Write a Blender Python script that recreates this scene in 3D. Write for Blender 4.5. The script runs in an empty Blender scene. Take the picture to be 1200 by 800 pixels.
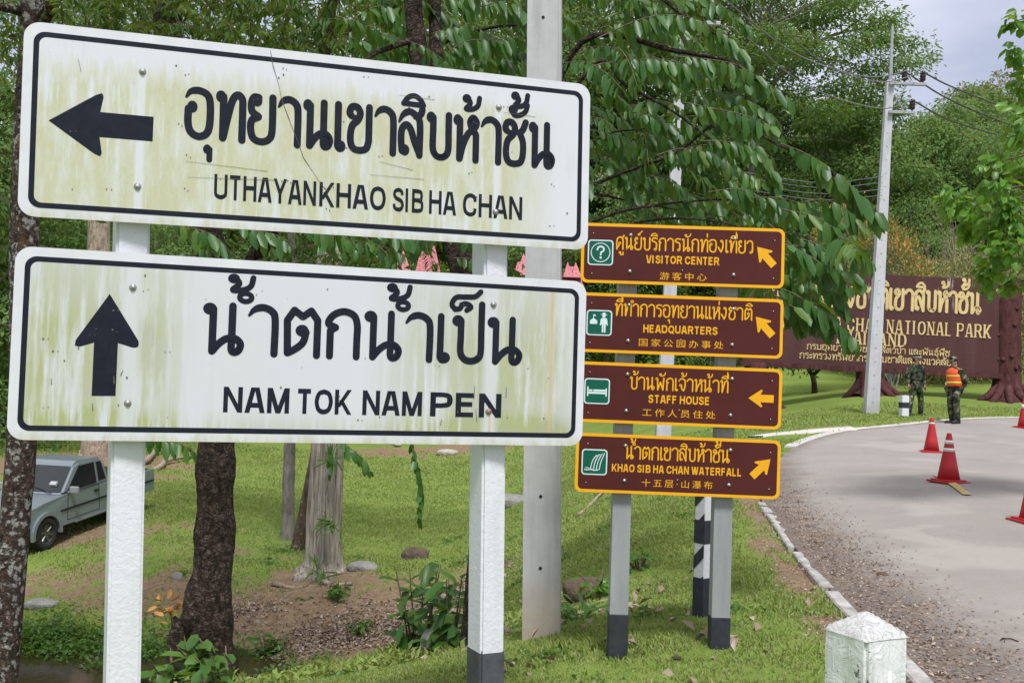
import bpy, bmesh, math, random
import numpy as np
from mathutils import Vector, Matrix

random.seed(7)
RNG = np.random.default_rng(11)
rad = math.radians
SC = bpy.context.scene
COL = SC.collection

# ------------------------------------------------------------------ camera, sky, sun, exposure
CAM_Z, FOC = 1.6, 1200.0
PITCH, ROLL = math.atan(45 / 1200), rad(1.78)
ROT = Matrix.Rotation(math.pi / 2 + PITCH, 3, 'X') @ Matrix.Rotation(ROLL, 3, 'Z')
cam_d = bpy.data.cameras.new('camera')
cam = bpy.data.objects.new('camera', cam_d)
COL.objects.link(cam)
cam.matrix_world = Matrix.Translation((0, 0, CAM_Z)) @ ROT.to_4x4()
cam_d.sensor_width = 36.0
cam_d.lens = 36.0
cam_d.clip_start = 0.05
cam_d.clip_end = 2000
SC.camera = cam

SUN_EL, SUN_AZ = 60.0, 168.0          # azimuth clockwise from +Y: behind the camera, a little to the right
world = bpy.data.worlds.new("World")
SC.world = world
world.use_nodes = True
wn, wl = world.node_tree.nodes, world.node_tree.links
bg = wn['Background']
sky = wn.new('ShaderNodeTexSky')
sky.sky_type = 'NISHITA'
sky.sun_disc = False
sky.sun_elevation = rad(SUN_EL)
sky.sun_rotation = rad(SUN_AZ)
sky.air_density = 1.2
sky.dust_density = 3.0
sky.ozone_density = 2.0
tc = wn.new('ShaderNodeTexCoord')
mp = wn.new('ShaderNodeMapping'); mp.inputs['Scale'].default_value = (1.0, 1.0, 2.6)
nz = wn.new('ShaderNodeTexNoise'); nz.inputs['Scale'].default_value = 2.2; nz.inputs['Detail'].default_value = 6
rp = wn.new('ShaderNodeValToRGB')
rp.color_ramp.elements[0].position = 0.42; rp.color_ramp.elements[0].color = (3.5, 3.75, 4.9, 1)
rp.color_ramp.elements[1].position = 0.72; rp.color_ramp.elements[1].color = (7.0, 7.2, 8.0, 1)
mxw = wn.new('ShaderNodeMix'); mxw.data_type = 'RGBA'; mxw.inputs['Factor'].default_value = 0.86
wl.new(tc.outputs['Generated'], mp.inputs['Vector']); wl.new(mp.outputs['Vector'], nz.inputs['Vector'])
wl.new(nz.outputs['Fac'], rp.inputs['Fac'])
wl.new(sky.outputs['Color'], mxw.inputs['A']); wl.new(rp.outputs['Color'], mxw.inputs['B'])
# overcast: the cloud sheet is brighter overhead than near the horizon
sx = wn.new('ShaderNodeSeparateXYZ'); wl.new(tc.outputs['Generated'], sx.inputs[0])
gr = wn.new('ShaderNodeMapRange'); gr.inputs['From Min'].default_value = 0.32; gr.inputs['From Max'].default_value = 0.95
wl.new(sx.outputs['Z'], gr.inputs['Value'])
zen = wn.new('ShaderNodeMix'); zen.data_type = 'RGBA'; zen.inputs['B'].default_value = (6.2, 6.3, 6.6, 1)
wl.new(gr.outputs['Result'], zen.inputs['Factor']); wl.new(mxw.outputs['Result'], zen.inputs['A'])
wl.new(zen.outputs['Result'], bg.inputs['Color'])
bg.inputs['Strength'].default_value = 0.12

sun_d = bpy.data.lights.new('sun', 'SUN')
sun_d.energy = 3.0
sun_d.angle = rad(12)
sun_d.color = (1.0, 0.98, 0.96)
sun = bpy.data.objects.new('sun', sun_d)
COL.objects.link(sun)
_sd = Vector((math.sin(rad(SUN_AZ)) * math.cos(rad(SUN_EL)), math.cos(rad(SUN_AZ)) * math.cos(rad(SUN_EL)), math.sin(rad(SUN_EL))))
sun.rotation_euler = _sd.to_track_quat('Z', 'Y').to_euler()

SC.view_settings.view_transform = 'Standard'
SC.view_settings.look = 'None'
SC.view_settings.gamma = 1.0
SC.view_settings.use_curve_mapping = False
SC.view_settings.exposure = 0.34
SC.cycles.max_bounces = 6
SC.cycles.transparent_max_bounces = 4

# ------------------------------------------------------------------ helpers
def ray(px, py):
    v = ROT @ Vector(((px - 600) / FOC, (400 - py) / FOC, -1))
    return v / v.y

def at(px, py, d):
    """world point that stands d metres in front of the viewpoint in a surveyed direction"""
    return Vector((0, 0, CAM_Z)) + ray(px, py) * d

def tag(o, label=None, cat=None, group=None, kind=None):
    if label: o['label'] = label
    if cat: o['category'] = cat
    if group: o['group'] = group
    if kind: o['kind'] = kind
    return o

def thing(name, label, cat, loc=(0, 0, 0), rz=0.0, group=None):
    o = bpy.data.objects.new(name, None)
    o.empty_display_size = 0.2
    COL.objects.link(o)
    o.location = loc
    o.rotation_euler = (0, 0, rz)
    return tag(o, label, cat, group)

def link(name, me, m, parent=None, smooth=False):
    o = bpy.data.objects.new(name, me)
    if m is not None and len(me.materials) == 0:
        me.materials.append(m)
    if smooth and len(me.polygons):
        me.polygons.foreach_set('use_smooth', np.ones(len(me.polygons), dtype=bool))
    COL.objects.link(o)
    if parent is not None:
        o.parent = parent
    return o

class MB:
    """collects shapes, then links them as ONE mesh object"""
    def __init__(s): s.v = []; s.f = []
    def add(s, vs, fs):
        b = len(s.v)
        s.v.extend([tuple(p) for p in vs]); s.f.extend([tuple(i + b for i in f) for f in fs])
        return s
    def box(s, c, d, M=None, ch=0.0):
        x, y, z = d[0] / 2, d[1] / 2, d[2] / 2
        if ch <= 0:
            vs = [Vector((i * x, j * y, k * z)) for i in (-1, 1) for j in (-1, 1) for k in (-1, 1)]
            fs = [(0, 1, 3, 2), (4, 6, 7, 5), (0, 4, 5, 1), (2, 3, 7, 6), (0, 2, 6, 4), (1, 5, 7, 3)]
        else:
            bm = bmesh.new(); bmesh.ops.create_cube(bm, size=1)
            for v in bm.verts: v.co = Vector((v.co.x * 2 * x, v.co.y * 2 * y, v.co.z * 2 * z))
            bmesh.ops.bevel(bm, geom=list(bm.edges), offset=ch, segments=2, affect='EDGES', profile=0.6)
            bm.verts.index_update()
            vs = [v.co.copy() for v in bm.verts]; fs = [tuple(v.index for v in f.verts) for f in bm.faces]; bm.free()
        c = Vector(c)
        vs = [((M @ v) if M else v) + c for v in vs]
        return s.add(vs, fs)
    def tube(s, pts, rads, n=8, cap=True, noise=0.0, ns=1.0, seed=0, flat=1.0):
        pts = [Vector(p) for p in pts]
        if not hasattr(rads, '__len__'): rads = [rads] * len(pts)
        t0 = (pts[1] - pts[0]).normalized()
        ref = Vector((1, 0, 0)) if abs(t0.x) < 0.9 else Vector((0, 1, 0))
        u = (ref - t0 * ref.dot(t0)).normalized()
        vs = []
        for i, p in enumerate(pts):
            t = (pts[min(i + 1, len(pts) - 1)] - pts[max(i - 1, 0)]).normalized()
            u = (u - t * u.dot(t)).normalized(); w = t.cross(u)
            for k in range(n):
                a = 2 * math.pi * k / n
                vs.append(p + (u * math.cos(a) + w * math.sin(a) * flat) * rads[i])
        if noise > 0:
            A = np.array([tuple(v) for v in vs]); C = np.repeat(np.array([tuple(p) for p in pts]), n, axis=0)
            q = fbm(A * ns + seed * 7.3) + .45 * fbm(A * ns * np.array([3.1, 3.1, 2.2]) + seed)
            A = C + (A - C) * (1 + noise * q[:, None]); vs = [Vector(a) for a in A]
        fs = [(i * n + k, i * n + (k + 1) % n, (i + 1) * n + (k + 1) % n, (i + 1) * n + k) for i in range(len(pts) - 1) for k in range(n)]
        if cap:
            fs.append(tuple(range(n - 1, -1, -1))); b = (len(pts) - 1) * n; fs.append(tuple(range(b, b + n)))
        return s.add(vs, fs)
    def cyl(s, a, b, r, n=16, r2=None):
        return s.tube([a, b], [r, r if r2 is None else r2], n)
    def lathe(s, prof, n=20, c=(0, 0, 0), M=None):
        vs = []; c = Vector(c)
        for r, z in prof:
            for k in range(n):
                a = 2 * math.pi * k / n
                p = Vector((r * math.cos(a), r * math.sin(a), z)); vs.append(((M @ p) if M else p) + c)
        fs = [(i * n + k, i * n + (k + 1) % n, (i + 1) * n + (k + 1) % n, (i + 1) * n + k) for i in range(len(prof) - 1) for k in range(n)]
        fs.append(tuple(range(n - 1, -1, -1))); b = (len(prof) - 1) * n; fs.append(tuple(range(b, b + n)))
        return s.add(vs, fs)
    def prism(s, poly, y0, y1):
        """polygon in (x, z) between two y planes"""
        n = len(poly)
        vs = [(x, y0, z) for x, z in poly] + [(x, y1, z) for x, z in poly]
        fs = [tuple(range(n)), tuple(range(2 * n - 1, n - 1, -1))] + [(i, i + n, (i + 1) % n + n, (i + 1) % n) for i in range(n)]
        return s.add(vs, fs)
    def build(s, name, m, parent=None, smooth=False):
        me = bpy.data.meshes.new(name)
        me.from_pydata(s.v, [], s.f); me.update()
        return link(name, me, m, parent, smooth)

def np_mesh(name, V, tris=None, quads=None, m=None, parent=None, attr=None, smooth=False):
    me = bpy.data.meshes.new(name)
    V = np.asarray(V, dtype=np.float32)
    nt = 0 if tris is None else len(tris); nq = 0 if quads is None else len(quads)
    loops = []
    if nt: loops.append(np.asarray(tris).ravel())
    if nq: loops.append(np.asarray(quads).ravel())
    loops = np.concatenate(loops).astype(np.int32)
    me.vertices.add(len(V)); me.vertices.foreach_set('co', V.ravel())
    me.loops.add(len(loops)); me.loops.foreach_set('vertex_index', loops)
    me.polygons.add(nt + nq)
    st = np.concatenate([np.arange(nt) * 3, nt * 3 + np.arange(nq) * 4]).astype(np.int32)
    me.polygons.foreach_set('loop_start', st)
    me.update(calc_edges=True)
    if attr:
        for k, a in attr.items():
            at_ = me.attributes.new(k, 'FLOAT', 'POINT'); at_.data.foreach_set('value', np.asarray(a, dtype=np.float32))
    me.validate()
    return link(name, me, m, parent, smooth)

# ---- value noise
_PERM = np.random.default_rng(3).random((32, 32, 32))
def vnoise(P):
    P = np.asarray(P, dtype=float); i = np.floor(P).astype(int); f = P - i; f = f * f * (3 - 2 * f)
    i &= 31; j = (i + 1) & 31
    g = lambda a, b, c: _PERM[a, b, c]
    x0, y0, z0 = i.T; x1, y1, z1 = j.T; fx, fy, fz = f.T
    return 2 * ((((g(x0, y0, z0) * (1 - fx) + g(x1, y0, z0) * fx) * (1 - fy) + (g(x0, y1, z0) * (1 - fx) + g(x1, y1, z0) * fx) * fy) * (1 - fz)
            + ((g(x0, y0, z1) * (1 - fx) + g(x1, y0, z1) * fx) * (1 - fy) + (g(x0, y1, z1) * (1 - fx) + g(x1, y1, z1) * fx) * fy) * fz)) - 1
def fbm(P, o=4):
    r = 0; a = 0.6
    for k in range(o): r = r + a * vnoise(P * 2 ** k + k * 5.7); a *= 0.5
    return r

def catmull(pts, n=8):
    P = [np.array(p, dtype=float) for p in pts]
    if len(P) < 3: return [P[0] + (P[-1] - P[0]) * t for t in np.linspace(0, 1, n + 1)]
    P = [2 * P[0] - P[1]] + P + [2 * P[-1] - P[-2]]
    out = []
    for i in range(1, len(P) - 2):
        for k in range(n):
            t = k / n
            out.append(0.5 * (2 * P[i] + (P[i + 1] - P[i - 1]) * t + (2 * P[i - 1] - 5 * P[i] + 4 * P[i + 1] - P[i + 2]) * t * t + (3 * P[i] - P[i - 1] - 3 * P[i + 1] + P[i + 2]) * t ** 3))
    out.append(P[-2])
    return out

# ------------------------------------------------------------------ materials
class N:
    """little node-graph builder"""
    def __init__(s, name):
        s.m = bpy.data.materials.new(name); s.m.use_nodes = True
        s.t = s.m.node_tree; s.b = s.t.nodes['Principled BSDF']; s.out = s.t.nodes['Material Output']
        s._tc = None
    def n(s, kind, **kw):
        nd = s.t.nodes.new('ShaderNode' + kind)
        for k, v in kw.items(): setattr(nd, k, v)
        return nd
    def l(s, a, b): s.t.links.new(a, b)
    def put(s, v, sock):
        if hasattr(v, 'links') or isinstance(v, bpy.types.NodeSocket): s.l(v, sock)
        else:
            if isinstance(v, (tuple, list)) and len(v) == 3 and sock.type == 'RGBA': v = (*v, 1)
            sock.default_value = v
    def co(s, kind='Object'):
        if s._tc is None: s._tc = s.n('TexCoord')
        return s._tc.outputs[kind]
    def mapped(s, scale, kind='Object', loc=(0, 0, 0)):
        mp = s.n('Mapping'); mp.inputs['Scale'].default_value = scale if hasattr(scale, '__len__') else (scale,) * 3
        mp.inputs['Location'].default_value = loc
        s.l(s.co(kind), mp.inputs['Vector']); return mp.outputs['Vector']
    def noise(s, scale=5, detail=5, rough=0.6, vec=None, dist=0.0):
        nd = s.n('TexNoise'); nd.inputs['Scale'].default_value = scale; nd.inputs['Detail'].default_value = detail
        nd.inputs['Roughness'].default_value = rough; nd.inputs['Distortion'].default_value = dist
        s.l(vec if vec is not None else s.co(), nd.inputs['Vector']); return nd.outputs['Fac']
    def vor(s, scale=5, vec=None, feature='F1', out='Distance'):
        nd = s.n('TexVoronoi', feature=feature); nd.inputs['Scale'].default_value = scale
        s.l(vec if vec is not None else s.co(), nd.inputs['Vector']); return nd.outputs[out]
    def ramp(s, fac, stops, const=False):
        nd = s.n('ValToRGB'); cr = nd.color_ramp
        if const: cr.interpolation = 'CONSTANT'
        while len(cr.elements) < len(stops): cr.elements.new(0.5)
        for e, (p, c) in zip(cr.elements, stops):
            e.position = p; e.color = (*c, 1) if hasattr(c, '__len__') else (c, c, c, 1)
        s.l(fac, nd.inputs['Fac']); return nd.outputs['Color']
    def mix(s, f, a, b, mode='MIX'):
        nd = s.n('Mix', data_type='RGBA', blend_type=mode)
        s.put(f, nd.inputs['Factor']); s.put(a, nd.inputs['A']); s.put(b, nd.inputs['B']); return nd.outputs['Result']
    def math(s, op, a, b=0.0, clamp=False):
        nd = s.n('Math', operation=op, use_clamp=clamp); s.put(a, nd.inputs[0]); s.put(b, nd.inputs[1]); return nd.outputs[0]
    def sep(s, v=None):
        nd = s.n('SeparateXYZ'); s.l(v if v is not None else s.co(), nd.inputs[0]); return nd.outputs
    def attr(s, name):
        nd = s.n('Attribute', attribute_name=name); return nd.outputs['Fac']
    def island(s): return s.n('NewGeometry').outputs['Random Per Island']
    def bump(s, h, strength=0.4, dist=0.01):
        nd = s.n('Bump'); nd.inputs['Strength'].default_value = strength; nd.inputs['Distance'].default_value = dist
        s.l(h, nd.inputs['Height']); s.l(nd.outputs['Normal'], s.b.inputs['Normal'])
    def set(s, color=None, rough=None, metal=None, spec=None):
        if color is not None: s.put(color, s.b.inputs['Base Color'])
        if rough is not None: s.put(rough, s.b.inputs['Roughness'])
        if metal is not None: s.b.inputs['Metallic'].default_value = metal
        if spec is not None: s.b.inputs['Specular IOR Level'].default_value = spec
        return s.m

def pmat(name, c1, c2, scale=6, rough=0.7, bump=0.0, bscale=40, detail=6, metal=0.0, spec=0.4, bdist=0.01):
    g = N(name)
    f = g.ramp(g.noise(scale, detail), [(0.32, 0.0), (0.68, 1.0)])
    m = g.set(g.mix(f, c1, c2), rough, metal, spec)
    if bump: g.bump(g.noise(bscale, 6), bump, bdist)
    return m

def leaf_mat(name, cols, rough=0.45, trans=0.28, tint=(0.35, 0.5, 0.06), spec=0.5):
    """leaves: each leaf its own shade, a little light comes through"""
    g = N(name)
    n = len(cols)
    c = g.ramp(g.island(), [(i / max(1, n - 1), cc) for i, cc in enumerate(cols)])
    c = g.mix(g.math('MULTIPLY', g.noise(1.3, 3), 0.35), c, tuple(x * 1.7 for x in cols[n // 2]))
    g.set(c, rough, spec=spec)
    tr = g.n('BsdfTranslucent'); g.l(g.mix(0.55, c, tint), tr.inputs['Color'])
    ms = g.n('MixShader'); ms.inputs[0].default_value = trans
    g.l(g.b.outputs[0], ms.inputs[1]); g.l(tr.outputs[0], ms.inputs[2]); g.l(ms.outputs[0], g.out.inputs['Surface'])
    return g.m

def sign_white(name, kind):
    """weathered white sheet: algae film washed into vertical streaks"""
    g = N(name)
    s = g.sep(); x, z = s['X'], s['Z']
    streak = g.noise(1.0, 6, 0.65, g.mapped((30, 1, 2.2)))
    streak2 = g.noise(1.0, 4, 0.7, g.mapped((75, 1, 1.5), loc=(3, 0, 1)))
    big = g.noise(1.0, 4, 0.6, g.mapped((3.4, 1, 2.2), loc=(1.3 if kind == 'A' else 5.1, 0, 0.4)))
    fine = g.noise(90, 4, 0.7)
    if kind == 'A':
        edge = g.math('ADD', z, g.math('MULTIPLY', g.math('SUBTRACT', streak, 0.5), 0.30))
        top = g.ramp(edge, [(0.0, 1.0), (0.56, 1.0), (0.66, 0.0)])
        right = g.ramp(g.math('MULTIPLY', x, 0.4), [(0.0, 1.0), (0.80, 1.0), (0.905, 0.0)])
        body = g.math('ADD', g.math('MULTIPLY', streak, 1.25), g.math('MULTIPLY', big, 0.85))
        body = g.ramp(body, [(0.78, 0.0), (1.02, 1.0)])
        m = g.math('MULTIPLY', g.math('MULTIPLY', top, right), body)
        for bx in (0.441, 1.955):                                   # the washed runs below the bolts
            d = g.math('ABSOLUTE', g.math('SUBTRACT', x, bx))
            m = g.math('MULTIPLY', m, g.ramp(g.math('ADD', d, g.math('MULTIPLY', fine, 0.006)), [(0.014, 0.12), (0.024, 1.0)]))
        col = g.mix(fine, (0.43, 0.435, 0.20), (0.54, 0.54, 0.35))
        white = (0.66, 0.672, 0.725)
        amt = g.math('MULTIPLY', g.math('MULTIPLY', m, 0.84), g.ramp(g.noise(1.0, 5, 0.7, g.mapped((16, 1, 5), loc=(2, 0, 7))), [(0.34, 0.45), (0.56, 1.0)]))
    else:
        xs = g.math('MULTIPLY', x, 0.4)
        zone = g.ramp(xs, [(0.0, 0.0), (0.03, 1.0), (0.12, 0.85), (0.22, 0.75), (0.27, 0.10), (0.55, 0.0), (0.66, 0.6), (0.80, 0.9), (0.90, 0.75), (0.955, 0.1)])
        low = g.ramp(z, [(0.05, 0.9), (0.16, 0.45), (0.45, 0.55), (0.70, 0.10)])
        body = g.ramp(g.math('ADD', g.math('MULTIPLY', streak, 1.2), g.math('MULTIPLY', big, 0.7)), [(0.72, 0.0), (1.14, 1.0)])
        base = g.math('MULTIPLY', g.ramp(z, [(0.03, 1.0), (0.14, 0.0)]), 0.55)
        m = g.math('MULTIPLY', body, g.math('ADD', g.math('MULTIPLY', zone, g.math('ADD', low, 0.45)), base), clamp=True)
        for bx in (0.436, 1.95):
            d = g.math('ABSOLUTE', g.math('SUBTRACT', x, bx))
            m = g.math('MULTIPLY', m, g.ramp(g.math('ADD', d, g.math('MULTIPLY', fine, 0.006)), [(0.02, 0.2), (0.05, 1.0)]))
        col = g.mix(g.ramp(big, [(0.50, 0.0), (0.70, 0.8)]), (0.37, 0.40, 0.17), (0.36, 0.37, 0.30))
        white = (0.63, 0.642, 0.69)
        amt = g.math('MULTIPLY', m, 0.95)
    grime = g.math('MULTIPLY', g.ramp(g.math('MULTIPLY', streak2, g.noise(3.0, 3)), [(0.27, 0.0), (0.5, 0.40)]), .9 if kind == 'A' else g.math('ADD', zone, .12))
    c = g.mix(grime, white, (0.42, 0.42, 0.40))
    c = g.mix(amt, c, col)
    specks = g.ramp(g.vor(34), [(0.035, 1.0), (0.06, 0.0)])
    c = g.mix(g.math('MULTIPLY', specks, g.ramp(g.noise(9, 2), [(0.5, 0.0), (0.6, 0.8)])), c, (0.10, 0.10, 0.08))
    if kind == 'B':                                                  # two rust runs
        for bx, z1, w in ((2.235, 0.70, 0.007), (1.952, 0.145, 0.006)):
            d = g.math('ABSOLUTE', g.math('SUBTRACT', x, bx))
            k = g.math('MULTIPLY', g.ramp(d, [(w * 0.4, 0.55), (w * 1.6, 0.0)]), g.math('LESS_THAN', z, z1))
            c = g.mix(k, c, (0.62, 0.36, 0.17))
    g.set(c, g.mix(amt, (0.32,) * 3, (0.65,) * 3), spec=0.4)
    g.bump(fine, 0.06, 0.003)
    return g.m

def bark(name, c1, c2, lichen=None, scale=7, stretch=0.3, bump=0.9, lam=0.60, dist=0.03, lscale=11, plates=0.0):
    g = N(name)
    v = g.mapped((scale, scale, scale * stretch))
    f1 = g.noise(2.0, 7, 0.7, v, 0.6)
    c = g.ramp(f1, [(0.34, c1), (0.62, c2)])
    pl = None
    if plates:
        q = g.mapped((plates, plates, plates * 1.7)); r1 = g.math('ABSOLUTE', g.math('SUBTRACT', g.noise(2.1, 6, .62, q, .9), .5)); r2 = g.math('ABSOLUTE', g.math('SUBTRACT', g.noise(5.2, 5, .6, q, .5), .5))
        pl = g.math('MINIMUM', g.ramp(r1, [(0.0, 0.0), (0.055, 1.0)]), g.ramp(r2, [(0.0, 0.35), (0.05, 1.0)]))
        c = g.mix(g.math('MULTIPLY', g.math('SUBTRACT', 1.0, pl), .75), c, tuple(x * .45 for x in c1))
    if lichen:
        k = g.ramp(g.math('ADD', g.noise(lscale, 5, 0.6), g.math('MULTIPLY', g.noise(2.0, 2), 0.35)), [(lam + 0.10, 0.0), (lam + 0.17, 1.0)])
        c = g.mix(k, c, lichen)
        k2 = g.ramp(g.noise(3.1, 4), [(0.62, 0.0), (0.68, 0.8)])
        c = g.mix(k2, c, (0.16, 0.085, 0.03))
    g.set(c, 0.9, spec=0.15)
    f1 = g.math('ADD', f1, g.math('MULTIPLY', g.vor(3.2, v), .35)) if pl is None else g.math('ADD', g.math('MULTIPLY', f1, .6), g.math('MULTIPLY', pl, .8))
    g.bump(g.math('ADD', f1, g.math('MULTIPLY', g.noise(60, 4), 0.3)), bump, dist)
    return g.m

M = {}
M['sign_A'] = sign_white('weathered_white_algae', 'A')
M['sign_B'] = sign_white('weathered_white_streaks', 'B')
def _rim():
    g = N('white_sign_rim'); z = g.sep()['Z']; n = g.noise(1.0, 5, .7, g.mapped((16, 1, 6)))
    e = g.ramp(g.math('ADD', g.math('ABSOLUTE', g.math('SUBTRACT', z, .375)), g.math('MULTIPLY', g.math('SUBTRACT', n, .5), .05)), [(.330, 0.0), (.372, .55)])
    low = g.math('LESS_THAN', z, .3); k = g.math('MULTIPLY', g.math('MULTIPLY', e, low), g.ramp(n, [(.35, .1), (.6, 1.0)]))
    c = g.mix(g.ramp(g.noise(8, 6), [(.32, 0.0), (.68, 1.0)]), (.70, .71, .76), (.62, .63, .67)); g.set(g.mix(k, c, (.42, .41, .20)), .45, spec=.3); return g.m
M['rim'] = _rim()
M['navy'] = pmat('black_sign_film', (0.010, 0.012, 0.022), (0.016, 0.019, 0.032), 20, 0.55, 0.04, 60, spec=0.15)
M['alu_back'] = pmat('aluminium', (0.45, 0.46, 0.47), (0.52, 0.52, 0.53), 10, 0.45, metal=0.7)
M['bolt'] = pmat('galvanised_bolt', (0.50, 0.50, 0.50), (0.36, 0.34, 0.32), 60, 0.38, metal=0.85)
M['bolt_rust'] = pmat('rusty_bolt', (0.30, 0.16, 0.09), (0.42, 0.36, 0.32), 50, 0.6, metal=0.4)
M['crack'] = pmat('crack_line', (0.06, 0.05, 0.04), (0.20, 0.19, 0.16), 30, 0.9)
M['brown'] = pmat('brown_sign_film', (0.088, 0.0185, 0.0155), (0.074, 0.016, 0.014), 5, 0.5, 0.02, 60, spec=0.2)
M['yellow'] = pmat('yellow_sign_film', (0.86, 0.43, 0.012), (0.80, 0.39, 0.012), 6, 0.5, spec=0.25)
M['green_icon'] = pmat('green_icon_film', (0.004, 0.115, 0.072), (0.005, 0.10, 0.062), 8, 0.5, spec=0.25)
M['icon_white'] = pmat('pale_icon_film', (0.70, 0.80, 0.82), (0.64, 0.76, 0.78), 8, 0.5, spec=0.25)
def paint_white():
    g = N('rolled_white_paint')
    h = g.noise(46, 4, 0.6, dist=0.4)
    st = g.ramp(g.noise(1.0, 5, 0.6, g.mapped((9, 9, 1.6))), [(0.55, 0.0), (0.8, 0.35)])
    c = g.mix(st, (0.71, 0.72, 0.77), (0.42, 0.43, 0.43)); c = g.mix(g.ramp(g.vor(26), [(.035, .8), (.055, 0.0)]), c, (.25, .23, .21))
    g.set(c, 0.55); g.bump(h, 0.55, 0.006); return g.m
M['paint_white'] = paint_white()
M['paint_grey'] = pmat('grey_painted_base', (0.10, 0.105, 0.115), (0.055, 0.058, 0.066), 7, 0.6, 0.35, 40, bdist=0.006)
def post_grey():
    g = N('grey_post_paint')
    f = g.noise(1.0, 6, 0.65, g.mapped((14, 14, 2.0)))
    c = g.ramp(f, [(0.3, (0.245, 0.265, 0.268)), (0.6, (0.31, 0.33, 0.335)), (0.8, (0.38, 0.40, 0.40))])
    g.set(c, 0.55); g.bump(g.noise(50, 4), 0.15, 0.005); return g.m
M['post_grey'] = post_grey()
M['post_black'] = pmat('black_post_band', (0.018, 0.022, 0.032), (0.035, 0.040, 0.05), 12, 0.55, 0.2, 40, bdist=0.005)
def concrete(name, a, b, stain):
    g = N(name)
    f = g.noise(5, 8, 0.65)
    c = g.ramp(f, [(0.3, a), (0.7, b)])
    st = g.ramp(g.noise(1.0, 5, 0.6, g.mapped((10, 10, 0.9))), [(0.52, 0.0), (0.75, 0.5)])
    c = g.mix(st, c, tuple(x * 0.62 for x in a))
    zz = g.sep()['Z']
    soil = g.math('MULTIPLY', g.ramp(g.math('ADD', zz, g.math('MULTIPLY', f, 0.25)), [(0.12, 1.0), (0.62, 0.0)]), 0.75)
    c = g.mix(soil, c, stain)
    pits = g.ramp(g.vor(70), [(0.06, 0.5), (0.10, 0.0)])
    c = g.mix(pits, c, (0.12, 0.12, 0.12))
    g.set(c, 0.85, spec=0.25); g.bump(g.noise(90, 5), 0.25, 0.004); return g.m
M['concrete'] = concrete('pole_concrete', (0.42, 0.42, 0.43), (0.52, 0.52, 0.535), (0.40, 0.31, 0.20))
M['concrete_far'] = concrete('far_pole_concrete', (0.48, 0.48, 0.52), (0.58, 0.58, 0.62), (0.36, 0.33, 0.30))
M['hole'] = pmat('dark_hole', (0.01, 0.01, 0.01), (0.02, 0.02, 0.02), 10, 0.9)
M['steel'] = pmat('galvanised_steel', (0.42, 0.43, 0.46), (0.34, 0.35, 0.37), 12, 0.5, metal=0.4)
M['insulator'] = pmat('brown_porcelain', (0.022, 0.014, 0.018), (0.03, 0.02, 0.022), 12, 0.3)
M['wire'] = pmat('wire_metal', (0.20, 0.20, 0.21), (0.14, 0.14, 0.15), 3, 0.6)
M['wire_dark'] = pmat('wire_black', (0.03, 0.03, 0.032), (0.05, 0.05, 0.05), 3, 0.6)
M['bark_lichen'] = bark('lichen_bark', (0.040, 0.028, 0.025), (0.14, 0.095, 0.078), (0.36, 0.355, 0.335), 6, 0.8, 0.8, 0.615, lscale=17, plates=3.4)
M['bark_dark'] = bark('dark_flaky_bark', (0.024, 0.016, 0.013), (0.165, 0.120, 0.095), None, 8, 0.7, 1.0, dist=0.05, plates=3.0)
M['bark_pale'] = bark('pale_dead_wood', (0.16, 0.125, 0.10), (0.60, 0.54, 0.47), None, 9, 0.07, 1.0, dist=0.06)
M['bark_mid'] = bark('brown_bark', (0.05, 0.034, 0.026), (0.17, 0.12, 0.095), (0.30, 0.29, 0.26), 6, 0.3, 0.8, 0.66)
M['bark_grey'] = bark('grey_bark', (0.09, 0.08, 0.07), (0.27, 0.25, 0.22), None, 4, 0.3, 0.6)
M['twig'] = bark('twig_bark', (0.06, 0.045, 0.032), (0.22, 0.17, 0.13), None, 12, 0.4, 0.5)
M['root_wood'] = bark('root_wood', (0.16, 0.11, 0.08), (0.46, 0.37, 0.30), None, 5, 0.5, 0.8)
M['leaf_big'] = leaf_mat('drooping_leaflets', [(0.014, 0.052, 0.012), (0.022, 0.080, 0.016), (0.034, 0.108, 0.020), (0.052, 0.135, 0.022), (0.026, 0.088, 0.024), (0.10, 0.165, 0.024), (0.018, 0.062, 0.016)], 0.40, 0.26, (0.34, 0.50, 0.04), 0.38)
M['leaf_fine'] = leaf_mat('fine_leaflets', [(0.013, 0.042, 0.014), (0.027, 0.073, 0.019), (0.051, 0.111, 0.025), (0.020, 0.060, 0.020), (0.092, 0.138, 0.037)], 0.5, 0.3, (0.4, 0.5, 0.05), 0.25)
M['leaf_bright'] = leaf_mat('bright_young_leaves', [(0.030, 0.10, 0.012), (0.060, 0.17, 0.014), (0.10, 0.25, 0.020), (0.05, 0.14, 0.015)], 0.4, 0.4, (0.45, 0.62, 0.04))
M['leaf_forest'] = leaf_mat('forest_leaves', [(0.054, 0.130, 0.046), (0.100, 0.205, 0.060), (0.165, 0.286, 0.080), (0.074, 0.159, 0.054), (0.249, 0.362, 0.113)], 0.6, 0.42, (0.42, 0.48, 0.14), 0.2)
M['leaf_tall'] = leaf_mat('tall_tree_leaves', [(0.032, 0.084, 0.029), (0.067, 0.148, 0.039), (0.121, 0.226, 0.049), (0.049, 0.113, 0.032)], 0.5, 0.35, (0.40, 0.50, 0.08), 0.35)
M['leaf_olive'] = leaf_mat('olive_leaves', [(0.138, 0.149, 0.062), (0.216, 0.225, 0.086), (0.294, 0.284, 0.099), (0.117, 0.152, 0.067)], 0.6, 0.25, (0.4, 0.42, 0.1), 0.3)
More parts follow.
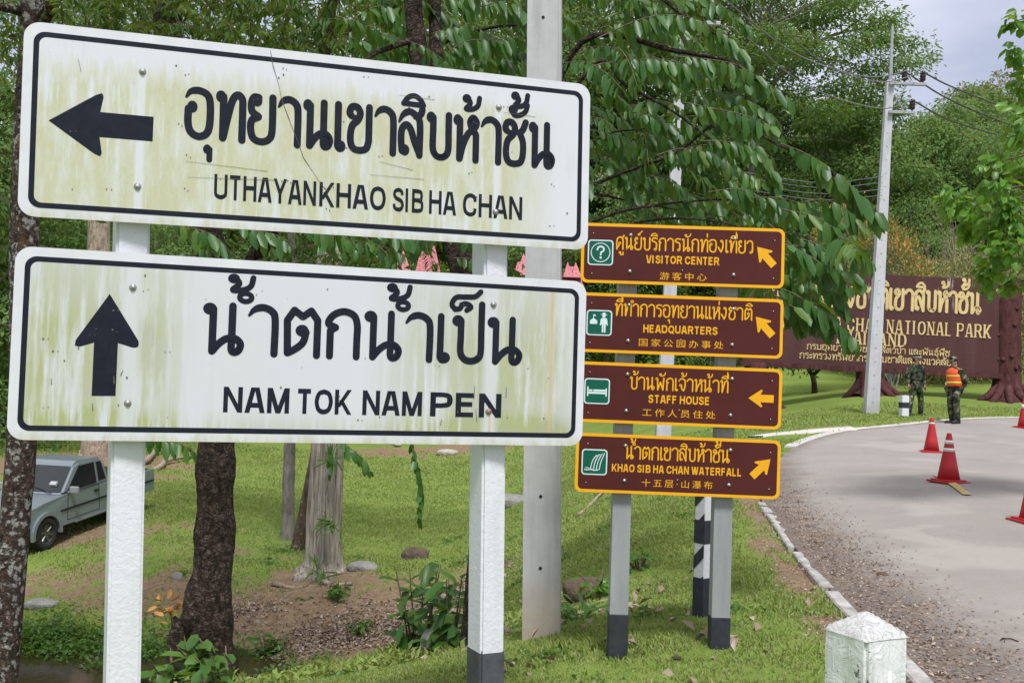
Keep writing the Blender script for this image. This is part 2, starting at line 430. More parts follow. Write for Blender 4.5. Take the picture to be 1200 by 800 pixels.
M['leaf_brown'] = leaf_mat('brownish_leaves', [(0.108, 0.113, 0.070), (0.195, 0.166, 0.101), (0.273, 0.215, 0.127), (0.101, 0.133, 0.066)], 0.6, 0.25, (0.4, 0.36, 0.1), 0.3)
M['leaf_orange'] = leaf_mat('orange_young_leaves', [(0.082, 0.145, 0.032), (0.518, 0.194, 0.082), (0.713, 0.276, 0.130), (0.648, 0.421, 0.114), (0.097, 0.145, 0.032), (0.049, 0.097, 0.029)], 0.5, 0.3, (0.6, 0.35, 0.1), 0.3)
M['leaf_ground'] = leaf_mat('ground_leaves', [(0.03, 0.085, 0.016), (0.06, 0.14, 0.02), (0.09, 0.19, 0.03)], 0.45, 0.3, (0.4, 0.55, 0.05))
M['leaf_dry'] = leaf_mat('dry_leaves', [(0.10, 0.065, 0.048), (0.19, 0.135, 0.105), (0.29, 0.22, 0.175), (0.42, 0.35, 0.29), (0.14, 0.085, 0.07), (0.24, 0.15, 0.09)], 0.7, 0.1, (0.4, 0.28, 0.16), 0.2)
M['grass'] = leaf_mat('grass_blades', [(0.129, 0.199, 0.040), (0.168, 0.260, 0.050), (0.213, 0.314, 0.067), (0.263, 0.330, 0.095), (0.151, 0.230, 0.047), (0.370, 0.336, 0.168), (0.179, 0.269, 0.056)], 0.55, 0.35, (0.52, 0.58, 0.12), 0.3)
M['rock'] = pmat('rock', (0.20, 0.195, 0.18), (0.34, 0.33, 0.31), 6, 0.9, 0.8, 14, bdist=0.05)
M['rock_dark'] = pmat('brown_rock', (0.075, 0.05, 0.035), (0.15, 0.11, 0.08), 6, 0.9, 0.8, 14, bdist=0.05)
M['rock_pale'] = pmat('pale_stone', (0.45, 0.44, 0.40), (0.30, 0.29, 0.26), 6, 0.9, 0.6, 20, bdist=0.02)

# ------------------------------------------------------------------ terrain
_CP = []
for px, py, d in [(725, 780, 6.0), (846, 757, 6.1), (636, 740, 6.9), (1000, 720, 7.3), (1080, 800, 5.6), (893, 590, 14.2), (940, 650, 9.9),
                  (1113, 567, 14.3), (1092, 530, 21), (1118, 497, 26.5), (1072, 488, 29), (1020, 485, 30), (1200, 489, 29), (1020, 462, 36), (1180, 470, 36), (1100, 440, 52),
                  (950, 462, 40), (245, 800, 12.4), (15, 812, 10.5), (545, 765, 9), (455, 782, 10.5), (360, 768, 14.6), (500, 740, 14.9), (430, 672, 17.5), (375, 672, 18), (520, 690, 16.5),
                  (55, 643, 20), (185, 600, 23), (100, 690, 17.2), (200, 690, 17), (600, 590, 28), (485, 650, 20), (300, 520, 45), (560, 530, 42), (5, 500, 42), (5, 455, 75), (250, 488, 70), (450, 500, 60),
                  (685, 695, 9.6), (700, 600, 16), (800, 530, 24), (650, 560, 28), (760, 600, 13), (870, 480, 38), (850, 512, 29), (700, 490, 50), (960, 508, 25.5)]:
    p = at(px, py, d); _CP.append((p.x, p.y, p.z))
_CP += [(0, -4, 0), (-4, -4, -.1), (4, -4, 0), (0, 0, 0), (-2, 2, -.12), (-1.5, 4, -.22), (0, 4.5, -.05), (1.2, 2.4, -.02), (2.6, 3, 0), (-3.2, 6.4, -.75), (-5, 4, -.7), (-8, 6, -1.5), (-6, 8.6, -1.45),
        (7, 3, 0), (8, 8, 0), (12, 12, .1), (14, 20, .35), (20, 24, .6), (-14, 14.5, -2.3), (-9, 13.6, -2.72), (-6.2, 13.7, -2.75), (-4.0, 13.1, -2.7), (-2.5, 12.4, -2.35), (-14, 13.4, -2.72), (-7, 15.6, -2.25), (-3.4, 14.4, -2.6),
        (-22, 20, -1.9), (-25, 40, -.9), (-30, 12, -2.0), (22, 0, 0), (-22, 0, -1), (0, -20, 0), (22, -16, 0), (-22, -16, -.4),
        (20, 40, 2.0), (34, 34, 1.8), (14, 60, 3.6), (34, 62, 4.5), (0, 62, .3), (-30, 70, .2), (44, 20, 1.2), (-44, 40, -.4), (-50, 0, -1), (50, -10, 0)]
_CP = np.array(_CP)
def _tps_k(r2): return np.where(r2 < 1e-12, 0, 0.5 * r2 * np.log(np.maximum(r2, 1e-12)))
def _warp(xy):            # distances are compressed with range so that near detail stays near
    xy = np.asarray(xy, float); r = np.hypot(xy[:, 0], xy[:, 1]); k = np.log1p(r / 6) / np.maximum(r, 1e-6) * 6
    return xy * k[:, None]
_cw = _warp(_CP[:, :2]); _n = len(_CP)
_A = np.zeros((_n + 3, _n + 3))
_A[:_n, :_n] = _tps_k(((_cw[:, None] - _cw[None]) ** 2).sum(-1)) + np.eye(_n) * 0.06
_A[:_n, _n] = 1; _A[:_n, _n + 1:] = _cw; _A[_n, :_n] = 1; _A[_n + 1:, :_n] = _cw.T
_w = np.linalg.solve(_A, np.concatenate([_CP[:, 2], np.zeros(3)]))
def zg(x, y):
    x = np.atleast_1d(np.asarray(x, float)); y = np.atleast_1d(np.asarray(y, float)); out = np.zeros(len(x))
    for a in range(0, len(x), 20000):
        q = _warp(np.stack([x[a:a + 20000], y[a:a + 20000]], 1))
        out[a:a + 20000] = _tps_k(((q[:, None] - _cw[None]) ** 2).sum(-1)) @ _w[:_n] + _w[_n] + q @ _w[_n + 1:]
    r = np.hypot(x, y); out = np.clip(out, -3.0, 5.0)
    f = np.clip((r - 46) / 22, 0, 1); f = f * f * (3 - 2 * f)
    far = np.where(y > 0, np.interp(y + np.abs(x) * .25, [46, 62, 80, 110, 160, 230, 420], [1.2, 1.5, 5.0, 12, 26, 36, 38]) + np.clip(x, -30, 30) * .085, 0)
    far = np.where(y > 0, far * np.clip(y / 40, 0, 1), 0.0)
    return out * (1 - f) + far * f
def gz(x, y): return float(zg(x, y)[0])
def gnd(px, py, lo=2.0, hi=90.0):
    """where a surveyed sight line meets the ground"""
    r = ray(px, py); ds = np.concatenate([np.arange(lo, 16, .04), np.arange(16, hi, .1)])
    h = CAM_Z + r.z * ds - zg(r.x * ds, ds)
    k = np.argmax(h <= 0)
    d = ds[k] if h[k] <= 0 else hi
    return Vector((r.x * d, d, gz(r.x * d, d)))
def on(px, d):
    """ground point d metres ahead in the column px"""
    x = ray(px, 450).x * d
    return Vector((x, d, gz(x, d)))

# road outline in plan: the outer (left) edge first straight on, then bending away to the right
_k = [gnd(1085, 806), gnd(1000, 722), gnd(950, 665), gnd(917, 622), gnd(893, 590)]
_dirv = (_k[0] - _k[2]); _dirv.z = 0; _dirv.normalize()
_edge = [_k[0] + _dirv * 34, _k[0] + _dirv * 12, _k[0] + _dirv * 4, _k[0], _k[1], _k[2], _k[3], _k[4], gnd(897, 562), gnd(911, 541), gnd(938, 521), gnd(985, 506.5), gnd(1060, 498.5), gnd(1200, 489.5)]
_e = _edge[-1]; _edge += [Vector((_e.x + 9, _e.y + 2.5, 0)), Vector((_e.x + 24, _e.y + 4, 0)), Vector((_e.x + 50, _e.y + 2, 0))]
EDGE = np.array(catmull([(p.x, p.y) for p in _edge], 14))
def _nrm(P):
    t = np.gradient(P, axis=0); t /= np.linalg.norm(t, axis=1)[:, None]; return np.stack([t[:, 1], -t[:, 0]], 1), t
ENR, ETG = _nrm(EDGE)
ROADW = 7.2
from_edge_cache = {}
def edge_dist(x, y):
    """signed distance to the road's outer edge, positive on the road's side"""
    P = np.stack([np.atleast_1d(x), np.atleast_1d(y)], 1).astype(float); out = np.zeros(len(P))
    for a in range(0, len(P), 8000):
        q = P[a:a + 8000]; d2 = ((q[:, None] - EDGE[None]) ** 2).sum(-1); i = d2.argmin(1)
        dv = q - EDGE[i]; perp = (dv * ENR[i]).sum(1)
        out[a:a + 8000] = np.sign(perp) * np.sqrt(d2[np.arange(len(q)), i])
    return out

# ---- masks of what the ground is made of (bare earth under trees and on the stream bank)
_DIRT = []       # (x, y, rx, ry, strength)
for px, d, rx, ry, s in [(410, 15.6, 1.9, 1.4, 1.3), (330, 16.2, 1.6, 1.4, 1.0), (490, 15.8, 1.3, 1.2, 1.1), (245, 13.5, 1.2, 1.0, .7), (120, 17.4, 2.4, 1.5, .66), (30, 17.0, 1.8, 1.3, .7), (210, 17.0, 1.8, 1.2, .66), (300, 17.2, 1.8, 1.1, .68), (450, 17.4, 1.8, .9, .62), (540, 17.6, 1.4, .9, .6), (300, 19.5, 2.0, .8, .42), (160, 19.3, 2.0, .8, .42),
                         (90, 21.2, 2.4, 1.3, .8), (220, 21.5, 1.3, .7, .55), (120, 33, 4.0, 2.5, .9), (500, 44, 5, 2.2, .8), (560, 42, 4, 2, .6), (170, 30, 3, 1.5, .6), (375, 17.8, 1.0, .7, .9), (0, 30, 3, 3, .7),
                         (690, 9.2, .35, .35, .6), (640, 7.0, .5, .3, .5), (548, 9.0, .6, .5, .8), (560, 16.4, .9, .8, .8), (20, 11, 1.2, 1.2, .8), (1020, 36, 1.4, .8, .5), (1180, 35.5, 1.5, .8, .5), (960, 27, 1.5, .6, .5)]:
    p = on(px, d); _DIRT.append((p.x, p.y, rx, ry, s))
def dirt(x, y):
    x = np.atleast_1d(x); y = np.atleast_1d(y); m = np.zeros(len(x))
    for a, b, rx, ry, s in _DIRT: m = np.maximum(m, s * np.exp(-(((x - a) / rx) ** 2 + ((y - b) / ry) ** 2)))
    P = np.stack([x, y, np.zeros(len(x))], 1)
    m = m + (0.34 * fbm(P * 1.1, 4) + .34 * fbm(P * 3.6 + 9, 4)) * np.clip(m * 4 + .35, 0, 1)
    e = edge_dist(x, y)                                             # worn strip along the kerb
    k = np.clip(1 - np.abs(e + .20) / .42, 0, 1) * (y < 16) * (y > 3)
    m = np.maximum(m, k * (0.75 + .8 * fbm(P * 2.3 + 4, 3)))
    return np.clip(m, 0, 1)

def build_ground():
    # polar grid, fine in front of the camera
    rr = np.concatenate([np.geomspace(0.5, 34, 330), np.geomspace(34.4, 420, 130)])
    aa = np.concatenate([np.linspace(-180, -40, 40, endpoint=False), np.linspace(-40, 40, 460, endpoint=False), np.linspace(40, 180, 40, endpoint=False)])
    Rr, Aa = np.meshgrid(rr, np.radians(aa), indexing='ij')
    x = (Rr * np.sin(Aa)).ravel(); y = (Rr * np.cos(Aa)).ravel(); r = Rr.ravel()
    z = zg(x, y)
    e = edge_dist(x, y); P = np.stack([x, y, 0 * x], 1)
    off = np.clip((-e - .1) / .5, 0, 1)
    dm = dirt(x, y)
    z = z + off * np.clip(1 - r / 60, 0, 1) * (0.035 * fbm(P * 1.6) + 0.02 * fbm(P * 6, 3) * (1 + dm)) + off * 0.01
    road = (e > 0.03) & (e < ROADW - .05)
    z = np.where(road, z - 0.07, z)
    k = np.clip(1 - np.abs(e + .02) / .22, 0, 1) * (y < 14.6) * (y > 2) * (e < .02)       # the bank drops a little outside the kerb
    z = z - 0.05 * k
    nr, na = len(rr), len(aa)
    i = np.arange(nr - 1)[:, None] * na + np.arange(na)[None]; j = np.arange(nr - 1)[:, None] * na + (np.arange(na)[None] + 1) % na
    Q = np.stack([i, j, j + na, i + na], -1).reshape(-1, 4)
    V = np.stack([x, y, z], 1)
    c = len(V); V = np.vstack([V, [[0, 0, gz(0, 0)]]])
    T = np.stack([np.arange(na), np.full(na, c), (np.arange(na) + 1) % na], 1)[:, ::-1]
    dm = np.concatenate([dm, [0]])
    g = N('grass_ground')
    d = g.attr('dirt')
    n1 = g.noise(0.55, 4); n2 = g.noise(9, 6, 0.7); n3 = g.noise(60, 4, 0.7)
    green = g.ramp(g.math('ADD', g.math('MULTIPLY', n1, .55), g.math('MULTIPLY', n2, .5)), [(0.36, (0.155, 0.225, 0.048)), (0.52, (0.225, 0.315, 0.060)), (0.66, (0.28, 0.355, 0.085)), (0.8, (0.29, 0.285, 0.12))])
    green = g.mix(g.math('MULTIPLY', n3, .8), green, (0.075, 0.105, 0.03))
    soil = g.ramp(g.math('ADD', g.math('MULTIPLY', n2, .6), g.math('MULTIPLY', n3, .45)), [(0.32, (0.095, 0.062, 0.040)), (0.52, (0.225, 0.158, 0.098)), (0.72, (0.36, 0.270, 0.180))])
    f = g.math('ADD', d, g.math('MULTIPLY', g.math('SUBTRACT', n2, .5), .7))
    f = g.ramp(f, [(0.34, 0.0), (0.62, 1.0)])
    f2 = g.math('MAXIMUM', f, g.math('MULTIPLY', g.ramp(g.noise(2.2, 6, .7), [(0.56, 0.0), (0.70, 1.0)]), .6))
    g.set(g.mix(f2, green, soil), 0.95, spec=0.1)
    g.bump(g.math('ADD', n2, g.math('MULTIPLY', n3, .6)), 0.7, 0.03)
    o = np_mesh('ground', V, T, Q, g.m, attr={'dirt': dm}, smooth=True)
    return tag(o, kind='structure')
build_ground()

def build_road():
    S = [0.0, .12, .25, .45, .7, 1.0, 1.5, 2.2, 3.0, 3.6, 4.4, 5.4, 6.4, ROADW]
    nE = len(EDGE); V = []; E_ = []
    for s in S:
        P = EDGE + ENR * s
        zz = zg(P[:, 0], P[:, 1]) + .012 + .03 * min(s / 2, 1) * 0
        V.append(np.stack([P[:, 0], P[:, 1], zz], 1)); E_.append(np.full(nE, s))
    V = np.concatenate(V); E_ = np.concatenate(E_)
    Q = [(a * nE + i, (a + 1) * nE + i, (a + 1) * nE + i + 1, a * nE + i + 1) for a in range(len(S) - 1) for i in range(nE - 1)]
    g = N('worn_asphalt')
    s = g.attr('edge')
    n1 = g.noise(.8, 5); n2 = g.noise(26, 6, .7); n3 = g.noise(170, 3, .6)
    a = g.ramp(g.math('ADD', g.math('MULTIPLY', n1, .6), g.math('MULTIPLY', n2, .4)), [(0.35, (0.275, 0.248, 0.228)), (0.65, (0.375, 0.342, 0.316))])
    a = g.mix(g.math('MULTIPLY', n3, .6), a, (0.23, 0.21, 0.195))
    patch = g.ramp(g.noise(.33, 3), [(0.58, 0.0), (0.62, 0.35)])
    a = g.mix(patch, a, (0.43, 0.40, 0.37))
    a = g.mix(g.math('MULTIPLY', g.ramp(g.vor(2.6, g.mapped((1, 1, 1)), 'DISTANCE_TO_EDGE'), [(0.006, 1.0), (0.018, 0.0)]), g.ramp(g.noise(.5, 4), [(.52, 0.0), (.66, .28)])), a, (.11, .10, .095))
    a = g.mix(g.ramp(g.vor(90), [(.10, .5), (.22, 0.0)]), a, (.16, .15, .145))
    a = g.mix(g.ramp(g.math('MULTIPLY', g.noise(1, 5, .6, g.mapped((.9, .22, 1))), 1.0), [(.50, 0.0), (.75, .45)]), a, (.24, .212, .188))
    yy = g.sep()['Y']
    lim = g.math('MULTIPLY', g.ramp(g.math('MULTIPLY', yy, .05), [(0.0, 0.52), (0.30, 0.39), (0.62, 0.22), (0.85, 0.25), (1.1, 0.06)]), 2.0)
    k = g.math('SUBTRACT', lim, g.math('ADD', s, g.math('MULTIPLY', g.math('SUBTRACT', g.noise(2.4, 6, .7), .5), 1.1)))
    k = g.ramp(g.math('ADD', g.math('MULTIPLY', k, 1.2), .5), [(0.15, 0.0), (0.55, 0.55), (0.9, 1.0)])
    debris = g.ramp(g.math('ADD', g.math('MULTIPLY', n2, .7), g.math('MULTIPLY', n3, .4)), [(0.38, (0.065, 0.052, 0.046)), (0.55, (0.150, 0.122, 0.106)), (0.72, (0.32, 0.275, 0.24))])
    ochre = g.ramp(g.noise(1.7, 4), [(0.50, 0.0), (0.75, 0.35)])
    debris = g.mix(ochre, debris, (0.27, 0.17, 0.09))
    g.set(g.mix(k, a, debris), 0.9, spec=0.2)
    g.bump(g.math('ADD', g.math('MULTIPLY', n2, g.math('ADD', g.math('MULTIPLY', k, 2.0), .3)), n3), .35, .015)
    return tag(np_mesh('road', V, None, Q, g.m, attr={'edge': E_}, smooth=True), kind='structure')
build_road()

# the kerb: broken lengths of pale concrete along the near side, a low strip round the outside of the bend
M['kerb'] = pmat('kerb_concrete', (0.24, 0.22, 0.20), (0.50, 0.485, 0.47), 9, .85, .5, 30, bdist=.01)
M['kerb_far'] = pmat('pale_edge_strip', (0.42, 0.40, 0.385), (0.58, 0.56, 0.54), 5, .85)
_arc = np.concatenate([[0], np.cumsum(np.linalg.norm(np.diff(EDGE, axis=0), axis=1))])
def edge_pt(s):
    P = np.array([np.interp(s, _arc, EDGE[:, 0]), np.interp(s, _arc, EDGE[:, 1])]); n = np.array([np.interp(s, _arc, ENR[:, 0]), np.interp(s, _arc, ENR[:, 1])]); return P, n / np.linalg.norm(n)
def arc_of(p): return _arc[((EDGE - np.array([p.x, p.y])) ** 2).sum(1).argmin()]
def strip(name, s0, s1, a, b, h, m, jit=0.0, chamfer=.012):
    ss = np.arange(s0, s1 + .01, min(.25, (s1 - s0) / 3)); V = []; F = []
    for s in ss:
        P, n = edge_pt(s)
        q = [(a, -.12), (a, h - chamfer), (a + chamfer, h), (b - chamfer, h), (b, h - chamfer), (b, -.12)]
        for o, z in q:
            X = P + n * o; w = jit * vnoise(np.array([[X[0] * 5, X[1] * 5, z * 9]]))[0]
            V.append((X[0] + w, X[1], gz(*P) + z + w * .5))
    for i in range(len(ss) - 1):
        for k in range(5): F.append((i * 6 + k, (i + 1) * 6 + k, (i + 1) * 6 + k + 1, i * 6 + k + 1))
    F.append(tuple(range(6))); F.append(tuple(range((len(ss) - 1) * 6 + 5, (len(ss) - 1) * 6 - 1, -1)))
    return MB().add(V, F).build(name, m)
_s1 = arc_of(_k[4]); _s = _s1
_segs = [.5, 1.0, 2.4, 2.0, 1.9, 2.1, 2.0, 2.0, 2.0, 2.0, 2.0]
kp = None
for i, L in enumerate(_segs):
    o = strip('kerb', _s - L, _s - .014, -.055 + random.uniform(-.006, .006), .055 + random.uniform(-.006, .006), .018 + random.uniform(-.006, .006), M['kerb'], .004)
    tag(o, kind='structure'); _s -= L
_sf = arc_of(gnd(930, 525))
o = strip('kerb', _sf, arc_of(gnd(1200, 489.5)) + 20, -.22, .02, .03, M['kerb_far'], .01); tag(o, kind='structure')

# footpath branching off behind the brown signs, and one far on the left
M['path'] = pmat('pale_path', (0.52, 0.48, 0.45), (0.60, 0.57, 0.54), 3, .9, .2, 30)
M['path_earth'] = pmat('earth_path', (0.44, 0.33, 0.28), (0.52, 0.42, 0.36), 2, .95, .3, 20)
def path(name, pts, w, m, lift=.03):
    C = np.array(catmull([(p.x, p.y) for p in pts], 10)); n, t = _nrm(C); V = []; F = []
    for s, dz in ((-.5, -.12), (-.5, 0), (-.17, 0), (.17, 0), (.5, 0), (.5, -.12)):
        P = C + n * w * s; V.append(np.stack([P[:, 0], P[:, 1], zg(P[:, 0], P[:, 1]) + lift + dz], 1))
    V = np.concatenate(V); k = len(C)
    F = [(a * k + i, (a + 1) * k + i, (a + 1) * k + i + 1, a * k + i + 1) for a in range(5) for i in range(k - 1)]
    return tag(np_mesh(name, V, None, F, m), kind='structure')
path('path', [gnd(1000, 503.2), gnd(960, 505.5), gnd(925, 508.5), gnd(902, 510.5), gnd(885, 513)], .8, M['path'], .05)
path('path', [on(-200, 42), on(-40, 42), on(20, 42.5), on(60, 43)], 2.2, M['path_earth'], .07)

# yellow centre line, worn
def yellow_line():
    m = N('worn_yellow_line'); f = m.ramp(m.noise(20, 5, .7), [(0.35, 0.0), (0.55, 1.0)])
    m.set(m.mix(f, (0.30, 0.27, 0.235), (0.50, 0.34, 0.09)), .9); V = []; F = []
    a, b = gnd(1132, 580), gnd(1113, 566)
    d = (b - a); d.z = 0; L = d.length; d.normalize(); n = Vector((d.y, -d.x, 0))
    for t in np.linspace(-.1, L + 1.2, 12):
        for s in (-.055, .055):
            p = a + d * t + n * s; V.append((p.x, p.y, gz(p.x, p.y) + .022))
    F = [(2 * i, 2 * i + 1, 2 * i + 3, 2 * i + 2) for i in range(11)]
    return tag(MB().add(V, F).build('road_marking', m.m), kind='structure')
yellow_line()

# stream
def build_stream():
    g = N('stream_water'); g.set((0.035, 0.026, 0.014), 0.08, spec=.5); g.bump(g.noise(7, 4), .15, .01)
    V = [(-20, 11.2, -2.46), (3, 11.2, -2.46), (3, 16, -2.46), (-20, 16, -2.46)]
    return tag(MB().add(V, [(0, 1, 2, 3)]).build('stream', g.m), kind='structure')
build_stream()

# ------------------------------------------------------------------ lettering
# Thai letters as pen strokes on a unit body height: (advance, [ops]); ops: S smooth stroke, P straight stroke, D head, O ring
TH = {
 'อ': (.52, [('S', (.035, .80), (.11, .91), (.25, .94), (.39, .87), (.44, .70), (.44, .32), (.39, .13), (.26, .06), (.13, .13), (.075, .30), (.075, .58)), ('D', .14, .62)]),
 'ท': (.55, [('D', .10, .87), ('P', (.145, .87), (.145, .07)), ('S', (.15, .08), (.23, .52), (.30, .82), (.385, .93), (.465, .85), (.475, .65), (.475, .06))]),
 'ย': (.52, [('D', .175, .86), ('S', (.20, .92), (.12, .92), (.075, .80), (.09, .64), (.20, .55)), ('S', (.20, .54), (.09, .47), (.07, .30), (.12, .12), (.255, .06), (.39, .12), (.445, .30), (.445, .94))]),
 'า': (.45, [('S', (.035, .78), (.10, .89), (.21, .94), (.33, .87), (.375, .70), (.375, .06))]),
 'น': (.57, [('D', .10, .87), ('P', (.145, .87), (.145, .07)), ('S', (.15, .08), (.23, .22), (.33, .32), (.44, .32), (.505, .22), (.48, .10), (.425, .065), (.39, .12), (.39, .32)), ('P', (.39, .32), (.39, .94))]),
 'เ': (.23, [('P', (.08, .94), (.08, .16)), ('S', (.08, .25), (.08, .12), (.12, .06), (.155, .10)), ('D', .14, .11)]),
 'ข': (.50, [('S', (.19, .74), (.12, .72), (.06, .80), (.10, .92), (.20, .92), (.255, .80), (.21, .66), (.12, .56), (.085, .42), (.085, .22), (.14, .09), (.25, .06), (.37, .10), (.42, .25)), ('P', (.42, .25), (.42, .94))]),
 'ส': (.54, [('D', .15, .15), ('S', (.095, .13), (.075, .38), (.09, .57), (.17, .67), (.255, .58), (.33, .34), (.43, .08)), ('S', (.035, .72), (.11, .87), (.23, .94), (.36, .86), (.43, .70), (.43, .06)), ('S', (.35, .85), (.44, .90), (.47, 1.0))]),
 'ล': (.54, [('D', .15, .15), ('S', (.095, .13), (.075, .38), (.09, .57), (.17, .67), (.255, .58), (.33, .34), (.43, .08)), ('S', (.035, .72), (.11, .87), (.23, .94), (.36, .86), (.43, .70), (.43, .06))]),
 'บ': (.52, [('D', .10, .87), ('S', (.145, .87), (.145, .55), (.145, .24), (.20, .10), (.30, .06), (.40, .11), (.445, .24), (.445, .55), (.445, .94))]),
 'ป': (.52, [('D', .10, .87), ('S', (.145, .87), (.145, .55), (.145, .24), (.20, .10), (.30, .06), (.40, .11), (.445, .24), (.445, .70), (.445, 1.22))]),
 'ห': (.54, [('D', .10, .87), ('P', (.145, .87), (.145, .07)), ('S', (.15, .08), (.21, .36), (.31, .60), (.43, .72), (.475, .84), (.41, .94), (.345, .85), (.38, .72), (.46, .60)), ('P', (.465, .58), (.465, .06))]),
 'ช': (.52, [('S', (.19, .74), (.12, .72), (.06, .80), (.10, .92), (.20, .92), (.255, .80), (.21, .66), (.12, .56), (.085, .42), (.085, .22), (.14, .09), (.25, .06), (.37, .10), (.42, .25), (.42, .52), (.36, .70)), ('S', (.35, .71), (.42, .80), (.47, .95))]),
 'ต': (.57, [('P', (.10, .10), (.085, .72), (.175, .92), (.29, .80), (.40, .92), (.49, .74), (.49, .06)), ('S', (.10, .09), (.20, .17), (.30, .30), (.34, .50)), ('D', .285, .53)]),
 'ก': (.54, [('P', (.095, .06), (.095, .56), (.165, .62)), ('S', (.165, .62), (.065, .70), (.13, .86), (.27, .94), (.41, .87), (.46, .68), (.46, .40), (.46, .06))]),
 'ศ': (.54, [('S', (.09, .06), (.075, .58), (.13, .84), (.27, .94), (.40, .86), (.45, .68), (.45, .40), (.45, .06)), ('D', .25, .50), ('S', (.25, .46), (.18, .30), (.09, .12)), ('S', (.36, .88), (.45, .94), (.50, 1.06))]),
 'ด': (.54, [('S', (.09, .06), (.075, .58), (.13, .84), (.27, .94), (.40, .86), (.45, .68), (.45, .40), (.45, .06)), ('D', .25, .50), ('S', (.25, .46), (.18, .30), (.09, .12))]),
 'ร': (.43, [('D', .26, .13), ('S', (.32, .12), (.335, .35), (.325, .55), (.24, .66), (.10, .70)), ('S', (.10, .70), (.06, .80), (.13, .91), (.25, .93), (.36, .90))]),
 'ง': (.46, [('D', .25, .86), ('S', (.31, .88), (.34, .62), (.31, .32), (.23, .08)), ('P', (.23, .08), (.06, .42))]),
 'ว': (.45, [('S', (.05, .76), (.12, .90), (.24, .94), (.35, .85), (.375, .62), (.375, .30), (.36, .12)), ('D', .29, .12)]),
 'จ': (.50, [('S', (.05, .76), (.12, .90), (.25, .94), (.38, .85), (.42, .62), (.40, .30), (.33, .07)), ('S', (.33, .07), (.23, .20), (.20, .42)), ('D', .15, .46)]),
 'พ': (.62, [('D', .10, .87), ('P', (.145, .87), (.17, .07), (.325, .62), (.48, .07), (.52, .94))]),
 'ม': (.57, [('D', .10, .87), ('P', (.155, .87), (.155, .20)), ('D', .12, .13), ('P', (.17, .14), (.46, .12)), ('P', (.465, .94), (.465, .07))]),
 'ธ': (.48, [('S', (.40, .88), (.30, .93), (.15, .92), (.075, .82), (.13, .70), (.33, .63), (.41, .50), (.41, .24), (.35, .09), (.23, .06), (.11, .12), (.085, .34)), ('D', .14, .38)]),
 'ะ': (.34, [('D', .10, .66), ('S', (.10, .60), (.20, .60), (.29, .78)), ('D', .10, .24), ('S', (.10, .18), (.20, .18), (.29, .36))]),
 ' ': (.30, []),
}
TH['แ'] = (.44, TH['เ'][1] + [tuple([o[0]] + [((p[0] + .215, p[1]) if isinstance(p, tuple) else (p + .215 if i == 0 else p)) for i, p in enumerate(o[1:])]) for o in TH['เ'][1]])
# marks stand over or under the letter before them, x measured back from its right side
MK = {
 'ิ': [('S', (-.43, 1.10), (-.34, 1.23), (-.22, 1.27), (-.11, 1.20), (-.05, 1.09)), ('P', (-.05, 1.09), (-.43, 1.10))],
 'ี': [('S', (-.43, 1.10), (-.34, 1.23), (-.22, 1.27), (-.11, 1.20), (-.05, 1.09)), ('P', (-.05, 1.09), (-.43, 1.10)), ('P', (-.06, 1.10), (-.06, 1.38))],
 'ื': [('S', (-.43, 1.10), (-.34, 1.23), (-.22, 1.27), (-.11, 1.20), (-.05, 1.09)), ('P', (-.05, 1.09), (-.43, 1.10)), ('P', (-.06, 1.10), (-.06, 1.38)), ('P', (-.17, 1.2), (-.17, 1.38))],
 'ั': [('O', -.31, 1.20, .05), ('S', (-.33, 1.15), (-.27, 1.08), (-.16, 1.10), (-.06, 1.18), (-.02, 1.32))],
 '็': [('S', (-.37, 1.10), (-.42, 1.20), (-.36, 1.34), (-.22, 1.36), (-.08, 1.38), (.0, 1.48)), ('S', (-.37, 1.10), (-.30, 1.12), (-.27, 1.20), (-.20, 1.22), (-.14, 1.16), (-.20, 1.09))],
 '์': [('O', -.21, 1.16, .055), ('S', (-.19, 1.21), (-.13, 1.30), (-.02, 1.40))],
 '่': [('P', (-.10, 1.12), (-.10, 1.36))],
 '้': [('O', -.27, 1.33, .042), ('S', (-.23, 1.32), (-.20, 1.23), (-.28, 1.115), (-.15, 1.12), (-.05, 1.20), (-.02, 1.36))],
 'ํ': [('O', -.02, 1.115, .078)],
 'ุ': [('D', -.11, -.17), ('P', (-.07, -.17), (-.07, -.37))],
 'ู': [('D', -.26, -.17), ('P', (-.22, -.17), (-.22, -.33), (-.07, -.33), (-.07, -.14))],
}
def thai_ops(text):
    """-> list of (op, points…) in unit coordinates, and the total advance"""
    text = text.replace('ำ', 'ํ\u0001')
    out = []; x = 0.0; up = 0.0; tall = 0.0
    chars = list(text); i = 0
    # tone marks typed before nikhahit go above it
    for k in range(len(chars) - 1):
        if chars[k] in '่้' and chars[k + 1] == 'ํ': chars[k], chars[k + 1] = chars[k + 1], chars[k]
    for ch in chars:
        if ch in MK:
            dy = 0.0; dx = -tall
            if ch in '่้์':
                dy = up
                if up > .3: dx, dy = dx + .09, .135
                elif up: dy = .165
            for o in MK[ch]:
                if o[0] in 'SP': out.append((o[0], [(x + dx + p[0], p[1] + dy) for p in o[1:]], .78))
                elif o[0] == 'D': out.append(('D', [(x + dx + o[1], o[2] + dy)], .8))
                else: out.append(('O', [(x + dx + o[1], o[2] + dy)], o[3]))
            if ch in 'ิีืั็': up = .30
            if ch == 'ํ': up = .31
        else:
            adv, ops = TH['า' if ch == '\u0001' else ch]
            for o in ops:
                if o[0] in 'SP': out.append((o[0], [(x + p[0], p[1]) for p in o[1:]], 1.0))
                elif o[0] == 'D': out.append(('D', [(x + o[1], o[2])], 1.0))
            x += adv
            if ch != '\u0001': up = 0.0
            tall = .10 if ch == 'ป' else 0.0
    return out, x

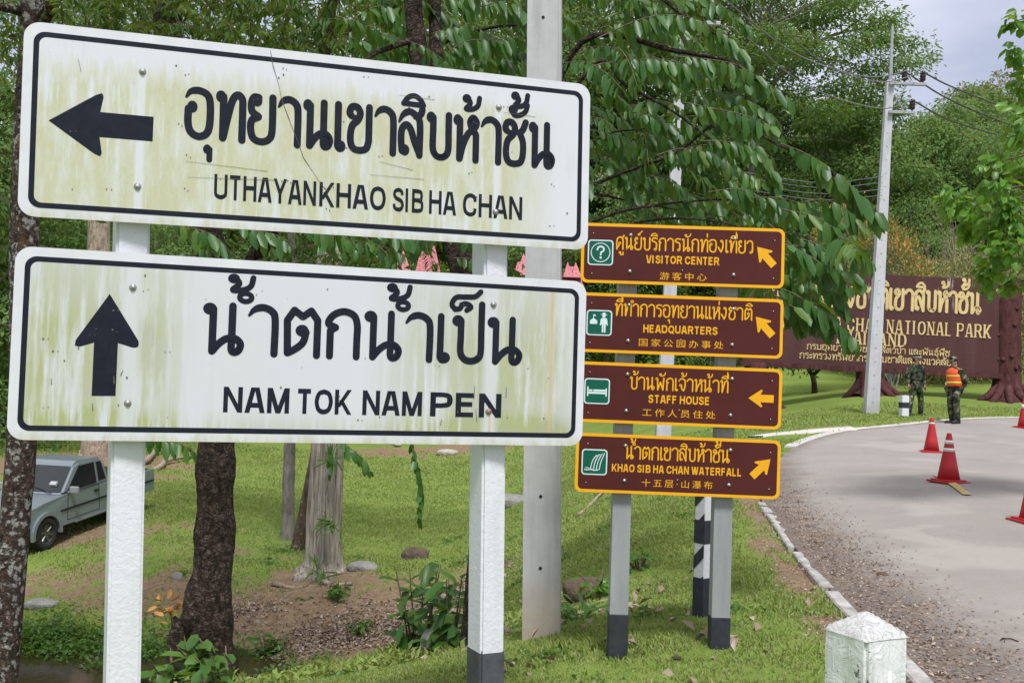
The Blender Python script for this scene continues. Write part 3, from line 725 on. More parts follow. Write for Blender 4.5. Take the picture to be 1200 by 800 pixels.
class Ink:
    """flat (or raised) lettering in the x-z plane of a panel, facing -y"""
    def __init__(s, y0=-.0012, step=.00002, depth=0.0): s.mb = MB(); s.y = y0; s.st = step; s.k = 0; s.dp = depth
    def _poly(s, pts):
        y = s.y - s.st * (s.k % 60); s.k += 1
        if s.dp > 0: s.mb.prism(pts, y, y + s.dp)
        else: s.mb.add([(x, y, z) for x, z in pts], [tuple(range(len(pts)))])
    def disc(s, x, z, rx, rz=None, n=18):
        rz = rz or rx; s._poly([(x + rx * math.cos(-2 * math.pi * k / n), z + rz * math.sin(-2 * math.pi * k / n)) for k in range(n)])
    def seg(s, a, b, ra, rb):
        d = np.array(b) - np.array(a); L = np.hypot(*d)
        if L < 1e-9: return
        n = np.array([-d[1], d[0]]) / L
        a = np.array(a); b = np.array(b)
        s._poly([tuple(a + n * ra), tuple(b + n * rb), tuple(b - n * rb), tuple(a - n * ra)])
    def stroke(s, pts, w, smooth=True, taper=False, caps=True):
        P = catmull(pts, 7) if smooth and len(pts) > 2 else [np.array(p, float) for p in pts]
        rs = [w / 2 * (0.35 + .65 * min(1, i / 10)) if taper else w / 2 for i in range(len(P))]
        for i in range(len(P) - 1): s.seg(P[i], P[i + 1], rs[i], rs[i + 1])
        for i, p in enumerate(P): s.disc(p[0], p[1], rs[i], n=12)
    def ring(s, x, z, r, w, n=26, rz=None):
        rz = rz or r
        P = [(x + r * math.cos(2 * math.pi * k / n), z + rz * math.sin(2 * math.pi * k / n)) for k in range(n + 1)]
        s.stroke(P, w, smooth=False)
    def thai(s, text, x0, x1, z, h, w=.13, head='dot', taper=True):
        ops, adv = thai_ops(text); sx = (x1 - x0) / (adv - .04); W = w * h
        f = lambda p: (x0 + p[0] * sx, z + p[1] * h)
        for o, pts, k in ops:
            if o in 'SP':
                s.stroke([f(p) for p in pts], W * k, o == 'S', taper and o == 'S' and abs(pts[0][0] - pts[1][0]) > .05 and .7 < pts[0][1] < .85 and len(pts) >= 6)
            elif o == 'D':
                c = f(pts[0])
                if head == 'dot': s.disc(c[0], c[1], .088 * sx * k, .115 * h * k)
                else: s.ring(c[0], c[1], .060 * sx * k, W * .62, 12, .070 * h * k)
            else:
                c = f(pts[0]); s.ring(c[0], c[1], k * sx, W * .72, 16, k * h)
    def arrow(s, pts):
        pts = list(pts); c = np.mean(np.array(pts), axis=0); tris = __import__('mathutils').geometry.tessellate_polygon([[Vector((x, z, 0)) for x, z in pts]])
        y = s.y - s.st * (s.k % 60); s.k += 1; F = []
        for t in tris:
            a, b, d = (np.array(pts[i]) for i in t)
            F.append(tuple(t) if (b - a)[0] * (d - a)[1] - (b - a)[1] * (d - a)[0] > 0 else tuple(reversed(t)))
        s.mb.add([(x, y, z) for x, z in pts], F)
    def text(s, body, x0, x1, z, h, bold=0.0, spread=None):
        """a line of type: cap height h, squeezed or stretched to run from x0 to x1"""
        cu = bpy.data.curves.new('type', 'FONT'); cu.body = body; cu.offset = bold; cu.resolution_u = 4
        if spread: cu.space_character = spread
        ob = bpy.data.objects.new('type', cu); COL.objects.link(ob)
        bpy.context.view_layer.update()
        me = bpy.data.meshes.new_from_object(ob.evaluated_get(bpy.context.evaluated_depsgraph_get()))
        bpy.data.objects.remove(ob); bpy.data.curves.remove(cu)
        V = np.array([v.co[:] for v in me.vertices]); F = [tuple(p.vertices) for p in me.polygons]
        bpy.data.meshes.remove(me)
        lo, hi = V.min(0), V.max(0)
        asc = any('a' <= c <= 'z' or c in 'gjpqy,' for c in body)
        X = x0 + (V[:, 0] - lo[0]) / (hi[0] - lo[0]) * (x1 - x0); Z = z + (V[:, 1] - lo[1]) / (hi[1] - lo[1]) * h
        y = s.y - s.st * (s.k % 60); s.k += 1
        s.mb.add([(a, y, b) for a, b in zip(X, Z)], F)
        if s.dp > 0: raise RuntimeError
    def build(s, name, m, parent): return s.mb.build(name, m, parent)

# Latin capitals: V stem, H bar, G diagonal cut level at both ends, S curved stroke
LAT = {
 'A': (.64, [('G', .0, .25, 0, 1, 0), ('G', .64, .39, 0, 1, 1), ('H', .30, .12, .52)]),
 'B': (.60, [('V', 0), ('H', 1, .05, .34), ('H', .53, .05, .36), ('H', 0, .05, .36), ('S', (.33, 1.), (.50, .95), (.545, .77), (.50, .58), (.34, .53)), ('S', (.34, .53), (.53, .47), (.595, .27), (.54, .06), (.35, 0.))]),
 'C': (.64, [('S', (.62, .68), (.57, .90), (.33, 1.0), (.08, .86), (0, .5), (.08, .14), (.33, 0), (.57, .10), (.62, .33))]),
 'D': (.64, [('V', 0), ('H', 1, .05, .32), ('H', 0, .05, .32), ('S', (.30, 1.), (.54, .90), (.64, .5), (.54, .10), (.30, 0.))]),
 'E': (.52, [('V', 0), ('H', 1, .05, .52), ('H', .53, .05, .48), ('H', 0, .05, .52)]),
 'F': (.50, [('V', 0), ('H', 1, .05, .50), ('H', .53, .05, .45)]),
 'H': (.60, [('V', 0), ('V', .60), ('H', .53, .08, .54)]),
 'I': (.16, [('V', 0)]),
 'K': (.62, [('V', 0), ('G', .06, .60, .30, 1, 1), ('G', .62, .20, 0, .58, 1)]),
 'L': (.50, [('V', 0), ('H', 0, .05, .50)]),
 'M': (.74, [('V', 0), ('V', .74), ('G', .37, 0.02, 0, 1, 2), ('G', .37, .72, 0, 1, 2)]),
 'N': (.60, [('V', 0), ('V', .60), ('G', .60, 0, 0, 1, 3)]),
 'O': (.68, [('S', (.34, 1), (.58, .88), (.68, .5), (.58, .12), (.34, 0), (.10, .12), (0, .5), (.10, .88), (.34, 1))]),
 'Q': (.68, [('S', (.34, 1), (.58, .88), (.68, .5), (.58, .12), (.34, 0), (.10, .12), (0, .5), (.10, .88), (.34, 1)), ('G', .68, .42, -.06, .28, 1)]),
 'P': (.58, [('V', 0), ('H', 1, .05, .34), ('H', .45, .05, .34), ('S', (.33, 1.), (.52, .94), (.575, .73), (.52, .51), (.33, .45))]),
 'R': (.62, [('V', 0), ('H', 1, .05, .34), ('H', .48, .05, .34), ('S', (.33, 1.), (.52, .95), (.575, .74), (.52, .54), (.33, .48)), ('G', .62, .36, 0, .50, 1)]),
 'S': (.58, [('S', (.55, .75), (.50, .92), (.30, 1.0), (.08, .92), (.03, .74), (.14, .59), (.30, .52), (.48, .44), (.575, .26), (.50, .07), (.29, 0), (.07, .08), (.01, .28))]),
 'T': (.56, [('V', .28), ('H', 1, 0, .56)]),
 'U': (.60, [('VU', 0), ('VU', .60), ('S', (0, .32), (.04, .10), (.30, 0), (.56, .10), (.60, .32))]),
 'V': (.62, [('G', .24, 0, 0, 1, 0), ('G', .38, .62, 0, 1, 1)]),
 'W': (.92, [('G', .20, 0, 0, 1, 0), ('G', .26, .45, 0, 1, 2), ('G', .66, .47, 0, 1, 2), ('G', .72, .92, 0, 1, 1)]),
 'Y': (.62, [('G', .31, .0, .40, 1, 2), ('G', .31, .62, .40, 1, 2), ('VL', .31)]),
}
def _latin(s, text, x0, x1, z, h, w=.16, thin=None, serif=0.0, gap=.15, space=.34):
    """a line of capitals: stems w of the cap height thick, optional thin strokes and serifs"""
    thin = thin or w; tot = 0
    for c in text: tot += space if c == ' ' else LAT[c][0] + gap + w
    tot -= gap; k = (x1 - x0) / tot; X = 0
    f = lambda x, y: (x0 + (X + w / 2 + x) * k, z + y * h)
    hw = w / 2 * h / k; ht = thin / 2 * h                        # half stem in local x units; half bar in metres
    hwx = w / 2
    for c in text:
        if c == ' ': X += space; continue
        adv, ops = LAT[c]
        def slab(xc, y): s._poly([f(xc - hwx - serif, y), f(xc + hwx + serif, y), f(xc + hwx + serif, y + (.07 if y < .5 else -.07)), f(xc - hwx - serif, y + (.07 if y < .5 else -.07))])
        for o in ops:
            if o[0] in ('V', 'VU', 'VL'):
                a, b = (0, 1) if o[0] == 'V' else ((.30, 1) if o[0] == 'VU' else (0, .44)); q = hwx if not (serif and c == 'N') else hwx * .5
                s._poly([f(o[1] - q, a), f(o[1] + q, a), f(o[1] + q, b), f(o[1] - q, b)])
                if serif:
                    if a == 0: slab(o[1], 0)
                    if b == 1: slab(o[1], 1)
            elif o[0] == 'H':
                y = o[1] * h; y = min(max(y, ht), h - ht)
                s._poly([(f(o[2] - .05, 0)[0], z + y - ht), (f(o[3], 0)[0], z + y - ht), (f(o[3], 0)[0], z + y + ht), (f(o[2] - .05, 0)[0], z + y + ht)])
            elif o[0] == 'G':
                xa, xb, ya, yb, kind = o[1:]; q = hwx * (1.08 if not serif or kind in (1, 3) else .6)
                s._poly([f(xa - q, ya), f(xa + q, ya), f(xb + q, yb), f(xb - q, yb)])
                if serif and c in 'AKRVWY':
                    if ya == 0: slab(xa, 0)
                    if yb == 1 and c != 'A': slab(xb, 1)
            else:
                pts = []
                for (x, y) in o[1:]:
                    yy = ht / h + y * (1 - 2 * ht / h) if True else y
                    pts.append(f(x, yy))
                P = catmull(pts, 7)
                P = [np.array(p) for p in P]
                for i in range(len(P)):
                    pass
                # pen that is wider on the uprights than across
                T_ = [P[min(i + 1, len(P) - 1)] - P[max(i - 1, 0)] for i in range(len(P))]
                L = []; R = []
                closed = np.allclose(P[0], P[-1])
                if closed: T_[0] = T_[-1] = P[1] - P[-2]
                for p, t in zip(P, T_):
                    t = t / (np.hypot(*t) + 1e-12); n = np.array([-t[1], t[0]])
                    e = np.array([n[0] * hwx * k, n[1] * ht]); L.append(p + e); R.append(p - e)
                for i in range(len(P) - 1): s._poly([tuple(L[i]), tuple(R[i]), tuple(R[i + 1]), tuple(L[i + 1])])
        X += adv + gap + w
Ink.latin = _latin

def rrect(x0, z0, x1, z1, r, n=7):
    P = []
    for cx, cz, a0 in ((x1 - r, z1 - r, 0), (x0 + r, z1 - r, 90), (x0 + r, z0 + r, 180), (x1 - r, z0 + r, 270)):
        for k in range(n + 1):
            a = rad(a0 + 90 * k / n); P.append((cx + r * math.cos(a), cz + r * math.sin(a)))
    return P
def rring(mb, A, B, y):
    n = len(A); mb.add([(x, y, z) for x, z in A] + [(x, y, z) for x, z in B], [(i, i + n, (i + 1) % n + n, (i + 1) % n) for i in range(n)])
def round_arrow(pts, r=.012):
    """soften chosen corners of an arrow outline; pts = (x, z, round?)"""
    out = []; n = len(pts)
    for i, (x, z, k) in enumerate(pts):
        if not k: out.append((x, z)); continue
        p = np.array((x, z)); a = np.array(pts[i - 1][:2]); b = np.array(pts[(i + 1) % n][:2])
        ua = (a - p) / np.linalg.norm(a - p); ub = (b - p) / np.linalg.norm(b - p); q0 = p + ua * k; q1 = p + ub * k
        for t in np.linspace(0, 1, 7): out.append(tuple((1 - t) ** 2 * q0 + 2 * t * (1 - t) * p + t * t * q1))
    return out
def bolt_at(parent, x, z, r=.011, m=None, y=0.0):
    b = MB(); prof = [(r * 1.25, 0), (r * 1.25, .003), (r, .0045), (r * .85, r * .75), (r * .45, r * 1.0), (0.0001, r * 1.05)]
    b.lathe(prof, 14, (x, y, z), Matrix.Rotation(math.pi / 2, 3, 'X'))
    return b.build('bolt', m or M['bolt'], parent, True)

# ------------------------------------------------------------------ the big white direction sign
def big_sign():
    a = .31
    T = thing('direction_sign', 'large white road sign with two weathered black-bordered panels on two white posts', 'road sign', (-1.949, 3.985, gz(-1.2, 4.2) - .02), a)
    base = T.location.z
    # posts
    for u0, u1, z0, kind in ((.350, .505, gz(-1.55, 4.15) - .5, 0), (1.845, 2.006, gz(-.2, 4.6) - .5, 1)):
        uc, wd, ln = ((.434, .131, .022), (1.986, .117, .022))[kind]; xo = lambda z: uc - ln * (z - 1.25)
        def leg(za, zb, g):
            bm = bmesh.new(); bmesh.ops.create_cube(bm, size=1)
            for v in bm.verts:
                v.co = Vector((v.co.x * (wd + g), v.co.y * (.15 + g), za if v.co.z < 0 else zb))
            bmesh.ops.bevel(bm, geom=list(bm.edges), offset=.011, segments=2, affect='EDGES')
            for v in bm.verts:
                q = Matrix.Rotation(rad(9), 3, 'Z') @ v.co; v.co = Vector((q.x + xo(q.z), q.y + .125, q.z - base))
            bm.verts.index_update(); o = MB().add([v.co.copy() for v in bm.verts], [tuple(v.index for v in f.verts) for f in bm.faces]); bm.free(); return o
        mb = leg(z0, 2.86, 0.0)
        p = mb.build('post', M['paint_white'], T)
        band_top = .385 if kind else -.1
        b = leg(z0, band_top, .007)
        b.build('painted_base', M['paint_grey'], p)
    def panel(z, h, tilt, mat_key, name):
        mb = MB(); w = 2.4
        mb.prism(rrect(0, 0, w, h, .062), 0, .003)
        # a stiffening lip round the back of the sheet
        P = mb.build('panel', M['rim'], T); P.location = (0, 0.0, z - base); P.rotation_euler = (0, -tilt, 0)
        f = MB(); f.prism(rrect(.052, .052, w - .052, h - .052, .032), -.0006, -.0002)
        f.build('weathered_face', M[mat_key], P)
        b = MB(); rring(b, rrect(.036, .036, w - .036, h - .036, .044), rrect(.057, .057, w - .057, h - .057, .028), -.001); b.build('border', M['navy'], P)
        rail = MB()
        for zz in (.15, h - .15): rail.box((w / 2, .02, zz), (w - .3, .034, .04), None, .004)
        rail.build('back_rail', M['alu_back'], P)
        return P
    A = panel(2.1811, .7711, .0118, 'sign_A', 'upper'); tag(A, 'upper panel, algae stained, arrow pointing left')
    i = Ink(); i.arrow(round_arrow([(.100, .384, 0), (.283, .258, .022), (.302, .258, .02), (.289, .335, 0), (.490, .335, 0), (.491, .436, 0), (.289, .436, 0), (.302, .512, .02), (.283, .512, .022)][::-1])); i.build('arrow', M['navy'], A)
    i = Ink(-.0014); i.thai('อุทยานเขาสิบห้าชั้น', .607, 2.222, .359, .216, .140); i.build('thai_lettering', M['navy'], A)
    i = Ink(-.0014)
    for w, x0, x1 in A_WORDS: i.latin(w, x0, x1, .1185, .104, .170, None, 0, .10, .30)
    i.build('english_lettering', M['navy'], A)
    c = Ink(-.0026, .00001)
    cr = [(.946, .764), (.958, .70), (.985, .62), (.998, .56), (1.022, .50), (1.055, .42), (1.075, .375), (1.095, .32), (1.135, .265), (1.17, .215), (1.20, .185)]
    for k in range(len(cr) - 1): c.seg(cr[k], cr[k + 1], .0007 + .0009 * (k % 3 == 1), .0007 + .0009 * ((k + 1) % 3 == 1))
    for x0, z0, x1, z1 in ((.63, .20, .98, .215), (.62, .265, .95, .25), (1.50, .63, 1.66, .625), (1.98, .60, 2.13, .595), (1.42, .33, 1.57, .305), (1.38, .27, 1.62, .268), (.20, .64, .213, .59)):
        c.seg((x0, z0), (x1, z1), .0005, .0009)
    rr = random.Random(4)
    for _ in range(34):
        x, z = rr.uniform(.1, 2.3), rr.uniform(.09, .7)
        if rr.random() < .5:
            c.disc(x, z, .0028); c.disc(x + rr.uniform(.012, .02), z + rr.uniform(-.01, .006), .0024)
        else: c.disc(x, z, rr.uniform(.002, .0042))
    c.build('scratch_marking', M['crack'], A)
    for x, z in ((.443, .617), (.438, .147), (1.957, .622), (1.952, .147)): bolt_at(A, x, z, .0115)
    B = panel(1.3077, .7552, .0001, 'sign_B', 'lower'); tag(B, 'lower panel, grey green streaks, arrow pointing up')
    i = Ink(); i.arrow(round_arrow([(.350, .586, 0), (.225, .385, .022), (.236, .366, .02), (.300, .389, 0), (.300, .177, 0), (.389, .179, 0), (.389, .391, 0), (.459, .370, .02), (.474, .390, .022)])); i.build('arrow', M['navy'], B)
    i = Ink(-.0014); i.thai('น้ำตกน้ำเป็น', .706, 2.090, .357, .218, .140); i.build('thai_lettering', M['navy'], B)
    i = Ink(-.0014)
    for w, x0, x1 in B_WORDS: i.latin(w, x0, x1, .1225, .1055, .190, None, 0, .10, .30)
    i.build('english_lettering', M['navy'], B)
    c = Ink(-.0026, .00001); rr = random.Random(9)
    for _ in range(36):
        x, z = rr.uniform(.1, 2.3), rr.uniform(.09, .7); c.disc(x, z, rr.uniform(.0015, .004))
        if rr.random() < .4: c.disc(x + .018, z + rr.uniform(-.008, .008), .0022)
    for _ in range(8):
        x, z = rr.choice((rr.uniform(.1, .6), rr.uniform(1.7, 2.2))), rr.uniform(.09, .4); c.seg((x, z), (x + rr.uniform(-.01, .01), z - rr.uniform(.02, .07)), .001, .0016)
    c.build('scratch_marking', M['crack'], B)
    for x, z, m in ((.436, .617, 0), (.436, .152, 0), (1.954, .627, 0), (1.946, .148, 1)): bolt_at(B, x, z, .0115, M['bolt_rust'] if m else None)
A_WORDS = [('UTHAYAN', .735, 1.152), ('KHAO', 1.166, 1.452), ('SIB', 1.482, 1.620), ('HA', 1.645, 1.768), ('CHAN', 1.799, 2.077)]
B_WORDS = [('NAM', .805, 1.072), ('TOK', 1.103, 1.334), ('NAM', 1.381, 1.642), ('PEN', 1.679, 2.005)]
big_sign()

# ------------------------------------------------------------------ brown park signs
def park_sign():
    ox, oy = .392, 6.02
    T = thing('park_direction_sign', 'four brown yellow-edged direction boards stacked on two grey posts with black feet', 'direction sign', (ox, oy, .0), 0)
    for u, zb, lean in ((.285, -.01, 0), (.884, .11, 0)):
        p = MB().box((u, .095, (2.50 + zb - .35) / 2), (.110, .10, 2.50 - zb + .35), None, .006).build('post', M['post_grey'], T)
        zt = .247 if u < .5 else .247
        MB().box((u, .095, (zt + zb - .36) / 2), (.115, .105, zt - zb + .36), None, .006).build('black_band', M['post_black'], p)
    rows = [(2.1868, .3537, 0, 'ศูนย์บริการนักท่องเที่ยว', (.201, 1.013, .198, .082), 'VISITOR CENTER', (.384, .816, .125, .048), '游客中心', (.466, .743, .012, .05), 'NW'),
            (1.7785, .350, .0045, 'ที่ทำการอุทยานแห่งชาติ', (.204, 1.016, .216, .080), 'HEADQUARTERS', (.377, .815, .126, .047), '国家公园办事处', (.354, .852, .045, .05), 'NW'),
            (1.3689, .354, .0092, 'บ้านพักเจ้าหน้าที่', (.303, .884, .199, .080), 'STAFF HOUSE', (.417, .777, .126, .048), '工作人员住处', (.384, .814, .047, .047), 'W'),
            (.9606, .3436, .0081, 'น้ำตกเขาสิบห้าชั้น', (.287, .900, .198, .082), 'KHAO SIB HA CHAN WATERFALL', (.214, .974, .125, .046), '十五层·山瀑布', (.392, .806, .044, .047), 'NE')]
    names = ['topmost panel', 'second panel', 'third panel', 'lowest panel']
    for r, (z, h, tilt, th, tp, en, ep, zh, cp, ar) in enumerate(rows):
        w = 1.2
        P = MB().prism(rrect(0, 0, w, h, .038), 0, .003).build('panel', M['yellow'], T)
        P.location = (0, 0, z); P.rotation_euler = (0, tilt, 0); tag(P, names[r] + ' reading ' + en.title())
        MB().prism(rrect(.018, .018, w - .018, h - .018, .026), -.0008, -.0002).build('brown_face', M['brown'], P)
        x0, x1, zz, hh = tp
        i = Ink(-.0016, .00002); i.thai(th, x0, x1, zz, hh, .108, 'ring', False); i.build('thai_lettering', M['yellow'], P)
        i = Ink(-.0016); i.latin(en, ep[0], ep[1], ep[2], ep[3], .20, None, 0, .13, .30); i.build('english_lettering', M['yellow'], P)
        i = Ink(-.0016); n = len(zh)
        i.text(zh, cp[0], cp[1], max(.03, cp[2]), .046, 0.0, 1.42); i.build('chinese_lettering', M['yellow'], P)
        # arrow
        cx, cz = {'NW': (1.088, .188), 'W': (1.078, .178), 'NE': (1.088, .180)}[ar]; s = .0745; ang = {'NW': 135, 'W': 180, 'NE': 45}[ar] if ar != 'NW' else 133
        base = [(-1, .30), (.05, .30), (-.12, .62), (-.02, .70), (1.0, 0), (-.02, -.70), (-.12, -.62), (.05, -.30), (-1, -.30)]
        ca, sa = math.cos(rad(ang)), math.sin(rad(ang))
        i = Ink(-.0016); i.arrow([(cx + s * (x * ca - y * sa), cz + s * (x * sa + y * ca)) for x, y in base][::-1]); i.build('arrow', M['yellow'], P)
        # pictogram
        cx, cz = (.114, .180) if r == 0 else ((.117, .174) if r == 1 else ((.114, .182) if r == 2 else (.111, .176))); k = .075
        i = Ink(-.0014); i._poly(rrect(cx - k, cz - k, cx + k, cz + k, .02)); i.y = -.0018; b = i.build('pictogram_rim', M['icon_white'], P)
        i = Ink(-.0020); i._poly(rrect(cx - k + .007, cz - k + .007, cx + k - .007, cz + k - .007, .015)); i.build('pictogram_field', M['green_icon'], P)
        i = Ink(-.0024, .00003)
        if r == 0:
            i.ring(cx, cz, .055, .005, 40); i.stroke([(cx - .019, cz + .016), (cx - .014, cz + .030), (cx + .002, cz + .035), (cx + .018, cz + .026), (cx + .017, cz + .010), (cx + .003, cz + .0), (cx + .001, cz - .014)], .010); i.disc(cx + .001, cz - .031, .007)
        elif r == 1:
            i.disc(cx + .027, cz + .040, .010); i._poly([(cx + .008, cz + .047), (cx + .046, cz + .047), (cx + .046, cz + .051), (cx + .008, cz + .051)]); i._poly(rrect(cx + .018, cz + .051, cx + .036, cz + .060, .003))
            i._poly(rrect(cx + .012, cz - .010, cx + .042, cz + .028, .005)); i._poly([(cx + .016, cz - .057), (cx + .025, cz - .057), (cx + .026, cz - .008), (cx + .016, cz - .008)]); i._poly([(cx + .029, cz - .057), (cx + .038, cz - .057), (cx + .038, cz - .008), (cx + .028, cz - .008)])
            i.stroke([(cx + .012, cz + .022), (cx + .007, cz - .012)], .007, False); i.stroke([(cx + .042, cz + .022), (cx + .047, cz - .012)], .007, False)
            i._poly([(cx - .055, cz - .008), (cx - .012, cz - .008), (cx - .012, cz + .012), (cx - .034, cz + .028), (cx - .055, cz + .012)]); i._poly([(cx - .036, cz + .026), (cx - .033, cz + .026), (cx - .033, cz + .050), (cx - .036, cz + .050)]); i._poly([(cx - .033, cz + .036), (cx - .018, cz + .042), (cx - .033, cz + .050)])
        elif r == 2:
            for xx in (-.058, .050): i._poly([(cx + xx, cz - .030), (cx + xx + .008, cz - .030), (cx + xx + .008, cz + .026 - (.008 if xx > 0 else 0)), (cx + xx, cz + .026 - (.008 if xx > 0 else 0))])
            i._poly(rrect(cx - .050, cz - .016, cx + .050, cz - .004, .003)); i._poly(rrect(cx - .022, cz - .001, cx + .050, cz + .010, .004)); i._poly(rrect(cx - .048, cz - .001, cx - .026, cz + .009, .004))
        else:
            for q in range(4): i.stroke([(cx - .022 + q * .017, cz - .042), (cx - .014 + q * .017, cz + .0), (cx + .002 + q * .017, cz + .030 + .004 * q), (cx + .014 + q * .014, cz + .040 + .004 * q)], .0055)
            i.stroke([(cx - .056, cz - .044), (cx - .040, cz - .047), (cx - .022, cz - .043), (cx + .0, cz - .048), (cx + .022, cz - .045)], .006); i.stroke([(cx - .052, cz - .033), (cx - .03, cz - .035)], .004, False)
        i.build('pictogram', M['icon_white'], P)
        for x, zz in ((.29, h - .066), (.29, .074), (.905, h - .068), (.902, .072)): bolt_at(P, x, zz, .0095, y=-.001)
        for x, zz in ((.069, h - .062), (.066, .055), (1.14, h - .072), (1.137, .058), (.60, .090), (.60, h - .085)):
            st = MB().lathe([(.0045, 0), (.004, .0035), (.0001, .005)], 10, (x, -.001, zz), Matrix.Rotation(math.pi / 2, 3, 'X'))
            st.build('rivet', M['bolt'], P, True)
park_sign()

# ------------------------------------------------------------------ poles and wires
def lerp_box(mb, a, b, wa, da, wb, db, rz=0):
    c, s = math.cos(rz), math.sin(rz); V = []
    for P, w, d in ((a, wa, da), (b, wb, db)):
        for x, y in ((-w / 2, -d / 2), (w / 2, -d / 2), (w / 2, d / 2), (-w / 2, d / 2)): V.append((P[0] + x * c - y * s, P[1] + x * s + y * c, P[2]))
    mb.add(V, [(3, 2, 1, 0), (4, 5, 6, 7), (0, 1, 5, 4), (1, 2, 6, 5), (2, 3, 7, 6), (3, 0, 4, 7)]); return mb
def near_pole():
    b = at(635, 742, 6.9); T = thing('utility_pole', 'tall plain concrete pole with drilled holes between the white sign and brown signs', 'utility pole', (b.x, b.y, b.z), rad(-6))
    H = 8.6
    LX = -.215; p = lerp_box(MB(), (.015, 0, -.6), (LX, 0, H), .248, .20, .205, .16).build('shaft', M['concrete'], T)
    f = MB(); lerp_box(f, (.094, -.006, -.6), (.072, -.006, H), .05, .203, .046, .163); 
    lerp_box(MB(), (.133, -.055, -.6), (.096 + LX, -.045, H), .016, .10, .014, .08).build('edge_rib', M['concrete'], p)
    for z in (.45, .92, 1.42, 2.0, 2.75, 3.55, 4.13, 5.1):
        y = -.1 * (1 - z / H * .2) - .0015; MB().lathe([(.011, 0), (.011, .001), (.0001, .001)], 14, (-.005 + LX * z / H, y, z), Matrix.Rotation(math.pi / 2, 3, 'X')).build('bolt_hole', M['hole'], p)
near_pole()

def far_pole():
    b = at(1020, 487, 30); t = at(1042.5, 95, 30)
    T = thing('utility_pole', 'leaning grey concrete pole with crossarms and dark insulators in front of the park name board', 'utility pole', b)
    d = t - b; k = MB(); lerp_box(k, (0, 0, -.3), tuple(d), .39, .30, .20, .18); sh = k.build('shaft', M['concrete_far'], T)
    s = MB(); lerp_box(s, (.20, .10, 2.0), (d.x + .13, .10, d.z), .06, .06, .05, .05); s.build('conduit', M['steel'], sh)
    for i in range(24):
        f = .04 + i * .04; w = .30 + (.18 - .30) * f
        MB().lathe([(.024, 0), (.024, .002), (.0001, .002)], 8, (d.x * f, d.y * f - w / 2 - .002, d.z * f), Matrix.Rotation(math.pi / 2, 3, 'X')).build('bolt_hole', M['steel'], sh)
    MB().cyl((d.x + .02, 0, d.z - .3), (d.x + .06, 0, d.z + 1.65), .065, 8, .035).build('top_rod', M['steel'], T)
    arms = []
    for z, x1, ins in ((d.z - .12, 1.02, (.38, .92)), (d.z - .97, .68, (.62,))):
        a = MB().box((d.x + (x1 - .06) / 2, -.16, z), (x1 + .06, .1, .085), None, .006).build('crossarm', M['steel'], T)
        for x in ins:
            MB().lathe([(.03, 0), (.03, .05), (.075, .07), (.085, .12), (.07, .15), (.085, .17), (.085, .22), (.07, .25), (.085, .27), (.08, .33), (.04, .36), (.0001, .37)], 12, (d.x + x, -.16, z + .04)).build('insulator', M['insulator'], a, True)
            arms.append(b + Vector((d.x + x, -.16, z + .36)))
    MB().tube([(d.x + .08, -.17, d.z - .75), (d.x + .45, -.17, d.z - .15)], .025, 6).build('brace', M['steel'], T)
    MB().tube([(d.x + .10, -.17, d.z - .45), (d.x + .36, -.17, d.z - .93)], .025, 6).build('brace', M['steel'], T)
    return arms
INS = far_pole()

def mid_pole():
    b = on(777, 20); t = at(799, 42, 20)
    T = thing('utility_pole', 'white concrete pole half hidden by drooping leaves and the brown signs', 'utility pole', b)
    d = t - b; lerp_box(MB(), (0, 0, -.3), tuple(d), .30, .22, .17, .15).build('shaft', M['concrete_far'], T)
    a = MB().box((d.x + .42, -.12, d.z + .22), (.62, .08, .07), None, .006); a.box((d.x + .06, -.1, d.z + .12), (.16, .06, .5), None, .006)
    a.build('crossarm', M['steel'], T)
mid_pole()

def wire(name, label, pts, r, m, group=None):
    P = catmull([tuple(p) for p in pts], 10)
    o = MB().tube(P, r, 5).build(name, m); return tag(o, label, 'wire', group)
M['wire_far'] = M['wire']
i0, i1, i2 = INS
for lab, pts in (('uppermost overhead wire sagging to the outer insulator of the far pole', [at(858, -25, 21), at(960, 70, 25), at(1030, 96, 28.5), i1]),
                 ('overhead wire sagging to the inner insulator of the upper crossarm', [at(835, -12, 20.5), at(930, 62, 24.5), at(1000, 87, 27.5), at(1030, 90, 29), i0]),
                 ('lowest overhead wire sagging from the hidden pole to the lower crossarm', [at(836, 2, 20.2), at(880, 48, 22), at(950, 103, 25.5), at(1030, 127, 28.5), i2])):
    wire('power_line', lab, pts, .016, M['wire'], 'overhead wires on the poles')
for lab, a, e in (('overhead wire running right from the outer insulator', i1, (1260, 158)), ('overhead wire running right from the inner insulator', i0, (1260, 175)), ('overhead wire running right from the lower crossarm insulator', i2, (1260, 182))):
    wire('power_line', lab, [a, at(1130, (a.z * 0 + {158: 108, 175: 125, 182: 147}[e[1]]), 34), at(*e, 42)], .026, M['wire_dark'], 'overhead wires on the poles')
for k, (ya, yb) in enumerate(((214, 207), (220, 214), (227, 222), (234, 229))):
    wire('telephone_cable', ['topmost', 'second', 'third', 'lowest'][k] + ' thin cable reaching the far pole below the crossarms', [at(860, ya - 14, 27), at(960, ya, 28.5), at(1034, yb, 29.85)], .009, M['wire'], 'thin cables on the far pole')

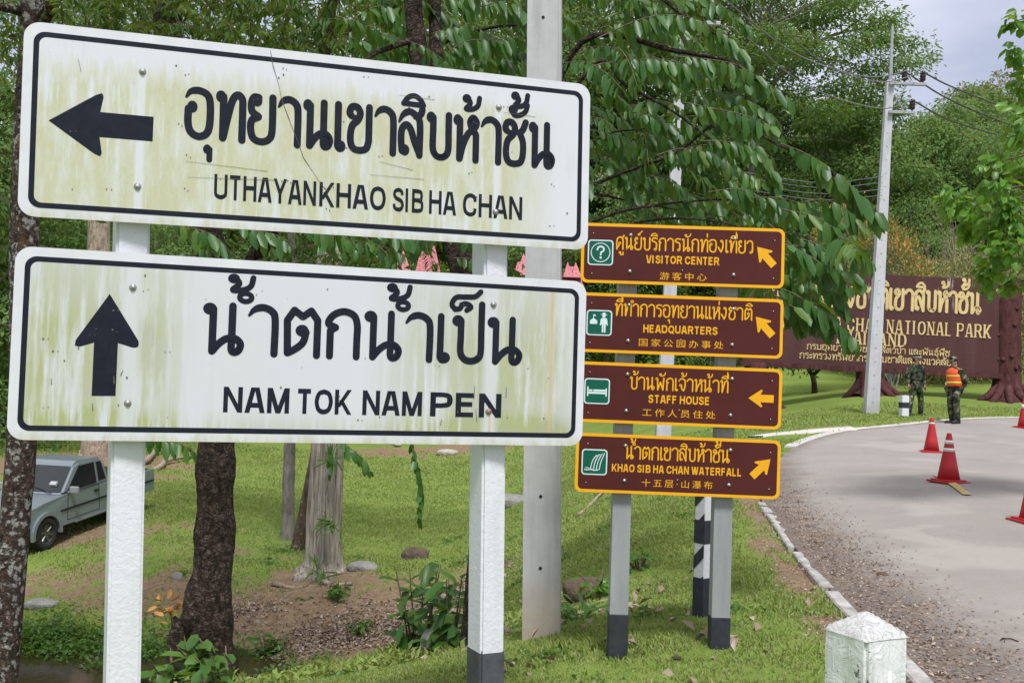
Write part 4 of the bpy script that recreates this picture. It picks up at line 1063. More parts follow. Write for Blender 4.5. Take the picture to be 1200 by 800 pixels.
# ------------------------------------------------------------------ bollards, marker posts, cones
def bollard():
    w = .134; p = Vector(((1021 - 600) / 1200 * 2.42, 2.42, 0)); zt = at(1021, 717, 2.42).z; zb = gz(p.x, p.y)
    T = thing('bollard', 'stout white concrete bollard with a pyramid top beside the kerb', 'bollard', (p.x, p.y, zb), rad(27))
    h = zt - zb; bm = bmesh.new(); bmesh.ops.create_cube(bm, size=1)
    for v in bm.verts: v.co = Vector((v.co.x * w, v.co.y * w, (v.co.z + .5) * (h - .045 + .25) - .25))
    bmesh.ops.bevel(bm, geom=[e for e in bm.edges if abs(e.verts[0].co.z - e.verts[1].co.z) > .1], offset=.008, segments=2, affect='EDGES')
    bmesh.ops.subdivide_edges(bm, edges=[e for e in bm.edges if abs(e.verts[0].co.z - e.verts[1].co.z) > .1], cuts=26)
    for v in bm.verts:
        q = fbm(np.array([v.co[:]]) * 16)[0]; v.co.x += .0022 * q; v.co.y += .0022 * fbm(np.array([v.co[:]]) * 16 + 5)[0]
    me = bpy.data.meshes.new('shaft'); bm.to_mesh(me); bm.free()
    g = N('bollard_paint'); f = g.noise(16, 6, .7, dist=.8)
    st = g.ramp(g.noise(1, 6, .7, g.mapped((26, 26, 3))), [(.48, 0.0), (.72, .8)])
    c = g.mix(st, (.74, .76, .75), (.33, .38, .31))
    ch = g.ramp(g.math('ADD', g.noise(30, 6, .75), g.math('MULTIPLY', g.noise(4, 2), .5)), [(.87, 0.0), (.91, .95)]); c = g.mix(ch, c, (.055, .045, .05))
    g.set(c, .6); g.bump(g.math('ADD', f, g.math('MULTIPLY', g.noise(1, 4, .6, g.mapped((60, 60, 12))), .5)), .8, .01); M['bollard'] = g.m
    o = link('shaft', me, M['bollard'], T)
    # pyramid cap, slightly overhanging and lumpy with thick paint
    n = 14; V = []; F = []; c0 = w / 2 + .0012
    for i in range(n + 1):
        for j in range(n + 1):
            x = -1 + 2 * i / n; y = -1 + 2 * j / n; r = max(abs(x), abs(y)); zz = (1 - max(r, .10)) * .048 + .008
            q = fbm(np.array([[x * 4, y * 4, 1.7]]))[0]
            V.append((x * c0, y * c0, h - .05 + zz + .0010 * q - (.006 if r > .99 else 0)))
    for i in range(n):
        for j in range(n): F.append((i * (n + 1) + j, (i + 1) * (n + 1) + j, (i + 1) * (n + 1) + j + 1, i * (n + 1) + j + 1))
    g = N('bollard_cap_paint'); v = g.ramp(g.noise(24, 5, .6, dist=2.2), [(.46, 0.0), (.5, .85), (.54, 0.0)]); c = g.mix(v, (.50, .50, .495), (.22, .205, .195))
    k = g.ramp(g.noise(13, 3), [(.56, 0.0), (.68, .5)]); c = g.mix(k, c, (.62, .50, .40)); g.set(c, .65); g.bump(g.noise(28, 5, .6, dist=1.5), .5, .006)
    MB().add(V, F).build('pyramid_cap', g.m, T, True)
    # a trowelled ridge on the front face
    s = MB(); s.tube([(.008, -w / 2 + .001, h - .12), (.005, -w / 2 + .001, h - .25), (.008, -w / 2 + .001, h - .5)], .004, 6); s.build('paint_ridge', M['bollard'], o, True)
bollard()

def banded(name, label, loc, w, h, rz, bands, diag, lean=(0, 0), m0='paint_white', cat='marker post', top=None):
    T = thing(name, label, cat, loc, rz)
    MB().box((0, 0, h / 2 - .15), (w, w, h + .3), None, .008).build('post', M[m0], T)
    for k, (z0, z1) in enumerate(bands):
        b = MB().box((0, 0, (z0 + z1) / 2), (w + .006, w + .006, z1 - z0), None, .004).build('black_band', M['post_black'], T)
    T.rotation_euler = (lean[0], lean[1], rz); return T
g_ = gnd(833, 726, 5)
p_ = on(829, 7.05)
T = banded('guide_post', 'black and white banded guide post behind the right leg of the brown signs', p_, .09, .92, rad(38), [(.0, .27), (.50, .66), (.86, .925)], False)
dm = MB()
for k in range(4):     # slanting bands on the shadowed left face
    z = .10 + k * .21; x = -.0485; dm.add([(x, -.045, z + .10), (x, -.045, z + .19), (x, .045, z + .10), (x, .045, z + .01)], [(0, 1, 2, 3)])
dm.build('slanting_band', M['post_black'], T)
banded('guide_post', 'short white guide post with one black band beside the soldiers', gnd(1059, 489.5, 20), .2, .62, rad(8), [(.0, .05), (.27, .43)], False)

M['cone_red'] = pmat('cone_plastic', (0.46, 0.022, 0.028), (0.35, 0.016, 0.022), 5, .45, .05, 30)
M['cone_white'] = pmat('cone_reflective', (0.72, 0.70, 0.70), (0.60, 0.58, 0.58), 12, .5)
def cone(label, loc, bands, rz, h=.70):
    T = thing('traffic_cone', label, 'traffic cone', loc, rz, 'red traffic cones along the road')
    R0, R1 = .155, .032; b = MB(); b.box((0, 0, .016), (.42, .42, .03), None, .010); b.box((0, 0, .040), (.34, .34, .02), None, .008); b.build('base', M['cone_red'], T)
    rr = lambda z: R0 + (R1 - R0) * (z - .04) / (h - .04)
    c = MB().lathe([(R0, .045), (rr(.25), .25), (rr(.5), .5), (R1, h - .012), (R1 * .8, h), (R1 * .55, h - .004)], 26).build('cone_body', M['cone_red'], T, True)
    for z0, z1 in bands: MB().lathe([(rr(z0) + .002, z0), (rr(z1) + .002, z1)], 26).build('reflective_band', M['cone_white'], c, True)
cone('red traffic cone with two white bands standing on the yellow line', gnd(1111.5, 565.5, 8), [(.545, .60), (.44, .49)], .3, .70)
cone('plain red traffic cone with a faint band behind the two-banded cone', gnd(1091.5, 530.5, 12), [(.585, .615)], -.2, .71)
cone('red traffic cone cut off by the right edge, nearest the camera', gnd(1212, 612.5, 6), [(.50, .57)], .15, .70)
cone('farthest red traffic cone at the right edge near the lawn', gnd(1200, 502, 15), [(.50, .60)], .4, .74)

# ------------------------------------------------------------------ the park name board, a wall carried on trunk-shaped legs
M['maroon'] = None
def _maroon():
    g = N('maroon_render'); st = g.ramp(g.noise(1, 5, .65, g.mapped((2.4, 2.4, .32))), [(.50, 0.0), (.78, .55)])
    c = g.mix(st, (.078, .029, .029), (.118, .058, .056))
    zz = g.sep()['Z']; dr = g.math('MULTIPLY', g.ramp(g.noise(1, 4, .7, g.mapped((7, 7, .5))), [(.60, 0.0), (.66, .8)]), g.ramp(g.math('MULTIPLY', zz, .2), [(.90, 0.0), (.97, 1.0)]))
    c = g.mix(dr, c, (.42, .38, .36)); g.set(c, .7, spec=.3); g.bump(g.noise(9, 5), .3, .03); return g.m
M['maroon'] = _maroon()
M['maroon_trunk'] = bark('maroon_trunk_render', (.055, .020, .022), (.115, .048, .046), None, 3, .4, .8, dist=.06)
M['gold'] = pmat('pale_gold_letters', (.62, .46, .20), (.72, .56, .28), 3, .45, spec=.4)
def name_board():
    D = 36.0; b = on(1020, D); k = D / FOC
    T = thing('park_name_board', 'huge maroon park name board with raised pale gold letters on tree-trunk shaped legs', 'name board', (b.x, D, 0), rad(0))
    ztop = at(1040, 322, D).z; zbot = at(1040, 431, D).z
    xL = at(868, 400, D).x - b.x; xR = at(1178, 380, D).x - b.x
    tl = math.tan(rad(-1.1))
    P = MB(); P.prism([(xL, zbot - tl * 0), (xR, zbot), (xR, ztop), (xL, ztop)], -.16, .16)
    p = P.build('board', M['maroon'], T); p.rotation_euler = (0, rad(1.1), 0)
    MB().prism([(xL - .1, zbot - .17), (xR, zbot - .17), (xR, zbot - .003), (xL - .1, zbot - .003)], -.26, .2).build('lower_beam', M['maroon_trunk'], p)
    Z = lambda py, px=1040: at(px, py, D).z
    X = lambda px, py=380: at(px, py, D).x - b.x
    Z0 = lambda py, px: Z(py, px) + (X(px) * math.tan(rad(1.1)))       # undo the board's tilt
    i = Ink(-.165, .0004, .05)
    i.thai('อุทยานแห่งชาติเขาสิบห้าชั้น', X(896), X(1143), Z0(363, 1020), .80, .135, 'ring', False); i.build('thai_lettering', M['gold'], p)
    i = Ink(-.165, .0004, .05); i.latin('KHAO SIB HA CHAN NATIONAL PARK', X(886), X(1156), Z0(389.5, 1020), .47, .19, .085, .07, .20, .42); i.build('english_lettering', M['gold'], p)
    i = Ink(-.165, .0004, .05); i.latin('THAILAND', X(974), X(1058), Z0(404.5, 1020), .44, .19, .085, .07, .20, .42); i.build('english_lettering', M['gold'], p)
    i = Ink(-.165, .0003, .03); i.thai('กรมอุทยานแห่งชาติ สัตว์ป่า และพันธุ์พืช', X(942), X(1109), Z0(413.5, 1025), .20, .135, 'ring', False)
    i.build('thai_lettering', M['gold'], p)
    i = Ink(-.165, .0003, .03); i.thai('กระทรวงทรัพยากรธรรมชาติและสิ่งแวดล้อม', X(934), X(1118), Z0(424.5, 1025), .215, .135, 'ring', False)
    i.build('thai_lettering', M['gold'], p)
    # legs: flaring trunks with roots, the right one rising past the board's end
    def leg(px, w, top, roots, seed):
        zb = gz(at(px, 460, D).x, D) ; x = X(px, 460); H = top - zb; pts = []; rs = []
        for f in (-.03, 0, .03, .07, .13, .22, .38, .6, .8, 1.0):
            pts.append((x + .03 * math.sin(f * 5 + seed), .05, zb + H * f)); rs.append(w * (1 + 1.05 * math.exp(-max(f * H, 0) / .26)))
        o = MB().tube(pts, rs, 26, noise=.10, ns=1.6, seed=seed).build('leg', M['maroon_trunk'], T, True)
        r = MB(); rr = random.Random(seed)
        for a in roots:
            a = rad(a); q = [(x + math.cos(a) * s, .05 + math.sin(a) * s, 0) for s in (w * .8, w * 1.6, w * 2.3, w * 3.0)]
            zz = (.55, .20, .06, -.06); r.tube([(u, v, gz(u + b.x, v + D) + h) for (u, v, _), h in zip(q, zz)], [.16, .15, .11, .04], 8)
        r.build('root', M['maroon_trunk'], o, True)
        return o
    leg(1019, .40, zbot + .05, (-160, -120, -60, -20, 200), 1)
    lg = leg(1181, .44, ztop + .02, (-165, -140, -110, -80, -40, -10), 2)
    leg(885, .42, zbot + .05, (-140, -40), 3)
    kn = MB(); rr = random.Random(5); zb = gz(at(1181, 460, D).x, D)
    for _ in range(16):
        a = rr.uniform(-2.8, -.3); z = rr.uniform(zb + .7, ztop - .2); c = (X(1181) + .44 * math.cos(a), .05 + .44 * math.sin(a), z); kn.tube([c, (c[0] + .05 * math.cos(a), c[1] + .05 * math.sin(a), z)], [.09, .04], 8)
    kn.build('knot', M['maroon_trunk'], lg, True)
name_board()

# ------------------------------------------------------------------ soldiers
def camo():
    g = N('camouflage_cloth'); f = g.noise(7, 3, .55, dist=.7); f2 = g.noise(10, 3, .6, g.mapped(1.0, loc=(4, 7, 2)), .9)
    c = g.ramp(f, [(0, (.012, .014, .012)), (.40, (.012, .014, .012)), (.46, (.055, .075, .035)), (.55, (.15, .14, .085)), (.60, (.045, .06, .03)), (.63, (.38, .38, .33))], True)
    c = g.mix(g.ramp(f2, [(.57, 0.0), (.58, 1.0)], True), c, (.016, .016, .015)); g.set(c, .85, spec=.2); return g.m
M['camo'] = camo()
M['skin'] = pmat('skin', (.36, .20, .13), (.31, .17, .11), 9, .6)
M['boot'] = pmat('black_boot', (.012, .012, .012), (.022, .022, .022), 14, .45)
M['cap'] = pmat('dark_cap', (.014, .015, .016), (.022, .023, .023), 10, .8)
M['cap_band'] = pmat('pale_cap_band', (.42, .44, .45), (.36, .37, .38), 10, .8)
M['hair'] = pmat('black_hair', (.010, .009, .009), (.018, .016, .015), 20, .6)
M['vest_orange'] = pmat('orange_vest', (.80, .11, .03), (.66, .09, .03), 8, .7)
M['vest_yellow'] = pmat('yellow_vest_tape', (.70, .66, .06), (.62, .58, .06), 8, .6)
M['glove'] = pmat('white_glove', (.70, .70, .70), (.60, .60, .60), 8, .8)
def skin_mesh(name, joints, edges, m, parent, root=0, sub=2):
    me = bpy.data.meshes.new(name); me.from_pydata([j[:3] for j in joints], edges, []); me.update()
    o = bpy.data.objects.new(name, me); COL.objects.link(o)
    md = o.modifiers.new('skin', 'SKIN'); md.branch_smoothing = .4
    lay = me.skin_vertices[0].data if me.skin_vertices else None
    if lay is None:
        bm = bmesh.new(); bm.from_mesh(me); bm.verts.layers.skin.verify(); bm.to_mesh(me); bm.free(); lay = me.skin_vertices[0].data
    for v, j in zip(lay, joints):
        v.radius = (j[3], j[4] if len(j) > 4 else j[3]); v.use_root = False
    lay[root].use_root = True
    sb = o.modifiers.new('sub', 'SUBSURF'); sb.levels = sub; sb.render_levels = sub
    bpy.context.view_layer.update()
    nm = bpy.data.meshes.new_from_object(o.evaluated_get(bpy.context.evaluated_depsgraph_get()))
    bpy.data.objects.remove(o); bpy.data.meshes.remove(me); nm.name = name; nm.materials.clear()
    return link(name, nm, m, parent, True)

def person(label, loc, rz, J, vest=False, band=True, glove=False, look=0.0):
    """J: joints in the figure's own frame (x right, -y forward, z up)"""
    T = thing('person', label, 'person', loc, rz)
    g = lambda k: Vector(J[k])
    names = ['pelvis', 'waist', 'chest', 'neck', 'head', 'crown']
    R = {'pelvis': (.10, .08), 'waist': (.10, .08), 'chest': (.11, .08), 'neck': (.055, .055), 'chin': (.06, .075), 'head': (.078, .095), 'crown': (.060, .072),
         'sh': .062, 'el': .044, 'wr': .032, 'ha': .036, 'hip': .088, 'kn': .060, 'an': .030, 'he': .03, 'to': .018}
    # body: one continuous surface
    jn = ['pelvis', 'waist', 'chest', 'neck', 'head', 'crown']; jo = [tuple(J[k]) + (R[k] if isinstance(R[k], tuple) else (R[k], R[k])) for k in jn]; ed = [(0, 1), (1, 2), (2, 3), (3, 4), (4, 5)]
    for s in 'lr':
        n = len(jo)
        for k in ('sh', 'el', 'wr', 'ha'): jo.append(tuple(J[s + k]) + (R[k] * .92,) * 2)
        ed += [(2, n), (n, n + 1), (n + 1, n + 2), (n + 2, n + 3)]; n = len(jo)
        for k in ('hip', 'kn', 'an', 'to'): jo.append(tuple(J[s + k]) + (R[k] * .9,) * 2)
        ed += [(0, n), (n, n + 1), (n + 1, n + 2), (n + 2, n + 3)]
    body = skin_mesh('body', jo, ed, M['skin'], T)
    # face and ears
    H = g('head'); F = Matrix.Rotation(look, 3, 'Z')
    fm = MB(); fm.lathe([(.018, -.012), (.012, .02), (.006, .034)], 8, H + F @ Vector((0, -.098, -.012)), Matrix.Rotation(rad(20), 3, 'X'))
    fm.build('nose', M['skin'], body, True)
    for sx in (-1, 1):
        MB().lathe([(.0001, -.006), (.012, -.004), (.012, .004), (.0001, .006)], 8, H + F @ Vector((sx * .032, -.086, .018)), F @ Matrix.Rotation(rad(90), 3, 'X')).build('eye', M['hair'], body)
        MB().lathe([(.012, -.008), (.028, 0), (.012, .008)], 10, H + F @ Vector((sx * .084, .012, -.005)), F @ Matrix.Rotation(rad(90), 3, 'Y')).build('ear', M['skin'], body)
    MB().box(H + F @ Vector((0, -.090, -.050)), (.045, .012, .010), F).build('mouth', M['hair'], body)
    # hands: palm grows out of the wrist, five curled digits each
    for s, sx in (('l', -1), ('r', 1)):
        wv, hv = g(s + 'wr'), g(s + 'ha'); d = (hv - wv).normalized(); side = Vector((0, -1, 0)) if abs(d.y) < .7 else Vector((0, 0, 1)); side = (side - d * side.dot(d)).normalized(); inn = d.cross(side)
        m_ = M['glove'] if glove else M['skin']
        hm = MB(); hm.tube([wv, hv, hv + d * .04], [.026, .038, .036], 10, flat=.55)
        for q, (o, L) in enumerate(((-.027, .055), (-.009, .066), (.009, .062), (.026, .048))):
            p0 = hv + d * .035 + side * -o; cur = inn * (.012 if s == 'l' else -.012)
            hm.tube([p0, p0 + d * L * .45, p0 + d * L * .8 + cur, p0 + d * L * .95 + cur * 2.2], [.010, .0095, .009, .006], 6)
        p0 = hv + side * .034; hm.tube([p0 - side * .01, p0 + side * .018 + d * .025, p0 + side * .016 + d * .055], [.012, .011, .008], 6)
        hm.build('hand' if not glove else 'glove', m_, body, True)
    # jacket, trousers
    e = .012
    jo = [(*J['pelvis'][:2], J['pelvis'][2] - .09, .185, .150), (*J['waist'], .172, .140), (*J['chest'], .212, .150), (J['neck'][0], J['neck'][1], J['neck'][2] - .03, .105, .100), (J['neck'][0], J['neck'][1], J['neck'][2] + .01, .070, .070)]; ed = [(0, 1), (1, 2), (2, 3), (3, 4)]
    for s in 'lr':
        n = len(jo)
        for k, r in (('sh', .098), ('el', .078), ('wr', .058)): jo.append(tuple(J[s + k]) + (r, r))
        ed += [(2, n), (n, n + 1), (n + 1, n + 2)]
    jk = skin_mesh('jacket', jo, ed, M['camo'], T, 1)
    jo = [(*J['pelvis'][:2], J['pelvis'][2] - .01, .168, .140)]; ed = []
    for s in 'lr':
        n = len(jo); k_, a_ = g(s + 'kn'), g(s + 'an')
        for p, r in ((J[s + 'hip'], .110), (J[s + 'kn'], .084), (tuple(k_.lerp(a_, .60)), .080), (tuple(k_.lerp(a_, .97)), .070)): jo.append(tuple(p) + (r, r))
        ed += [(0, n), (n, n + 1), (n + 1, n + 2), (n + 2, n + 3)]
    skin_mesh('trousers', jo, ed, M['camo'], T, 0)
    bl = MB(); c = g('waist') + Vector((0, 0, -.06)); bl.lathe([(.160, -.022), (.165, 0), (.160, .022)], 20, c, Matrix.Diagonal((1, .8, 1))); bl.build('belt', M['boot'], jk, True)
    for s in 'lr':
        a_, t_, k_ = g(s + 'an'), g(s + 'to'), g(s + 'kn'); f = (t_ - a_); f.z = 0; f.normalize(); heel = a_ - f * .05; heel.z = .035
        b = MB(); b.tube([a_.lerp(k_, .42), a_.lerp(k_, .15), a_ + Vector((0, 0, -.02)) - f * .01, Vector((a_.x, a_.y, .05)) - f * .02], [.072, .070, .068, .064], 12)
        b.tube([heel, Vector((a_.x, a_.y, .045)) + f * .03, Vector((t_.x, t_.y, .040)), Vector((t_.x, t_.y, .032)) + f * .05], [.054, .060, .056, .034], 12, flat=.85); b.build('boot', M['boot'], T, True)
    # cap
    cp = MB(); cp.lathe([(.098, -.005), (.102, .03), (.100, .06), (.085, .085), (.05, .10), (.0001, .103)], 22, H + Vector((0, .005, .045)), Matrix.Diagonal((.92, 1.08, 1)))
    V = []; br = []
    for k in range(9):
        a = rad(-150 + 120 * k / 8); V += [F @ Vector((.092 * math.cos(a), .104 * math.sin(a), .045)), F @ Vector((.105 * math.cos(a), .165 * math.sin(a), .030))]
    V = [v + H for v in V]; V += [v + Vector((0, 0, .008)) for v in V]; n = 18
    Fs = [(2 * k, 2 * k + 1, 2 * k + 3, 2 * k + 2) for k in range(8)] + [(n + 2 * k, n + 2 * k + 2, n + 2 * k + 3, n + 2 * k + 1) for k in range(8)] + [(2 * k + 1, n + 2 * k + 1, n + 2 * k + 3, 2 * k + 3) for k in range(8)]
    cp.add(V, Fs); cap = cp.build('cap', M['cap'] if band else M['camo'], T, True)
    if band: MB().lathe([(.1035, .0), (.106, .012), (.1055, .028)], 22, H + Vector((0, .005, .045)), Matrix.Diagonal((.92, 1.08, 1))).build('cap_band', M['cap_band'], cap, True)
    MB().lathe([(.060, -.06), (.078, -.02), (.086, .04)], 18, H + F @ Vector((0, .040, .015)), Matrix.Diagonal((.92, 1.0, 1))).build('hair', M['hair'], body, True)
    if vest:
        w = g('waist'); v = MB().lathe([(.205, -.13), (.222, -.10), (.226, .05), (.236, .20), (.225, .28), (.165, .335), (.10, .36)], 24, w, Matrix.Diagonal((1, .80, 1))).build('safety_vest', M['vest_orange'], T, True)
        w = g('waist')
        for z, r in ((-.03, .2245), (.14, .232)): MB().lathe([(r, -.022), (r + .003, 0), (r + .001, .022)], 24, (w.x, w.y, w.z + z), Matrix.Diagonal((1, .80, 1))).build('reflective_tape', M['vest_yellow'], v, True)
        for sx in (-1, 1): MB().tube([(w.x + sx * .10, w.y + .170, w.z - .08), (w.x + sx * .10, w.y + .176, w.z + .2), (w.x + sx * .09, w.y + .13, w.z + .34)], .024, 8, flat=.4).build('reflective_tape', M['vest_yellow'], v, True)
    return T
S1 = dict(pelvis=(0, 0, .93), waist=(0, 0, 1.10), chest=(0, 0, 1.32), neck=(0, -.01, 1.48), head=(0, -.03, 1.61), crown=(0, -.02, 1.68),
          lsh=(-.20, 0, 1.39), lel=(-.265, .03, 1.12), lwr=(-.27, -.03, .90), lha=(-.265, -.05, .84), rsh=(.20, 0, 1.39), rel=(.27, .03, 1.12), rwr=(.255, -.05, .90), rha=(.245, -.08, .84),
          lhip=(-.11, 0, .86), lkn=(-.17, -.02, .49), lan=(-.205, .02, .10), lto=(-.235, -.12, .05), rhip=(.11, 0, .86), rkn=(.165, -.02, .49), ran=(.205, .02, .10), rto=(.235, -.12, .05))
p = gnd(1072.5, 488, 20)
person('person in camouflage uniform and pale-banded dark cap with legs apart behind the white guide post', p, rad(18), S1, False, True, look=rad(40))
S2 = dict(pelvis=(0, .0, .93), waist=(0, .01, 1.10), chest=(0, .015, 1.32), neck=(0, -.01, 1.48), head=(0, -.035, 1.60), crown=(0, -.03, 1.67),
          lsh=(-.20, .01, 1.39), lel=(-.27, .10, 1.14), lwr=(-.20, -.06, 1.03), lha=(-.15, -.11, 1.03), rsh=(.20, .01, 1.39), rel=(.265, .12, 1.13), rwr=(.19, .16, .96), rha=(.13, .19, .93),
          lhip=(-.10, 0, .86), lkn=(-.105, -.03, .49), lan=(-.10, .03, .10), lto=(-.11, -.12, .05), rhip=(.10, 0, .86), rkn=(.10, -.01, .49), ran=(.10, .04, .10), rto=(.115, -.11, .05))
p = gnd(1117.5, 496.5, 20)
person('person in camouflage with an orange and yellow safety vest standing on the road edge', p, rad(-108 + 35), S2, True, False, True)

# ------------------------------------------------------------------ pickup truck
M['truck_paint'] = pmat('silver_blue_car_paint', (.26, .30, .33), (.24, .28, .31), 2, .22, metal=.35, spec=.5)
M['car_glass'] = pmat('car_window_glass', (.012, .016, .018), (.018, .022, .024), 2, .05, spec=.7)
M['car_black'] = pmat('black_car_trim', (.012, .012, .013), (.02, .02, .021), 10, .5)
M['tyre'] = pmat('tyre_rubber', (.016, .016, .016), (.028, .027, .026), 14, .85)
M['rim'] = M['rim']
M['wheel_rim'] = pmat('dark_alloy', (.12, .12, .12), (.16, .155, .15), 10, .4, metal=.6)
M['lamp_glass'] = pmat('headlight_glass', (.55, .58, .60), (.45, .47, .50), 6, .1, spec=.7)
M['chrome'] = pmat('chrome', (.55, .56, .58), (.48, .49, .50), 6, .2, metal=.9)
def truck():
    SCL = .92
    # own frame: x forward from the rear axle, y to the truck's left, z up
    fr = gnd(50, 645, 14); ang = math.atan2(-math.sin(rad(77)), -math.cos(rad(77))); WB = 2.85; hd = Vector((math.cos(ang), math.sin(ang), 0)); lf = Vector((-hd.y, hd.x, 0))
    o = fr - hd * WB * SCL - lf * .72 * SCL; o.z = 0
    zf, zr = fr.z, gz(o.x, o.y)
    T = thing('pickup_truck', 'silver grey extended cab pickup truck parked on the grass behind the lichen covered trunk', 'pickup truck', (o.x, o.y, zr), ang)
    T.rotation_euler = (0, -math.atan2(zf - zr, WB * SCL), ang); T.rotation_euler = Matrix.Rotation(ang, 3, 'Z').to_4x4().to_euler() if abs(zf - zr) < .02 else (Matrix.Rotation(ang, 3, 'Z') @ Matrix.Rotation(-math.atan2(zf - zr, WB * SCL), 3, 'Y')).to_euler()
    T.scale = (SCL,) * 3
    W = .82
    def arch(xc, r, x_lo, x_hi, z):     # points round a wheel opening, from front to rear
        return [(xc + r * math.cos(a), .34 + r * math.sin(a)) for a in np.linspace(math.acos(min(1, (x_hi - xc) / r)) if False else 0.05, math.pi - .05, 10)]
    side = [(-1.12, .50), (-1.14, .72), (-1.12, 1.00), (.62, 1.01), (.64, 1.04), (2.02, 1.06), (2.25, 1.05), (2.9, 1.0), (3.32, .93), (3.42, .80), (3.42, .52), (3.28, .42)]
    low = [(WB + .40, .42)] + arch(WB, .40, 0, 0, 0) + [(WB - .42, .40), (.44, .40)] + arch(0, .40, 0, 0, 0) + [(-.42, .46)]
    prof = side + low
    def extr(prof, y0, y1, name, m, par, bev=.02, taper=None):
        bm = bmesh.new(); vs = [bm.verts.new((x, y0, z)) for x, z in prof]; f = bm.faces.new(vs)
        r = bmesh.ops.extrude_face_region(bm, geom=[f]); ex = [v for v in r['geom'] if isinstance(v, bmesh.types.BMVert)]
        for v in ex: v.co.y = y1
        if taper:
            for v in bm.verts: v.co = taper(v.co)
        bmesh.ops.recalc_face_normals(bm, faces=bm.faces)
        if bev: bmesh.ops.bevel(bm, geom=[e for e in bm.edges if all(abs(n) >= 0 for n in (1,)) and e.calc_face_angle(0) > .5 and abs(e.verts[0].co.y - e.verts[1].co.y) < .02], offset=bev, segments=2, affect='EDGES', clamp_overlap=True)
        me = bpy.data.meshes.new(name); bm.to_mesh(me); bm.free()
        return link(name, me, m, par)
    def tp(co):
        k = .06 * max(0, (co.z - .95)) + (.05 * max(0, co.x - 2.7)); co.y *= 1 - k; return co
    body = extr(prof, -W, W, 'body', M['truck_paint'], T, .05, tp)
    # cab: tapered greenhouse
    cab = [(.66, 1.03), (.78, 1.55), (.86, 1.64), (1.62, 1.665), (1.72, 1.63), (2.30, 1.055)]
    def tc_(co):
        co.y *= 1 - .20 * max(0, co.z - 1.05); return co
    cabo = extr(cab, -W + .03, W - .03, 'cab', M['truck_paint'], T, .05, tc_)
    yy = lambda z: (W - .03) * (1 - .20 * max(0, z - 1.05)) + .004
    def pane(pts, s, name='side_window', m='car_glass', d=.0, par=cabo):
        mb = MB(); V = [(x, s * (yy(z) + d), z) for x, z in pts]; mb.add(V, [tuple(range(len(V)))]); return mb.build(name, M[m], par)
    for s in (1, -1):
        pane([(1.10, 1.10), (1.10, 1.56), (1.63, 1.565), (2.13, 1.10)], s, d=-.0)
        pane([(1.13, 1.13), (1.13, 1.535), (1.615, 1.54), (2.06, 1.13)], s, 'door_glass', d=.004)
        pane([(.76, 1.13), (.86, 1.54), (1.03, 1.555), (1.03, 1.12)], s, 'quarter_window', d=.004)
        # door with its handle
        dr = MB(); ds = [(1.07, .50), (1.07, 1.06), (2.14, 1.06), (2.18, .50)]
        V = [(x, s * (W + .003), z) for x, z in ds]
        d_ = MB(); 
        for a, b in zip(ds, ds[1:] + ds[:1]): d_.tube([(a[0], s * (W + .0), a[1]), (b[0], s * (W + .0), b[1])], .0065, 5)
        door = d_.build('door_seam', M['car_black'], body)
        MB().box((1.17, s * (W + .016), .94), (.15, .03, .055), None, .01).build('door_handle', M['car_black'], body)
        MB().box((.95, s * (W + .012), .72), (3.9 - .0, .02, .05), None, .006).build('side_moulding', M['car_black'], body) if False else None
        for xa, xb in ((-1.1, -.45), (.45, WB - .46)): MB().box(((xa + xb) / 2, s * (W + .008), .735), (xb - xa, .018, .045), None, .006).build('side_moulding', M['car_black'], body)
        MB().box((1.18, s * (W - .05), .40), (1.5, .12, .06), None, .02).build('sill', M['truck_paint'], body)
        mi = MB().box((2.08, s * (W + .11), 1.13), (.08, .20, .15), None, .025); mi.box((2.08, s * (W + .0), 1.08), (.05, .08, .04), None, .01); mi.build('wing_mirror', M['steel'], body)
        for xc in (0, WB):
            V = [(xc + .47 * math.cos(a), s * (W + .035), .34 + .47 * math.sin(a)) for a in np.linspace(-.12, math.pi + .12, 16)]
            V2 = [(xc + .39 * math.cos(a), s * (W + .035), .34 + .39 * math.sin(a)) for a in np.linspace(-.12, math.pi + .12, 16)]; V3 = [(x, s * (W - .03), z) for x, _, z in V]; V4 = [(x, s * (W - .10), z) for x, _, z in V2]
            A = V + V2 + V3 + V4; F = []
            for k in range(15): F += [(k, k + 1, 17 + k, 16 + k), (32 + k, 33 + k, k + 1, k), (16 + k, 17 + k, 49 + k, 48 + k)]
            MB().add(A, F).build('wheel_arch_flare', M['truck_paint'], body)
            MB().box((xc - .42, s * (W - .12), .36), (.02, .22, .26), None, .005).build('mud_flap', M['car_black'], body)
        MB().box((3.41, s * .60, .78), (.06, .30, .16), None, .02).build('headlight', M['lamp_glass'], body)
    # windscreen, wipers, interior shapes seen through nothing: glass stays dark
    def wp(u, v):   # u across -1..1, v 0..1 up the screen
        z = 1.10 + v * .47; x = 2.30 - (z - 1.055) / (1.63 - 1.055) * .58 + .006; return (x + .012, u * (yy(z) - .07), z + .008)
    MB().add([wp(-1, 0), wp(1, 0), wp(1, 1), wp(-1, 1)], [(0, 1, 2, 3)]).build('windscreen', M['car_glass'], cabo)
    MB().box((2.15, .48, 1.245), (.10, .16, .08), Matrix.Rotation(.6, 3, 'Y')).build('dashboard_paper', M['cap_band'], cabo)
    MB().tube([(2.33, .55, 1.09), (2.22, .05, 1.18)], .010, 5).build('wiper', M['car_black'], cabo); MB().tube([(2.33, -.05, 1.09), (2.22, -.5, 1.18)], .010, 5).build('wiper', M['car_black'], cabo)
    MB().add([(.655, -.6, 1.12), (.655, .6, 1.12), (.745, .55, 1.5), (.745, -.55, 1.5)], [(0, 1, 2, 3)]).build('rear_window', M['car_glass'], cabo)
